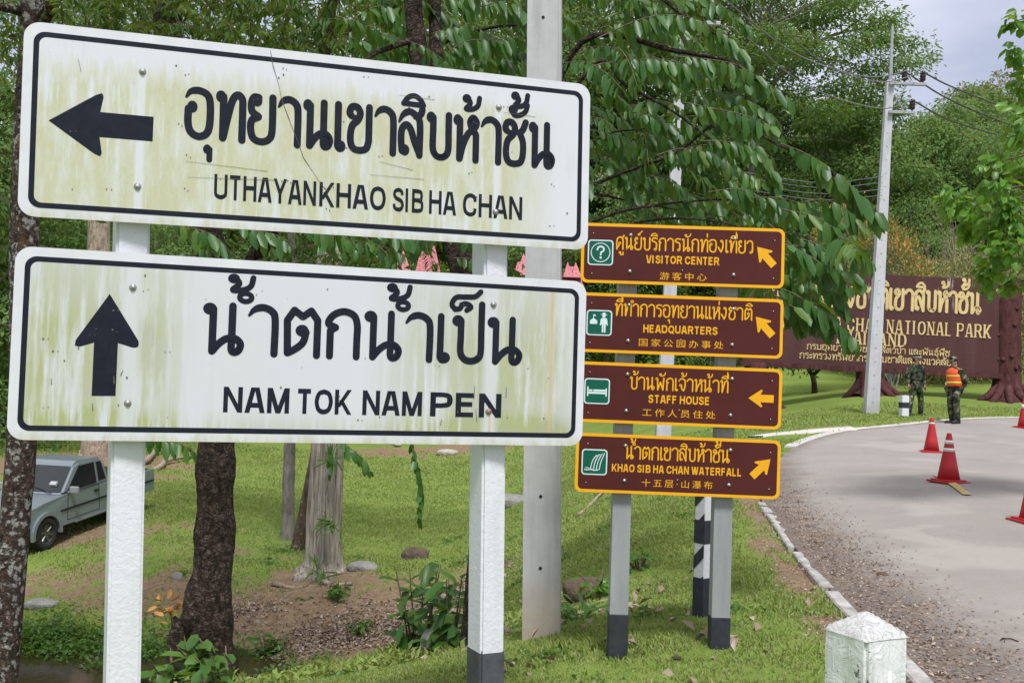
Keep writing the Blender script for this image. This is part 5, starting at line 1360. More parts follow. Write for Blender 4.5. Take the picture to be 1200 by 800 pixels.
    # load bed: flat black sheet, the shade of an open well put in as colour
    MB().box((-.24, 0, 1.012), (1.62, 1.42, .006)).build('load_bed_shade', M['car_black'], body)
    MB().box((-1.125, 0, .76), (.05, 1.5, .46), None, .015).build('tailgate', M['truck_paint'], body)
    MB().box((3.46, 0, .50), (.14, 1.62, .17), None, .03).build('bumper', M['chrome'], body); MB().box((3.425, 0, .78), (.04, .84, .15), None, .01).build('grille', M['car_black'], body); MB().box((-1.18, 0, .52), (.10, 1.5, .11), None, .02).build('bumper', M['car_black'], body)
    w0 = None
    for xc in (0, WB):
        for s in (1, -1):
            R_ = Matrix.Rotation(-s * math.pi / 2, 3, 'X') @ Matrix.Identity(3); wr = MB().lathe([(.19, -.03), (.20, -.11), (.30, -.115), (.335, -.10), (.345, -.06), (.345, .06), (.335, .10), (.30, .115), (.20, .11), (.19, .03)], 32, (xc, s * (W - .10), .345), R_)
            w = wr.build('wheel', M['tyre'], T, True)
            rm = MB(); rm.lathe([(.20, .07), (.21, .10), (.19, .095), (.18, .04), (.06, .045), (.05, .085), (.0001, .09)], 24, (xc, s * (W - .10), .345), R_)
            for k in range(6):
                a = 2 * math.pi * k / 6 + .3; rm.tube([(xc + .05 * math.cos(a), s * (W - .10 + .075), .345 + .05 * math.sin(a)), (xc + .19 * math.cos(a), s * (W - .10 + .09), .345 + .19 * math.sin(a))], [.03, .022], 6)
            rm.build('wheel_rim', M['wheel_rim'], w)
    MB().box((1.3, 0, .36), (4.3, 1.2, .16)).build('underbody', M['car_black'], T)
truck()

# ------------------------------------------------------------------ pavilion with pink tiled roofs far behind the trees
def pavilion():
    g = N('pink_roof_tiles'); v = g.mapped((1, 1, 1)); br = g.n('TexBrick'); br.inputs['Scale'].default_value = 1.5; br.inputs['Mortar Size'].default_value = .05
    br.inputs['Color1'].default_value = (.62, .17, .20, 1); br.inputs['Color2'].default_value = (.50, .13, .16, 1); br.inputs['Mortar'].default_value = (.30, .07, .09, 1)
    g.l(g.co('UV'), br.inputs['Vector']); g.set(br.outputs['Color'], .6); M['pink_tile'] = g.m
    M['pale_wall'] = pmat('pale_wall', (.62, .58, .52), (.55, .52, .47), 2, .8)
    T = thing('pavilion', 'white pavilion with stepped pink tiled roofs far behind the trees', 'building', (0, 47, gz(0, 47)), rad(4))
    k = 47 / FOC
    zt = lambda py: at(560, py, 47).z - T.location.z
    zE = zt(332); 
    xs = lambda px: at(px, 300, 47).x
    MB().box(((xs(460) + xs(688)) / 2, 2.5, zE / 2 - .2), (xs(688) - xs(460) - 1.2, 4.2, zE - .4)).build('wall', M['pale_wall'], T)
    def roof(xa, xb, ze, zr, y0, y1, pitch_in):
        V = [(xa, y0, ze), (xb, y0, ze), (xb - pitch_in, (y0 + y1) / 2, zr), (xa + pitch_in, (y0 + y1) / 2, zr), (xa, y1, ze), (xb, y1, ze)]
        F = [(0, 1, 2, 3), (5, 4, 3, 2), (0, 3, 4), (1, 5, 2)]
        me = bpy.data.meshes.new('roof'); me.from_pydata(V, [], F); uv = me.uv_layers.new()
        for p_ in me.polygons:
            for li in p_.loop_indices: c = me.vertices[me.loops[li].vertex_index].co; uv.data[li].uv = (c.x, c.z * 1.6)
        return link('roof', me, M['pink_tile'], T)
    roof(xs(455), xs(690), zE - .3, zt(322), -.6, 6, 1.6)
    roof(xs(485), xs(520), zt(332), zt(300), -.3, 1.2, .35); roof(xs(600), xs(626), zt(332), zt(304), -.3, 1.2, .3); roof(xs(658), xs(685), zt(332), zt(307), -.3, 1.2, .3)
    for xa, xb, pk in ((463, 483, 297), (488, 503, 287), (500, 517, 287), (604, 624, 295), (660, 672, 303), (669, 682, 303), (640, 655, 299)):
        h_ = (xs(xb) - xs(xa)) / 2; roof(xs(xa), xs(xb), zt(322), zt(pk), -.4, 2 * h_, h_ * .98)
    for px in (475, 540, 610, 680): MB().cyl((xs(px), -.3, -.5), (xs(px), -.3, zE), .16, 12).build('column', M['pale_wall'], T)
pavilion()

# ------------------------------------------------------------------ foliage
def leaf_arrays(P, D, Nn, L, W, full=False, curl=.25, fold=.25):
    """P base points, D axis, Nn face normal, L length, W width -> vertices, triangles, quads"""
    P = np.asarray(P, float); n = len(P)
    D = D / (np.linalg.norm(D, axis=1)[:, None] + 1e-9)
    S = np.cross(D, Nn); S /= (np.linalg.norm(S, axis=1)[:, None] + 1e-9); U = np.cross(S, D)
    curl = np.broadcast_to(curl, n)[:, None]; L = np.broadcast_to(L, n)[:, None]; W = np.broadcast_to(W, n)[:, None]
    if not full:
        V = np.stack([P, P + D * L * .48 + S * W * .5 + U * W * fold, P + D * L - U * L * curl * .5, P + D * L * .48 - S * W * .5 + U * W * fold], 1).reshape(-1, 3)
        b = np.arange(n)[:, None] * 4
        T = np.concatenate([b + np.array([[0, 1, 2]]), b + np.array([[0, 2, 3]])])
        return V, T, None
    c = lambda t, s, f: P + D * L * t - U * L * curl * t * t + S * W * s + U * W * f
    V = np.stack([P, c(.24, .45, fold * .8), c(.24, 0, 0), c(.24, -.45, fold * .8), c(.74, .46, fold * .7), c(.74, 0, 0), c(.74, -.46, fold * .7), c(1.0, 0, 0)], 1).reshape(-1, 3)
    b = np.arange(n)[:, None] * 8
    T = np.concatenate([b + np.array([[0, 1, 2]]), b + np.array([[0, 2, 3]]), b + np.array([[4, 7, 5]]), b + np.array([[5, 7, 6]])])
    Q = np.concatenate([b + np.array([[1, 4, 5, 2]]), b + np.array([[2, 5, 6, 3]])])
    return V, T, Q
class Leaves:
    def __init__(s): s.V = []; s.T = []; s.Q = []; s.n = 0
    def add(s, *a, **k):
        V, T, Q = leaf_arrays(*a, **k); s.V.append(V); s.T.append(T + s.n)
        if Q is not None: s.Q.append(Q + s.n)
        s.n += len(V)
    def build(s, name, m, parent, stalks=None, m2=None):
        V = np.concatenate(s.V); Q = np.concatenate(s.Q) if s.Q else None; T = np.concatenate(s.T)
        if stalks is not None and stalks.f:
            q2 = np.array(stalks.f) + len(V); V = np.vstack([V, np.array(stalks.v)]); k = len(q2)
            Q = q2 if Q is None else np.vstack([Q, q2])
        o = np_mesh(name, V, T, Q, m, parent)
        if stalks is not None and stalks.f:
            o.data.materials.append(m2); mi = np.zeros(len(o.data.polygons), dtype=np.int32); mi[-k:] = 1; o.data.polygons.foreach_set('material_index', mi)
        return o

def rnd(n, s=1.0): return RNG.normal(0, s, (n, 3))
def unit(v): return v / (np.linalg.norm(v, axis=-1, keepdims=True) + 1e-9)

def make_tree(name, label, cat, seed, H, R, hc, m, bk, nclump=70, per=130, leaf=.24, flat=.7, trunk_r=.22, sig=.75, lean=0.0, open_=0.0, group=None, under=.3):
    """a tree in its own frame: trunk with limbs, crown of leaf clumps on the limb ends"""
    rs = np.random.default_rng(seed)
    T = thing(name, label, cat, (0, 0, 0), 0, group)
    mb = MB(); tp = []
    for f in np.linspace(0, 1, 8): tp.append((lean * H * f * f + .25 * math.sin(3 * f + seed), .25 * math.sin(4.1 * f + seed * 2), -.4 + (H * .86 + .4) * f))
    mb.tube(tp, [trunk_r * (1 - .78 * f) * (1 + .7 * math.exp(-f * 16)) for f in np.linspace(0, 1, 8)], 9, noise=.12, ns=2, seed=seed)
    C = []
    for i in range(nclump):
        v = unit(rs.normal(size=3)); r = rs.random() ** .38
        p = np.array([v[0] * R * r, v[1] * R * r, hc + v[2] * (H - hc) * r * (1.0 if v[2] > 0 else under / max(.2, (H - hc) / H))])
        q = fbm(np.array([[p[0] * .35 + seed, p[1] * .35, p[2] * .35]]), 3)[0]
        p[:2] *= 1 + .35 * q; p[2] += .12 * H * q
        C.append(p)
    C = np.array(C); TP = np.array(tp)
    majors = C[rs.choice(len(C), min(11, len(C)), replace=False)]
    nodes = [list(map(np.array, tp))]
    for p in majors:
        k = np.argmin(np.abs(TP[:, 2] - max(p[2] - .35 * np.hypot(*(p[:2] - 0)) - .1 * H, H * .18))); a = TP[k]
        mid = a + (p - a) * .5 + np.array([0, 0, .06 * H]) + rs.normal(0, .12, 3); path = catmull([a, mid, p], 5)
        mb.tube(path, np.linspace(trunk_r * .38, trunk_r * .10, len(path)), 6, cap=False); nodes.append(path)
    AN = np.concatenate([np.array(n)[1:] for n in nodes])
    for p in C:
        a = AN[np.argmin(((AN - p) ** 2).sum(1) + 1.5 * np.clip(AN[:, 2] - p[2], 0, 9) ** 2)]
        mb.tube([a, (a + p) / 2 + rs.normal(0, .12, 3), p], [trunk_r * .12, trunk_r * .08, trunk_r * .03], 4, cap=False)
    mb.build('trunk', bk, T, True)
    lv = Leaves()
    for p in C:
        n = int(per * rs.uniform(.5, 1.3)); s_ = sig * rs.uniform(.65, 1.25)
        o = np.clip(rs.normal(0, 1, (n, 3)), -1.9, 1.9) * np.array([s_, s_, s_ * flat]); q = p + o
        d = unit(o + rs.normal(0, .6, (n, 3)) + np.array([0, 0, -.35])); nn = unit(rs.normal(0, .55, (n, 3)) + np.array([0, 0, 1.0]))
        lv.add(q, d, nn, leaf * rs.uniform(.6, 1.35, n), leaf * rs.uniform(.36, .6, n))
    lv.build('crown', m, T)
    return T
def dup(root, loc, rz, sc, label=None, group=None):
    r = root.copy(); COL.objects.link(r); r.location = loc; r.rotation_euler = (0, 0, rz); r.scale = (sc if hasattr(sc, '__len__') else (sc,) * 3)
    if label: r['label'] = label
    if group: r['group'] = group
    for ch in root.children:
        c = ch.copy(); COL.objects.link(c); c.parent = r
    return r
def put(T, loc, rz=0.0, sc=1.0):
    T.location = loc; T.rotation_euler = (0, 0, rz); T.scale = (sc,) * 3 if not hasattr(sc, '__len__') else sc; return T

def foot(px, d, dz=0.0):
    p = on(px, d); p.z += dz; return p

# --- the wooded hillside: five kinds, each repeated
G = 'dense trees covering the hillside'
kinds = [make_tree('hillside_tree', 'dense mid green tree on the wooded hillside', 'tree', 1, 13, 4.6, 7.6, M['leaf_forest'], M['bark_grey'], 150, 230, .24, .55, .24, .58, group=G, under=.75),
         make_tree('hillside_tree', 'dense mid green tree on the wooded hillside', 'tree', 2, 11, 4.2, 6.0, M['leaf_forest'], M['bark_grey'], 140, 230, .22, .55, .2, .56, group=G, under=.8),
         make_tree('hillside_tree', 'tall leafy green tree on the wooded hillside', 'tree', 3, 16, 4.8, 9.6, M['leaf_tall'], M['bark_grey'], 140, 230, .26, .5, .28, .66, group='taller trees on the hillside', under=.6)]
olive = make_tree('olive_bush', 'rounded olive green bush behind the right half of the name board', 'bush', 4, 6.2, 3.4, 2.9, M['leaf_olive'], M['bark_grey'], 140, 260, .13, .75, .12, .42, under=.9)
brown_t = make_tree('brown_leaved_tree', 'tree with brownish leaves on the skyline right of the far pole', 'tree', 5, 15, 5.6, 9.5, M['leaf_brown'], M['bark_grey'], 80, 170, .30, .5, .26, .55, under=.5)
rs_ = np.random.default_rng(21)
first = [True] * 3
def plant(k, px, d, sc=1.0, dz=0.0):
    p = foot(px, d, dz - .2); rz = rs_.uniform(0, 6.28); s = sc * rs_.uniform(.85, 1.15)
    if first[k]: put(kinds[k], p, rz, s); first[k] = False
    else: dup(kinds[k], p, rz, s)
# right of the brown signs, behind the board
for px, d, k, s in [(905, 60, 1, 1.0), (960, 57, 1, .95), (1010, 62, 0, 1.05), (1060, 58, 1, 1.0), (1110, 62, 0, 1.05), (1165, 60, 1, 1.0), (1215, 60, 0, .95), (1270, 60, 1, 1.0),
                    (880, 74, 0, 1.15), (935, 78, 0, 1.15), (990, 72, 0, 1.15), (1045, 76, 1, 1.3), (1095, 74, 0, 1.12), (1150, 78, 0, 1.2), (1200, 72, 0, 1.2), (1250, 76, 0, .95),
                    (840, 92, 2, 1.0), (900, 96, 2, 1.0), (960, 92, 0, 1.15), (1020, 98, 0, 1.1), (1075, 96, 0, .85), (1125, 92, 0, .85), (1180, 94, 0, .95), (1235, 96, 0, .9), (1290, 92, 0, .9)]:
    plant(k, px, d, s)
# behind the left signs: taller and darker
for px, d, k, s in [(-30, 36, 0, .9), (-95, 40, 1, 1.1), (30, 44, 1, 1.0), (-60, 52, 1, 1.1), (-15, 60, 0, 1.1), (40, 54, 1, 1.0), (110, 60, 0, 1.1), (180, 56, 1, 1.1), (250, 60, 0, 1.1), (330, 58, 1, 1.1), (410, 61, 0, 1.1), (640, 58, 1, 1.0), (715, 56, 1, 1.0), (775, 60, 0, 1.0), (835, 57, 1, 1.0),
                    (-90, 72, 2, 1.0), (10, 76, 2, 1.0), (100, 74, 2, 1.1), (200, 78, 2, 1.0), (300, 74, 2, 1.1), (400, 76, 2, 1.0), (490, 72, 2, 1.0), (580, 76, 2, 1.1), (660, 74, 2, 1.0), (740, 74, 2, 1.0), (810, 78, 2, 1.0)]:
    plant(k, px, d, s)
put(olive, foot(1118, 44, -.3), .4, (1.15, 1.0, .92))
dup(olive, foot(1160, 47, -.3), 2.4, (1.1, 1.0, 1.0), 'olive green bush at the right end of the name board, beside the rounded one')
dup(olive, foot(1060, 49, -.3), 4.0, (1.0, 1.0, .85), 'olive green bush just behind the far pole above the board')
put(brown_t, foot(1128, 88, .0), .3, 1.08)
dup(brown_t, foot(1188, 84, .5), 2.2, 1.22, 'tallest brownish tree on the skyline near the right edge')

# --- leafless pale shrubs in front of the wooded slope
def bare():
    T = thing('bare_shrub', 'pale leafless branching shrub at the foot of the wooded slope', 'shrub', (0, 0, 0), 0, 'pale leafless shrubs on the slope'); mb = MB(); rs = np.random.default_rng(3)
    def grow(p, d, L, r, k):
        q = p + d * L; m_ = (p + q) / 2 + rs.normal(0, L * .06, 3); mb.tube([p, m_, q], [r, r * .8, r * .55], 5, cap=False)
        if k == 0: return
        for _ in range(3 if k > 1 else 2): grow(q, unit(d + rs.normal(0, .42, 3) + np.array([0, 0, .12])), L * rs.uniform(.6, .85), r * .55, k - 1)
    for _ in range(4): grow(np.array([rs.normal(0, .3), rs.normal(0, .3), -.2]), unit(np.array([rs.normal(0, .4), rs.normal(0, .4), 1.0])), rs.uniform(1.3, 2.1), .055, 4)
    mb.build('branches', M['root_wood'], T); return T
bare_ = bare(); put(bare_, foot(1072, 52), .3, 1.25)
for px, d, rz, sc in ((1105, 51, 1.2, 1.35), (1135, 52, 2.9, 1.15), (1160, 53, 4.2, 1.5), (985, 50, 5.0, 1.1), (1040, 54, 2.0, 1.5), (1090, 54, 3.6, 1.7)): dup(bare_, foot(px, d), rz, sc)

# --- big open tree whose crown shows sky between its layers
tall = make_tree('tall_tree', 'tall spreading tree with layered crown behind the drooping leaves', 'tree', 8, 27, 11.5, 19.5, M['leaf_tall'], M['bark_grey'], 200, 300, .28, .26, .5, .92, group=None, under=.45)
put(tall, foot(872, 62), 1.0, .92)
dup(tall, foot(760, 66), 3.3, 1.0, 'tall spreading tree rising behind the near concrete pole')
dup(tall, foot(560, 70), 5.0, 1.0, 'tall spreading tree rising behind the upper white panel')

# --- shrub with orange young shoots behind the board
def orange_shrub():
    T = thing('flowering_shrub', 'shrub with orange and pink young shoots behind the far pole', 'shrub', foot(1040, 39.5, -.1))
    b = T.location; lv = Leaves(); lg = Leaves(); rs = np.random.default_rng(4); mb = MB()
    for i in range(150):
        px = rs.uniform(965, 1088); t = (px - 965) / 123; py = np.interp(px, [965, 985, 1000, 1040, 1060, 1090], [262, 250, 250, 262, 285, 325]) + rs.exponential(24)
        p = np.array(at(px, py, 39.5 + rs.uniform(-.9, 1.4)) - b); n = 34
        if i % 4 == 0: mb.tube([(rs.normal(0, .2), rs.normal(0, .2), -.2), tuple(p * np.array([.6, .6, .5])), tuple(p)], [.035, .025, .012], 5, cap=False)
        o = rs.normal(0, .26, (n, 3)); tgt = lv if (rs.random() < .62 and py < np.interp(px, [965, 1000, 1090], [290, 290, 335])) else lg
        tgt.add(p + o, unit(o + np.array([0, 0, .35])), unit(rs.normal(size=(n, 3)) + np.array([0, 0, .8])), rs.uniform(.10, .2, n), rs.uniform(.05, .09, n))
    mb.build('stem', M['bark_grey'], T); lv.build('young_shoots', M['leaf_orange'], T); lg.build('crown', M['leaf_forest'], T)
orange_shrub()

# --- small forked tree on the lawn under the board
def forked():
    b = gnd(955, 461, 20); D = b.y; T = thing('small_tree', 'small dark forked tree on the lawn under the name board', 'tree', b)
    q = lambda px, py: tuple(at(px, py, D) - b)
    mb = MB(); mb.tube([(0, 0, -.2), q(954, 448), q(952, 438)], [.13, .105, .10], 8); mb.tube([q(952, 440), q(945, 428), q(936, 415), q(925, 400)], [.085, .07, .06, .03], 7); mb.tube([q(952, 440), q(962, 431), q(972, 423), q(985, 405)], [.085, .065, .05, .03], 7); mb.build('trunk', M['bark_dark'], T, True)
    lv = Leaves(); rs = np.random.default_rng(9)
    for i in range(60):
        px, py = rs.uniform(900, 990), rs.uniform(385, 428); p = np.array(at(px, py, D + rs.uniform(-.6, .8)) - b); n = 26; o = rs.normal(0, .22, (n, 3))
        lv.add(p + o, unit(rs.normal(size=(n, 3)) + np.array([0, 0, -.9])), unit(rs.normal(size=(n, 3)) + np.array([0, -.6, .6])), rs.uniform(.14, .26, n), rs.uniform(.06, .1, n))
    lv.build('crown', M['leaf_big'], T)
forked()

# --- fronds: a stalk with paired leaflets
def frond(lv, mb, pts, L=.20, W=.064, gap=.058, droop=.85, start=.08, full=True, rstalk=.006, jit=1.1, pairs=None):
    C = np.array(catmull(pts, 10)); seg = np.linalg.norm(np.diff(C, axis=0), axis=1); s = np.concatenate([[0], np.cumsum(seg)])
    ss = np.arange(s[-1] * start, s[-1], gap); n = len(ss)
    if n < 2: return
    P = np.stack([np.interp(ss, s, C[:, k]) for k in range(3)], 1); Tn = unit(np.gradient(P, axis=0))
    up = np.array([0, 0, 1.0]); side = np.cross(Tn, up); side = unit(side + 1e-4)
    for sg in (-1, 1):
        d = side * sg * (1 - droop * .62) + Tn * .38 + np.array([0, 0, -droop]) + RNG.normal(0, .17 * jit, (n, 3))
        nn = side * sg * (.35 + .55 * droop) + np.array([0, 0, 1.0 - droop * .45]) + Tn * .12 + RNG.normal(0, .2 * jit, (n, 3))
        env = np.clip(np.minimum((np.arange(n) + 2) / 4, (n - np.arange(n) + 1.2) / 4), .45, 1)
        Lk = L * env * RNG.uniform(.62, 1.2, n); keep = RNG.random(n) > .11
        lv.add((P + side * sg * .008)[keep], d[keep], nn[keep], Lk[keep], (W * env * RNG.uniform(.85, 1.15, n))[keep], full=full, curl=RNG.uniform(-.05, .5, int(keep.sum())), fold=.22)
    if mb is not None: mb.tube([tuple(c) for c in C[::3]] + [tuple(C[-1])], list(np.linspace(rstalk, rstalk * .3, len(C[::3]) + 1)), 5, cap=False)

def drooping_tree():
    b = foot(563, 9.0); T = thing('drooping_tree', 'dark trunked tree behind the right white post with drooping leaf sprays', 'tree', b)
    q = lambda px, py, d: np.array(at(px, py, d) - b)
    lv = Leaves(); tw = MB(); tr = MB()
    path = catmull([q(563, 775, 9.0), q(564, 720, 9.0), q(568, 640, 9.05), q(571, 560, 9.1), q(566, 430, 9.2), q(545, 330, 9.3), q(520, 220, 9.4), q(490, 60, 9.6), q(482, -60, 9.7), q(476, -260, 9.8)], 8)
    n = len(path); tr.tube(path, [.17 * (1 - .62 * (i / n)) + .05 * math.exp(-i / 2.5) for i in range(n)], 20, noise=.10, ns=3.5, seed=3)
    tr.tube([q(545, 330, 9.3), q(520, 180, 9.6), q(511, 60, 9.8), q(508, -40, 9.9), q(520, -220, 10)], [.085, .07, .062, .058, .04], 10, noise=.1, ns=5)
    limbs = [([q(488, 45, 9.6), q(460, 55, 9.4), q(430, 70, 9.2), q(395, 120, 9.0)], .035), ([q(520, 50, 9.7), q(560, 36, 9.5), q(600, 30, 9.2), q(640, 33, 9.0)], .022),
             ([q(545, 330, 9.3), q(620, 200, 9.0), q(681, 50, 8.6), q(791, 60, 8.3), q(857, 73, 8.1), q(883, 92, 8.0), q(921, 111, 8.0)], .034), ([q(500, -120, 9.6), q(700, -70, 9.0), q(778, 0, 8.6), q(813, 25, 8.4), q(857, 51, 8.3)], .028),
             ([q(545, 330, 9.3), q(640, 160, 8.8), q(700, 73, 8.5), q(733, 100, 8.4), q(780, 125, 8.3), q(815, 150, 8.1), q(838, 170, 8.0)], .022), ([q(640, 260, 8.9), q(700, 215, 8.6), q(790, 180, 8.3), q(850, 140, 8.1), q(914, 171, 7.8), q(959, 190, 7.7), q(1035, 255, 7.6)], .020),
             ([q(640, 290, 8.8), q(720, 250, 8.5), q(820, 235, 8.2), q(905, 235, 7.9)], .018), ([q(640, 300, 8.6), q(740, 262, 8.0), q(830, 258, 7.4), q(922, 285, 7.0)], .016), ([q(560, 300, 9.0), q(690, 170, 9.0), q(760, 150, 8.8)], .02), ([q(690, 225, 9), q(760, 240, 8.9), q(850, 255, 8.8)], .012)]
    for pts, r in limbs:
        c = catmull(pts, 6); tr.tube(c, list(np.linspace(r, r * .25, len(c))), 6)
    def fr(pts, d, **k): frond(lv, tw, [q(*(p if len(p) == 3 else (p[0], p[1], d))) for p in pts], **k)
    # the sprays one can follow by eye
    fr([(791, 66), (857, 74), (890, 92), (922, 114), (930, 124)], 8.0, L=.19)
    fr([(700, 45), (760, 20), (813, 22), (857, 48), (880, 78)], 8.3, L=.19)
    fr([(690, 78), (740, 70), (800, 74), (828, 92)], 8.3, L=.18)
    fr([(800, 120), (840, 128), (882, 138), (914, 157), (918, 175)], 7.9, L=.19)
    fr([(914, 168), (940, 178), (965, 192), (997, 218), (1035, 258)], 7.6, L=.235, W=.085)
    fr([(820, 165), (850, 166), (880, 174), (908, 204), (915, 220)], 7.9, L=.17)
    fr([(880, 232), (915, 232), (945, 242), (975, 256), (992, 280)], 7.7, L=.22, W=.085)
    fr([(905, 280), (940, 295), (971, 313), (1003, 322), (1012, 332)], 6.9, L=.17, W=.07)
    fr([(905, 335), (932, 345), (965, 368), (990, 386), (1009, 408)], 6.9, L=.20, W=.08)
    fr([(905, 300), (930, 300), (960, 320), (985, 350), (995, 368)], 7.0, L=.17, W=.07)
    fr([(740, 131), (770, 140), (795, 156), (802, 172)], 8.4, L=.16); fr([(690, 152), (725, 158), (755, 172)], 8.6, L=.19)
    fr([(770, 182), (800, 174), (840, 182), (866, 205)], 8.2, L=.18); fr([(690, 175), (720, 195), (745, 225), (750, 250)], 8.7, L=.2)
    fr([(830, 225), (870, 222), (905, 240), (925, 262)], 7.9, L=.18); fr([(760, 205), (790, 215), (815, 235), (825, 260)], 8.3, L=.18)
    fr([(900, 262), (925, 285), (930, 330), (925, 380)], 7.2, L=.17); fr([(918, 340), (935, 360), (940, 395)], 7.1, L=.16)
    fr([(870, 150), (900, 190), (912, 235), (908, 262)], 8.1, L=.17)
    for k in range(11):
        px, py = RNG.uniform(890, 935), RNG.uniform(275, 365); L_ = RNG.uniform(45, 66); s_ = RNG.uniform(.2, .55)
        fr([(px, py), (px + L_ * .4, py + L_ * s_ * .25), (px + L_ * .75, py + L_ * s_ * .7), (px + L_, py + L_ * s_ * 1.25)], RNG.uniform(6.9, 7.6), L=RNG.uniform(.15, .2), W=.068)
    # below and above the white panels
    fr([(478, 505), (486, 535), (493, 570), (492, 612)], 8.2, L=.105, W=.045, gap=.045, droop=.95); fr([(395, 505), (405, 520), (428, 540), (434, 552)], 8.6, L=.13, W=.05); fr([(385, 510), (388, 530), (386, 556)], 8.6, L=.13, W=.05)
    fr([(170, 512), (195, 516), (215, 522), (232, 532)], 7.9, L=.15, W=.055); fr([(160, 505), (178, 515), (186, 528)], 7.9, L=.14, W=.055)
    fr([(505, 40), (535, 32), (560, 34), (578, 44)], 9.0, L=.25, W=.09); fr([(525, 62), (548, 48), (590, 46), (618, 40)], 8.9, L=.22); fr([(565, 8), (590, 2), (612, 12), (626, 36)], 8.9, L=.22)
    fr([(415, 22), (440, 8), (462, 12), (470, 34)], 9.2, L=.18); fr([(545, 80), (575, 68), (605, 72), (622, 84)], 9.2, L=.19)
    for k in range(5): fr([(200 + 75 * k, 262), (222 + 75 * k, 266 + 4 * (k % 2)), (250 + 75 * k, 276), (268 + 75 * k, 294)], 8.4 + .2 * (k % 3), L=.2, W=.075)
    # the mass of leaves between them
    rs = np.random.default_rng(17)
    for k in range(150):
        if k < 88: px, py, d = rs.uniform(650, 880), rs.uniform(-50, 250), rs.uniform(8.4, 11.0)
        elif k < 122: px, py, d = rs.uniform(385, 660), rs.uniform(-60, 66), rs.uniform(9.0, 11.5)
        elif k < 136: px, py, d = rs.uniform(160, 640), rs.uniform(258, 320), rs.uniform(9.0, 11.0)
        else: px, py, d = rs.uniform(885, 965), rs.uniform(230, 360), rs.uniform(7.2, 8.4)
        if k < 88 and px > 800 + max(0, py - 60) * .35: px -= 110
        az = rs.normal(-.15, .95); L_ = rs.uniform(.5, 1.05) * (.75 if k >= 136 else 1); dv = np.array([math.cos(az), math.sin(az) * .9, rs.uniform(-.55, .05)]) * L_; p = q(px, py, d)
        frond(lv, tw, [p, p + dv * .35 + np.array([0, 0, .05]), p + dv * .7 + np.array([0, 0, .0]), p + dv + np.array([0, 0, -.12])], L=rs.uniform(.15, .22), W=.062, gap=.068, droop=rs.uniform(.6, .95), jit=1.3)
    tr.build('trunk', M['bark_dark'], T, True); lv.build('crown', M['leaf_big'], T, tw, M['twig'])
drooping_tree()

# --- near trunks on the left
def lichen_tree():
    b = foot(2, 10.1); T = thing('lichen_tree', 'trunk blotched with grey lichen at the left edge, in front of the pickup', 'tree', b)
    q = lambda px, py, d: np.array(at(px, py, d) - b)
    tr = MB(); c = catmull([q(-4, 850, 10.0), q(2, 790, 10.1), q(15, 640, 10.2), q(27, 480, 10.3), q(29, 240, 10.4), q(38, 60, 10.5), q(44, -60, 10.5), q(52, -220, 10.6)], 8); n = len(c)
    tr.tube(c, [.150 * (1 - .14 * i / n) + .05 * math.exp(-i / 3) for i in range(n)], 20, noise=.05, ns=4, seed=2)
    tr.tube([q(40, 25, 10.5), q(20, 12, 10.4), q(0, 8, 10.2), q(-40, 10, 10)], [.055, .05, .045, .04], 8); tr.tube([q(40, 40, 10.5), q(70, -10, 10.3), q(120, -60, 10)], [.09, .06, .04], 8)
    tr.tube([q(26, 42, 10.5), q(-20, 42, 10.2)], [.012, .01], 5)
    tr.build('trunk', M['bark_lichen'], T, True)
    lv = Leaves(); rs = np.random.default_rng(31); tw = MB()
    for k in range(215):
        if k < 140: px, py, d = rs.uniform(-60, 400), rs.uniform(-70, 62), rs.uniform(9.5, 13)
        else: px, py, d = rs.uniform(-110, 12), rs.uniform(20, 300), rs.uniform(10.6, 13)
        a = rs.uniform(0, 6.28); L_ = rs.uniform(.5, .85); p = q(px, py, d); dv = np.array([math.cos(a), math.sin(a), rs.uniform(-.5, .25)]) * L_
        frond(lv, tw, [p, p + dv * .5 + np.array([0, 0, .03]), p + dv + np.array([0, 0, -.10])], L=rs.uniform(.12, .17), W=rs.uniform(.028, .04), gap=.042, droop=.45, full=False, rstalk=.005)
    lv.build('crown', M['leaf_fine'], T, tw, M['twig'])
lichen_tree()
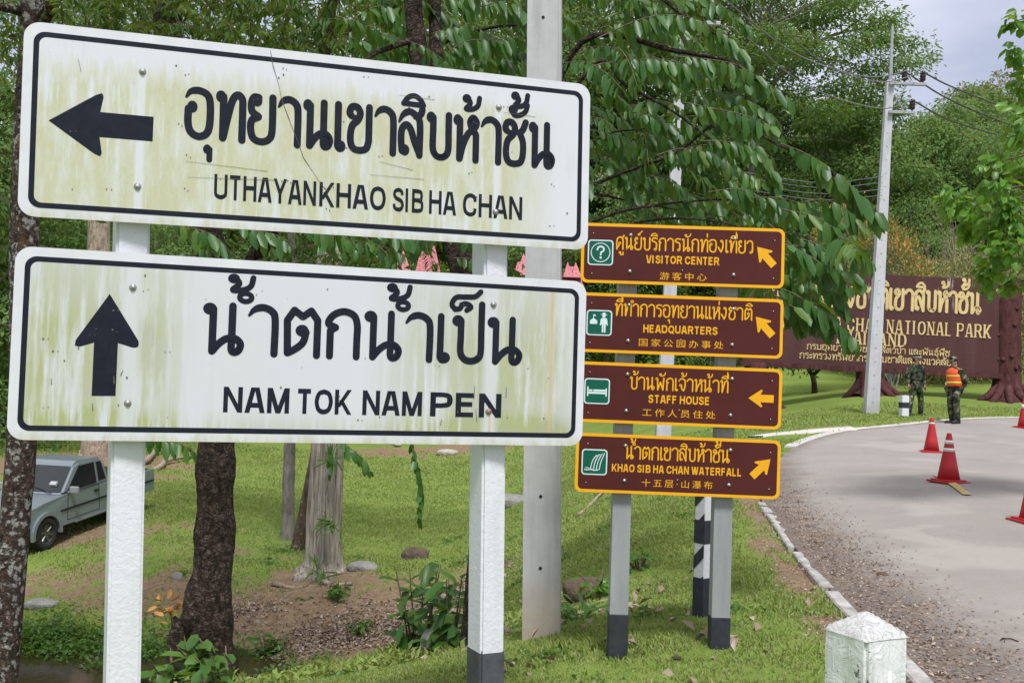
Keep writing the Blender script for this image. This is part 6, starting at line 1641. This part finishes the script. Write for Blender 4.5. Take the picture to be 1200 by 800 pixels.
def dark_tree():
    b = foot(247, 12.3); T = thing('rough_barked_tree', 'dark rough barked trunk standing at the stream edge under the white panels', 'tree', b)
    q = lambda px, py, d: np.array(at(px, py, d) - b)
    tr = MB(); c = catmull([q(252, 835, 12.3), q(253, 800, 12.3), q(249, 760, 12.3), q(244, 728, 12.3), q(243, 700, 12.3), q(250, 660, 12.35), q(252, 600, 12.4), q(253, 540, 12.4), q(255, 470, 12.5), q(262, 380, 12.6), q(250, 300, 12.9), q(210, 160, 13.3), q(190, -60, 13.6), q(180, -200, 13.8)], 15); n = len(c)
    R0 = [.285 * (1 - .3 * i / n) * (1 + .05 * math.sin(i * .31 + 1)) for i in range(n)]
    R0 = [r * (.93 if i > 20 else .93 - .07 * (1 - i / 20)) + (.045 * math.exp(-((i - 50) / 15) ** 2)) for i, r in enumerate(R0)]
    tr.tube(c, R0, 44, noise=.11, ns=3.2, seed=6)
    tr.tube([q(232, 742, 12.15), q(224, 722, 12.1), q(228, 700, 12.15)], [.12, .13, .08], 12, noise=.15, ns=6)
    tr.tube([q(262, 380, 12.6), q(330, 240, 12.2), q(380, 60, 11.8), q(400, -60, 11.6)], [.13, .10, .07, .05], 10); tr.build('trunk', M['bark_dark'], T, True)
    lv = Leaves(); rs = np.random.default_rng(41); tw = MB()
    for k in range(270):
        px, py, d = (rs.uniform(60, 500), rs.uniform(-90, 78), rs.uniform(10.5, 15)) if k < 225 else (rs.uniform(40, 560), rs.uniform(255, 330), rs.uniform(11, 15))
        a = rs.uniform(0, 6.28); L_ = rs.uniform(.5, .95); p = q(px, py, d); dv = np.array([math.cos(a), math.sin(a), rs.uniform(-.6, .2)]) * L_
        frond(lv, tw, [p, p + dv * .5 + np.array([0, 0, .03]), p + dv + np.array([0, 0, -.12])], L=rs.uniform(.13, .2), W=rs.uniform(.03, .045), gap=.045, droop=.5, full=False, rstalk=.006)
    lv.build('crown', M['leaf_fine'], T, tw, M['twig'])
dark_tree()
def pale_stump():
    b = foot(378, 18.0); T = thing('fluted_tree', 'pale fluted old trunk on the bank with a leaning slab and small ferns', 'tree', b)
    q = lambda px, py, d=18.0: np.array(at(px, py, d) - b)
    C = catmull([q(378, 690), q(377, 668), q(377, 650), q(378, 610), q(381, 560), q(383, 510), q(384, 400), q(388, 300, 18.3), q(392, 150, 18.8)], 7); n = len(C); m = 34; V = []
    for i, p in enumerate(C):
        f = i / n; r = .285 * (1 - .20 * f) + .20 * math.exp(-max(0, i - 6) / 2.6)
        for k in range(m):
            a = 2 * math.pi * k / m; rr = r * (1 + .20 * math.sin(5 * a + 1 + f) * (.6 + math.exp(-i / 6)) + .09 * math.sin(11 * a + 2) + .10 * fbm(np.array([[math.cos(a) * 2, math.sin(a) * 2, f * 3]]))[0])
            V.append((p[0] + rr * math.cos(a), p[1] + rr * math.sin(a), p[2]))
    F = [(i * m + k, i * m + (k + 1) % m, (i + 1) * m + (k + 1) % m, (i + 1) * m + k) for i in range(n - 1) for k in range(m)]
    MB().add(V, F).build('trunk', M['bark_pale'], T, True)
    sl = MB(); ds = gnd(349, 645, 10).y; sl.tube([q(346, 660, ds), q(351, 640, ds), q(358, 600, ds - .2), q(366, 555, ds - .4), q(372, 515, ds - .6)], [.15, .15, .14, .12, .09], 12, noise=.22, ns=5); sl.build('leaning_slab', M['bark_mid'], T, True)
    rs = np.random.default_rng(5)
    for cx, cy, n_ in ((386, 612, 34), (389, 540, 26), (376, 672, 30)):
        lv = Leaves(); p = q(cx, cy, 17.45); n2 = n_; d = unit(rs.normal(size=(n2, 3)) + np.array([0, -.6, .5])); lv.add(p + rs.normal(0, .05, (n2, 3)), d, unit(rs.normal(size=(n2, 3)) + np.array([0, 0, 1])), rs.uniform(.15, .4, n2), .03, full=True, curl=.6); lv.build('fern', M['leaf_ground'], T)
    lc = Leaves()
    for k in range(700):
        pass
    o = rs.normal(0, 1, (5200, 3)) * np.array([3.0, 2.2, 1.4]) + np.array(q(392, -20, 19)); lc.add(o, unit(rs.normal(size=(5200, 3)) + np.array([0, 0, -.4])), unit(rs.normal(size=(5200, 3)) + np.array([0, 0, 1.2])), rs.uniform(.14, .28, 5200), rs.uniform(.06, .11, 5200)); lc.build('crown', M['leaf_fine'], T)
pale_stump()
def thin_tree(name, label, px, py, d, r, bk, crown, seed, lean=4):
    b = gnd(px, py, d - 6) if d is None else foot(px, d); T = thing(name, label, 'tree', b); rs = np.random.default_rng(seed); D = b.y
    q = lambda x, y, dd=0: np.array(at(x, y, D + dd) - b)
    c = catmull([q(px, py + 12), q(px + 1, py - 60), q(px + lean, py - 160), q(px + lean * 1.5, py - 300), q(px + lean, py - 440)], 7); MB().tube(c, list(np.linspace(r * 1.15, r * .6, len(c))), 14, noise=.08, ns=4, seed=seed).build('trunk', bk, T, True)
    lc = Leaves(); n = crown; o = rs.normal(0, 1, (n, 3)) * np.array([2.3, 2.0, 1.5]) + q(px + lean, py - 520); lc.add(o, unit(rs.normal(size=(n, 3)) + np.array([0, 0, -.4])), unit(rs.normal(size=(n, 3)) + np.array([0, 0, 1.2])), rs.uniform(.14, .28, n), rs.uniform(.06, .11, n)); lc.build('crown', M['leaf_fine'], T)
thin_tree('thin_tree', 'thin straight grey trunk just left of the pale fluted trunk', 337, 632, 21.0, .125, M['bark_grey'], 3800, 3)
thin_tree('buttressed_tree', 'pale root footed tree behind the pickup, half hidden by the left white post', 113, 546, 33, .45, M['root_wood'], 5200, 6, 2)

# exposed roots lying on the field behind the truck
def roots():
    for k, (x0, y0, x1, y1, r, lab) in enumerate(((158, 548, 207, 524, .12, 'thick pale root lying on the field right of the left white post'), (178, 552, 226, 536, .09, 'thinner pale root beside the thick one right of the left white post'), (92, 540, 122, 516, .13, 'pale root rising at the foot of the tree behind the pickup'))):
        a, c = gnd(x0, y0, 8), gnd(x1, y1, 8); P = []
        for t in np.linspace(0, 1, 7): p = a.lerp(c, t); P.append((p.x + .12 * math.sin(t * 9 + k), p.y, gz(p.x, p.y) + r * .6 + .10 * math.sin(t * 3.1)))
        tag(MB().tube(P, list(np.linspace(r, r * .45, 7)), 8, noise=.2, ns=3, seed=k).build('tree_root', M['root_wood'], None, True), lab, 'root')
roots()

# small broken stump at the stream
def stub():
    b = foot(206, 12.6); T = thing('broken_stump', 'short broken dark stump beside the rough barked trunk, with reddish sprout', 'stump', b)
    q = lambda px, py, d=12.6: np.array(at(px, py, d) - b)
    MB().tube([q(206, 815), q(206, 780), q(205, 750), q(208, 732), q(203, 722)], [.13, .115, .10, .08, .03], 12, noise=.22, ns=6, seed=4).build('trunk', M['bark_dark'], T, True)
    lv = Leaves(); rs = np.random.default_rng(2); n = 26; lv.add(np.repeat([q(200, 716, 12.7)], n, 0) + rs.normal(0, .07, (n, 3)), unit(rs.normal(size=(n, 3)) + np.array([0, 0, .5])), unit(rs.normal(size=(n, 3)) + np.array([0, 0, 1])), rs.uniform(.1, .24, n), .06, full=True); lv.build('sprout', M['leaf_orange'], T)
stub()

# --- bright leaved tree reaching in from the right edge
def bright_tree():
    b = foot(1330, 12.0); T = thing('bright_leaved_tree', 'bright green leaved branches reaching in at the right edge above the name board', 'tree', b)
    q = lambda px, py, d=12.0: np.array(at(px, py, d) - b)
    tr = MB(); tr.tube([q(1330, 640), q(1325, 500), q(1318, 300), q(1300, 120), q(1290, -80)], [.16, .13, .11, .08, .05], 12, noise=.08, ns=4)
    lv = Leaves(); rs = np.random.default_rng(12)
    cl = [(1192, 62, 16), (1198, 98, 20), (1196, 130, 20), (1192, 158, 16), (1160, 192, 12), (1120, 232, 22), (1140, 244, 20), (1168, 216, 18), (1160, 262, 16), (1184, 250, 20), (1194, 288, 22), (1172, 292, 20), (1158, 322, 14), (1198, 202, 20), (1176, 240, 16), (1186, 330, 12), (1215, 150, 26), (1220, 260, 26), (1135, 268, 10), (1190, 25, 14), (1160, 338, 8)] + [(rs.uniform(1235, 1420), rs.uniform(-120, 330), rs.uniform(20, 32)) for _ in range(34)]
    for cx, cy, r in cl:
        c = q(cx, cy, 12 + rs.uniform(-.5, .5)); st = catmull([q(1312, cy - 30 + rs.uniform(-20, 20)), q((1312 + cx) / 2, cy - 18), c], 5); tr.tube(st, list(np.linspace(.03, .006, len(st))), 5, cap=False)
        n = int(r * 2.1); o = rs.normal(0, .5, (n, 3)) * r / 100 * .82; d = unit(o * 4 + rs.normal(0, .35, (n, 3)) + np.array([-.25, -.1, -.55])); lv.add(c + o, d, unit(rs.normal(0, .5, (n, 3)) + np.array([0, -.45, .8])), rs.uniform(.10, .17, n), rs.uniform(.07, .10, n), full=True, curl=.3)
    tr.build('trunk', M['twig'], T, True); lv.build('crown', M['leaf_bright'], T)
bright_tree()

# ------------------------------------------------------------------ low plants
def broad_plant(name, label, px, py, d0, nst, h, L, W, seed, m='leaf_ground', cat='plant', spread=.25, stem=True):
    b = gnd(px, py, d0); T = thing(name, label, cat, b); rs = np.random.default_rng(seed); lv = Leaves(); mb = MB()
    for k in range(nst):
        a = rs.uniform(0, 6.28); tip = np.array([math.cos(a) * spread * rs.uniform(.3, 1), math.sin(a) * spread * rs.uniform(.3, 1), h * rs.uniform(.55, 1)]); base = np.array([tip[0] * .25, tip[1] * .25, -.05])
        if stem: mb.tube([base, (base + tip) / 2 + np.array([0, 0, .05]), tip], [.012, .009, .005], 5, cap=False)
        n = rs.integers(5, 9); t = rs.uniform(.25, 1, n)[:, None]; P = base + (tip - base) * t; d = unit(rs.normal(size=(n, 3)) * np.array([1, 1, .35]) + np.array([0, -.15, .12])); lv.add(P, d, unit(rs.normal(0, .3, (n, 3)) + np.array([0, -.2, 1])), L * rs.uniform(.6, 1.2, n), W * rs.uniform(.8, 1.2, n), full=True, curl=.35)
    if stem: mb.build('stem', M['twig'], T)
    lv.build('foliage', M[m], T); return T
broad_plant('leafy_plant', 'tall broad leaved plant on the bank left of the grey-footed white post', 490, 772, 6, 9, .95, .34, .11, 3, 'leaf_big', spread=.38)
broad_plant('leafy_plant', 'darker broad leaved plant right against the trunk behind the white post', 526, 766, 6, 8, .8, .28, .09, 5, 'leaf_big', spread=.28)
broad_plant('vine_plant', 'low bright leaved creeper at the foot of the rough barked trunk', 268, 812, 8, 14, .42, .17, .09, 6, 'leaf_ground', spread=.5)
broad_plant('vine_plant', 'low creeper at the foot of the broken stump', 205, 815, 8, 10, .35, .16, .08, 7, 'leaf_ground', spread=.45)
broad_plant('leafy_weed', 'small weed on the bare bank below the pale trunk', 395, 705, 8, 7, .3, .16, .07, 8, 'leaf_ground', spread=.3)
broad_plant('leafy_weed', 'small weed low on the bare bank beside the stream', 312, 770, 8, 7, .35, .18, .07, 9, 'leaf_ground', spread=.3)
broad_plant('leafy_weed', 'weed growing on the bank edge left of the tall broad leaved plant', 415, 745, 8, 6, .3, .15, .06, 10, 'leaf_ground', spread=.3)
broad_plant('bright_weed', 'bright yellow green weed behind the left leg of the brown signs', 702, 700, 5, 9, .22, .11, .05, 11, 'leaf_bright', spread=.2)
broad_plant('bright_weed', 'bright weed on the slope between the legs of the brown signs', 748, 672, 5, 7, .26, .10, .05, 12, 'leaf_bright', spread=.16)
def strap():
    b = gnd(672, 728, 5); T = thing('strap_leaved_plant', 'strap leaved green plant at the right foot of the near concrete pole', 'plant', b); rs = np.random.default_rng(8); n = 34; a = rs.uniform(0, 6.28, n)
    lv = Leaves(); lv.add(rs.normal(0, .05, (n, 3)), unit(np.stack([np.cos(a), np.sin(a), rs.uniform(.4, 1.2, n)], 1)), unit(np.stack([-np.cos(a) * .4, -np.sin(a) * .4, np.ones(n)], 1)), rs.uniform(.22, .4, n), .035, full=True, curl=.8); lv.build('foliage', M['leaf_ground'], T)
strap()
# ground-hugging growth along the stream, leaf litter, grass
def cover(name, areas, n, L, W, m, up=.35, h=.06, keep=None):
    lv = Leaves(); rs = np.random.default_rng(len(name) * 7 + n)
    A = np.array([a[2] * a[3] for a in areas]); A = A / A.sum(); idx = rs.choice(len(areas), n, p=A); C = np.array([[a[0], a[1], a[2], a[3]] for a in areas])[idx]
    r = np.minimum(np.abs(rs.normal(0, .62, n)), 1.7); t = rs.uniform(0, 6.28, n); x = C[:, 0] + C[:, 2] * r * np.cos(t); y = C[:, 1] + C[:, 3] * r * np.sin(t)
    if keep is not None: k = keep(x, y, rs); x, y = x[k], y[k]; n = len(x)
    hh = h * (0.35 + np.clip(fbm(np.stack([x, y, 0 * x], 1) * 2.0), -.3, 1)) * rs.random(n) * 2
    z = zg(x, y) + .012 + np.clip(hh, 0, 1); lv.add(np.stack([x, y, z], 1), unit(rs.normal(size=(n, 3)) * np.array([1, 1, .5]) + np.array([0, 0, up])), unit(rs.normal(0, .45, (n, 3)) + np.array([0, -.1, 1])), L * rs.uniform(.5, 1.3, n), W * rs.uniform(.7, 1.3, n))
    o = lv.build(name, m, None); return tag(o, kind='stuff')
def ar(px, d, rx, ry): p = on(px, d); return (p.x, p.y, rx, ry)
o = cover('ground_cover', [ar(60, 15.0, 2.0, .8), ar(150, 14.7, 1.5, .7), ar(230, 14.4, 1.2, .6), ar(20, 13.9, 1.5, .5), ar(190, 14.1, 1.6, .5), ar(300, 14.3, .6, .5)], 15000, .085, .05, M['leaf_ground'], .3, .16)
tag(o, 'mat of small leaved ground cover along the stream bank', 'ground cover')
o = cover('ground_weeds', [ar(400, 10.7, 1.3, .55), ar(470, 10.3, 1.0, .5), ar(520, 9.9, .8, .45), ar(550, 9.3, .5, .4)], 9000, .10, .035, M['grass'], .7, .10)
tag(o, 'rough weedy growth on the near lip of the stream', 'weeds')
lit_areas = [ar(430, 15.2, 1.6, 1.0), ar(350, 14.9, 1.1, .6), ar(480, 15.4, 1.5, 1.0), ar(300, 16.4, .9, .6), ar(540, 15.8, .9, .8)]
o = cover('leaf_litter', lit_areas, 5200, .075, .045, M['leaf_dry'], .15, .02); tag(o, 'dry brown leaf litter on the bare bank', 'leaf litter')
o = cover('fallen_leaves', [ar(850, 6.2, 1.6, 1.8), ar(760, 7.5, 1.6, 2.0), ar(690, 8.5, 1.2, 2.0), ar(600, 6.0, 1.2, 1.2)], 150, .10, .05, M['leaf_dry'], .1, .012, keep=lambda x, y, rs: edge_dist(x, y) < -.1); tag(o, 'scattered dry leaves on the near grass', 'fallen leaves')
o = cover('road_debris', [(EDGE[k][0] + .35 + .25 * math.sin(k), EDGE[k][1], .75, .9) for k in range(28, 105, 3)], 9000, .030, .016, M['leaf_dry'], .1, .006, keep=lambda x, y, rs: (lambda e: (np.abs(e) > .08) & (e > -.5) & (e < 1.5) & (rs.random(len(e)) < np.clip(1.3 - np.abs(e), .05, 1)))(edge_dist(x, y))); tag(o, 'crushed dry leaves and grit swept along the kerb', 'debris')

rs_ = np.random.default_rng(55); _wa = []
for _ in range(60):
    px, d = rs_.uniform(200, 900), rs_.uniform(5.2, 22); a_, b_, c_, e_ = ar(px, d, rs_.uniform(.15, .5), rs_.uniform(.12, .4)); _wa.append((a_, b_, c_, e_))
o = cover('lawn_weeds', _wa, 6500, .05, .032, M['leaf_ground'], .35, .03, keep=lambda x, y, rs: (edge_dist(x, y) < -.25) & (zg(x, y) > -2.2)); tag(o, 'small broad leaved weeds in patches across the lawn', 'weeds')
def grass():
    rs = np.random.default_rng(77); n = 620000
    d = 4.0 * (44 / 4.0) ** rs.random(n); px = rs.uniform(-30, 1230, n)          # denser near the camera
    x = (px - 600) / FOC * d * 1.02; y = d
    e = edge_dist(x, y); dm = dirt(x, y); P = np.stack([x, y, 0 * x], 1)
    cl = fbm(P * 1.4, 4)
    z = zg(x, y)
    k = (e < -.10) & (rs.random(n) > dm * 1.25) & (rs.random(n) < np.clip(.78 + .9 * cl, .10, 1)) & (z > -2.40) & ~((x > 2.5) & (y > 33))
    k &= ~((np.abs(y - 25.6) < 1.6) & (x > 5.4) & (x < 9.0) & (e < -.05) & (y > 24.6) & (rs.random(n) < .85)); behind = (e > ROADW + .2); k |= behind & (rs.random(n) < .8)
    x, y, d, z, cl = x[k], y[k], d[k], z[k], cl[k]; n = len(x)
    h = (.022 + .016 * np.clip(cl + .4, 0, 1.4) + .0012 * d) * rs.uniform(.6, 1.5, n); w = .0042 + .0011 * d
    off = np.clip(1 - np.hypot(x, y) / 60, 0, 1) * .035 * fbm(np.stack([x, y, 0 * x], 1) * 1.6)
    z = z + off - .004
    dr = unit(np.stack([rs.normal(0, .55, n), rs.normal(0, .55, n), np.ones(n)], 1)); L = Leaves()
    L.add(np.stack([x, y, z], 1), dr, unit(np.stack([rs.normal(0, 1, n), -np.abs(rs.normal(0, 1, n)) - .2, rs.uniform(0, .6, n)], 1)), h, w * rs.uniform(.7, 1.4, n), curl=.5)
    o = L.build('grass', M['grass'], None); tag(o, 'short green grass on the slope and lawn', 'grass', kind='stuff')
grass()

# stones
def stone(label, px, py, w, h, m, seed, name='rock', sq=.7):
    b = gnd(px, py, 6); bm = bmesh.new(); bmesh.ops.create_icosphere(bm, subdivisions=3, radius=1); V = np.array([v.co[:] for v in bm.verts])
    q = fbm(V * 1.1 + seed * 3.3, 4); V2 = V * (1 + .26 * q[:, None]); V2 = np.sign(V2) * np.abs(V2) ** .8
    for v, c in zip(bm.verts, V2): v.co = Vector((c[0] * w / 2, c[1] * w / 2 * sq, c[2] * h * .62 + h * .25))
    me = bpy.data.meshes.new(name); bm.to_mesh(me); bm.free(); o = link(name, me, m, None, False); o.location = b; return tag(o, label, 'rock')
stone('flat grey stone right of the pale fluted trunk', 425, 668, .52, .15, M['rock'], 1)
stone('dark brown rock on the grass left of the grey-footed white post', 486, 655, .52, .24, M['rock_dark'], 2)
stone('pale topped boulder between the white post and the near concrete pole', 602, 592, 1.1, .34, M['rock'], 3)
stone('brown wedge shaped rock at the right side of the near concrete pole', 688, 700, .42, .2, M['rock_dark'], 4)
stone('small round stone on the slope left of the rough barked trunk', 208, 680, .18, .15, M['rock'], 5)
stone('low grey stone on the slope behind the left white post', 48, 712, .5, .14, M['rock'], 6)
stone('grey stone at the base of the trunk behind the grey-footed post', 519, 768, .4, .3, M['rock'], 8)
stone('pale stone lying far out on the field below the lower white panel', 524, 533, .9, .28, M['rock_pale'], 9)
stone('dark clod lying in the road debris by the kerb', 1034, 675, .10, .045, M['rock_dark'], 10)
def stick(label, px0, py0, px1, py1, r, m, seed):
    a, c = gnd(px0, py0, 4), gnd(px1, py1, 4); P = []
    for t in np.linspace(0, 1, 6): p = a.lerp(c, t); P.append((p.x, p.y + .04 * math.sin(t * 7 + seed), gz(p.x, p.y) + r * .8 + .02 * math.sin(t * 5 + seed)))
    tag(MB().tube(P, list(np.linspace(r, r * .5, 6)), 7, noise=.2, ns=5, seed=seed).build('fallen_branch', m, None, True), label, 'branch')
stick('dead branch lying on the bank below the pale fluted trunk', 318, 688, 354, 692, .05, M['root_wood'], 1)
stick('short pale root end on the bank below the pale fluted trunk', 377, 686, 412, 690, .05, M['root_wood'], 2)
stick('dry branch lying on the slope under the lowest brown panel', 678, 606, 706, 580, .04, M['root_wood'], 3)
stick('thin twig lying on the asphalt near the right edge', 1160, 756, 1190, 753, .008, M['bark_dark'], 4)
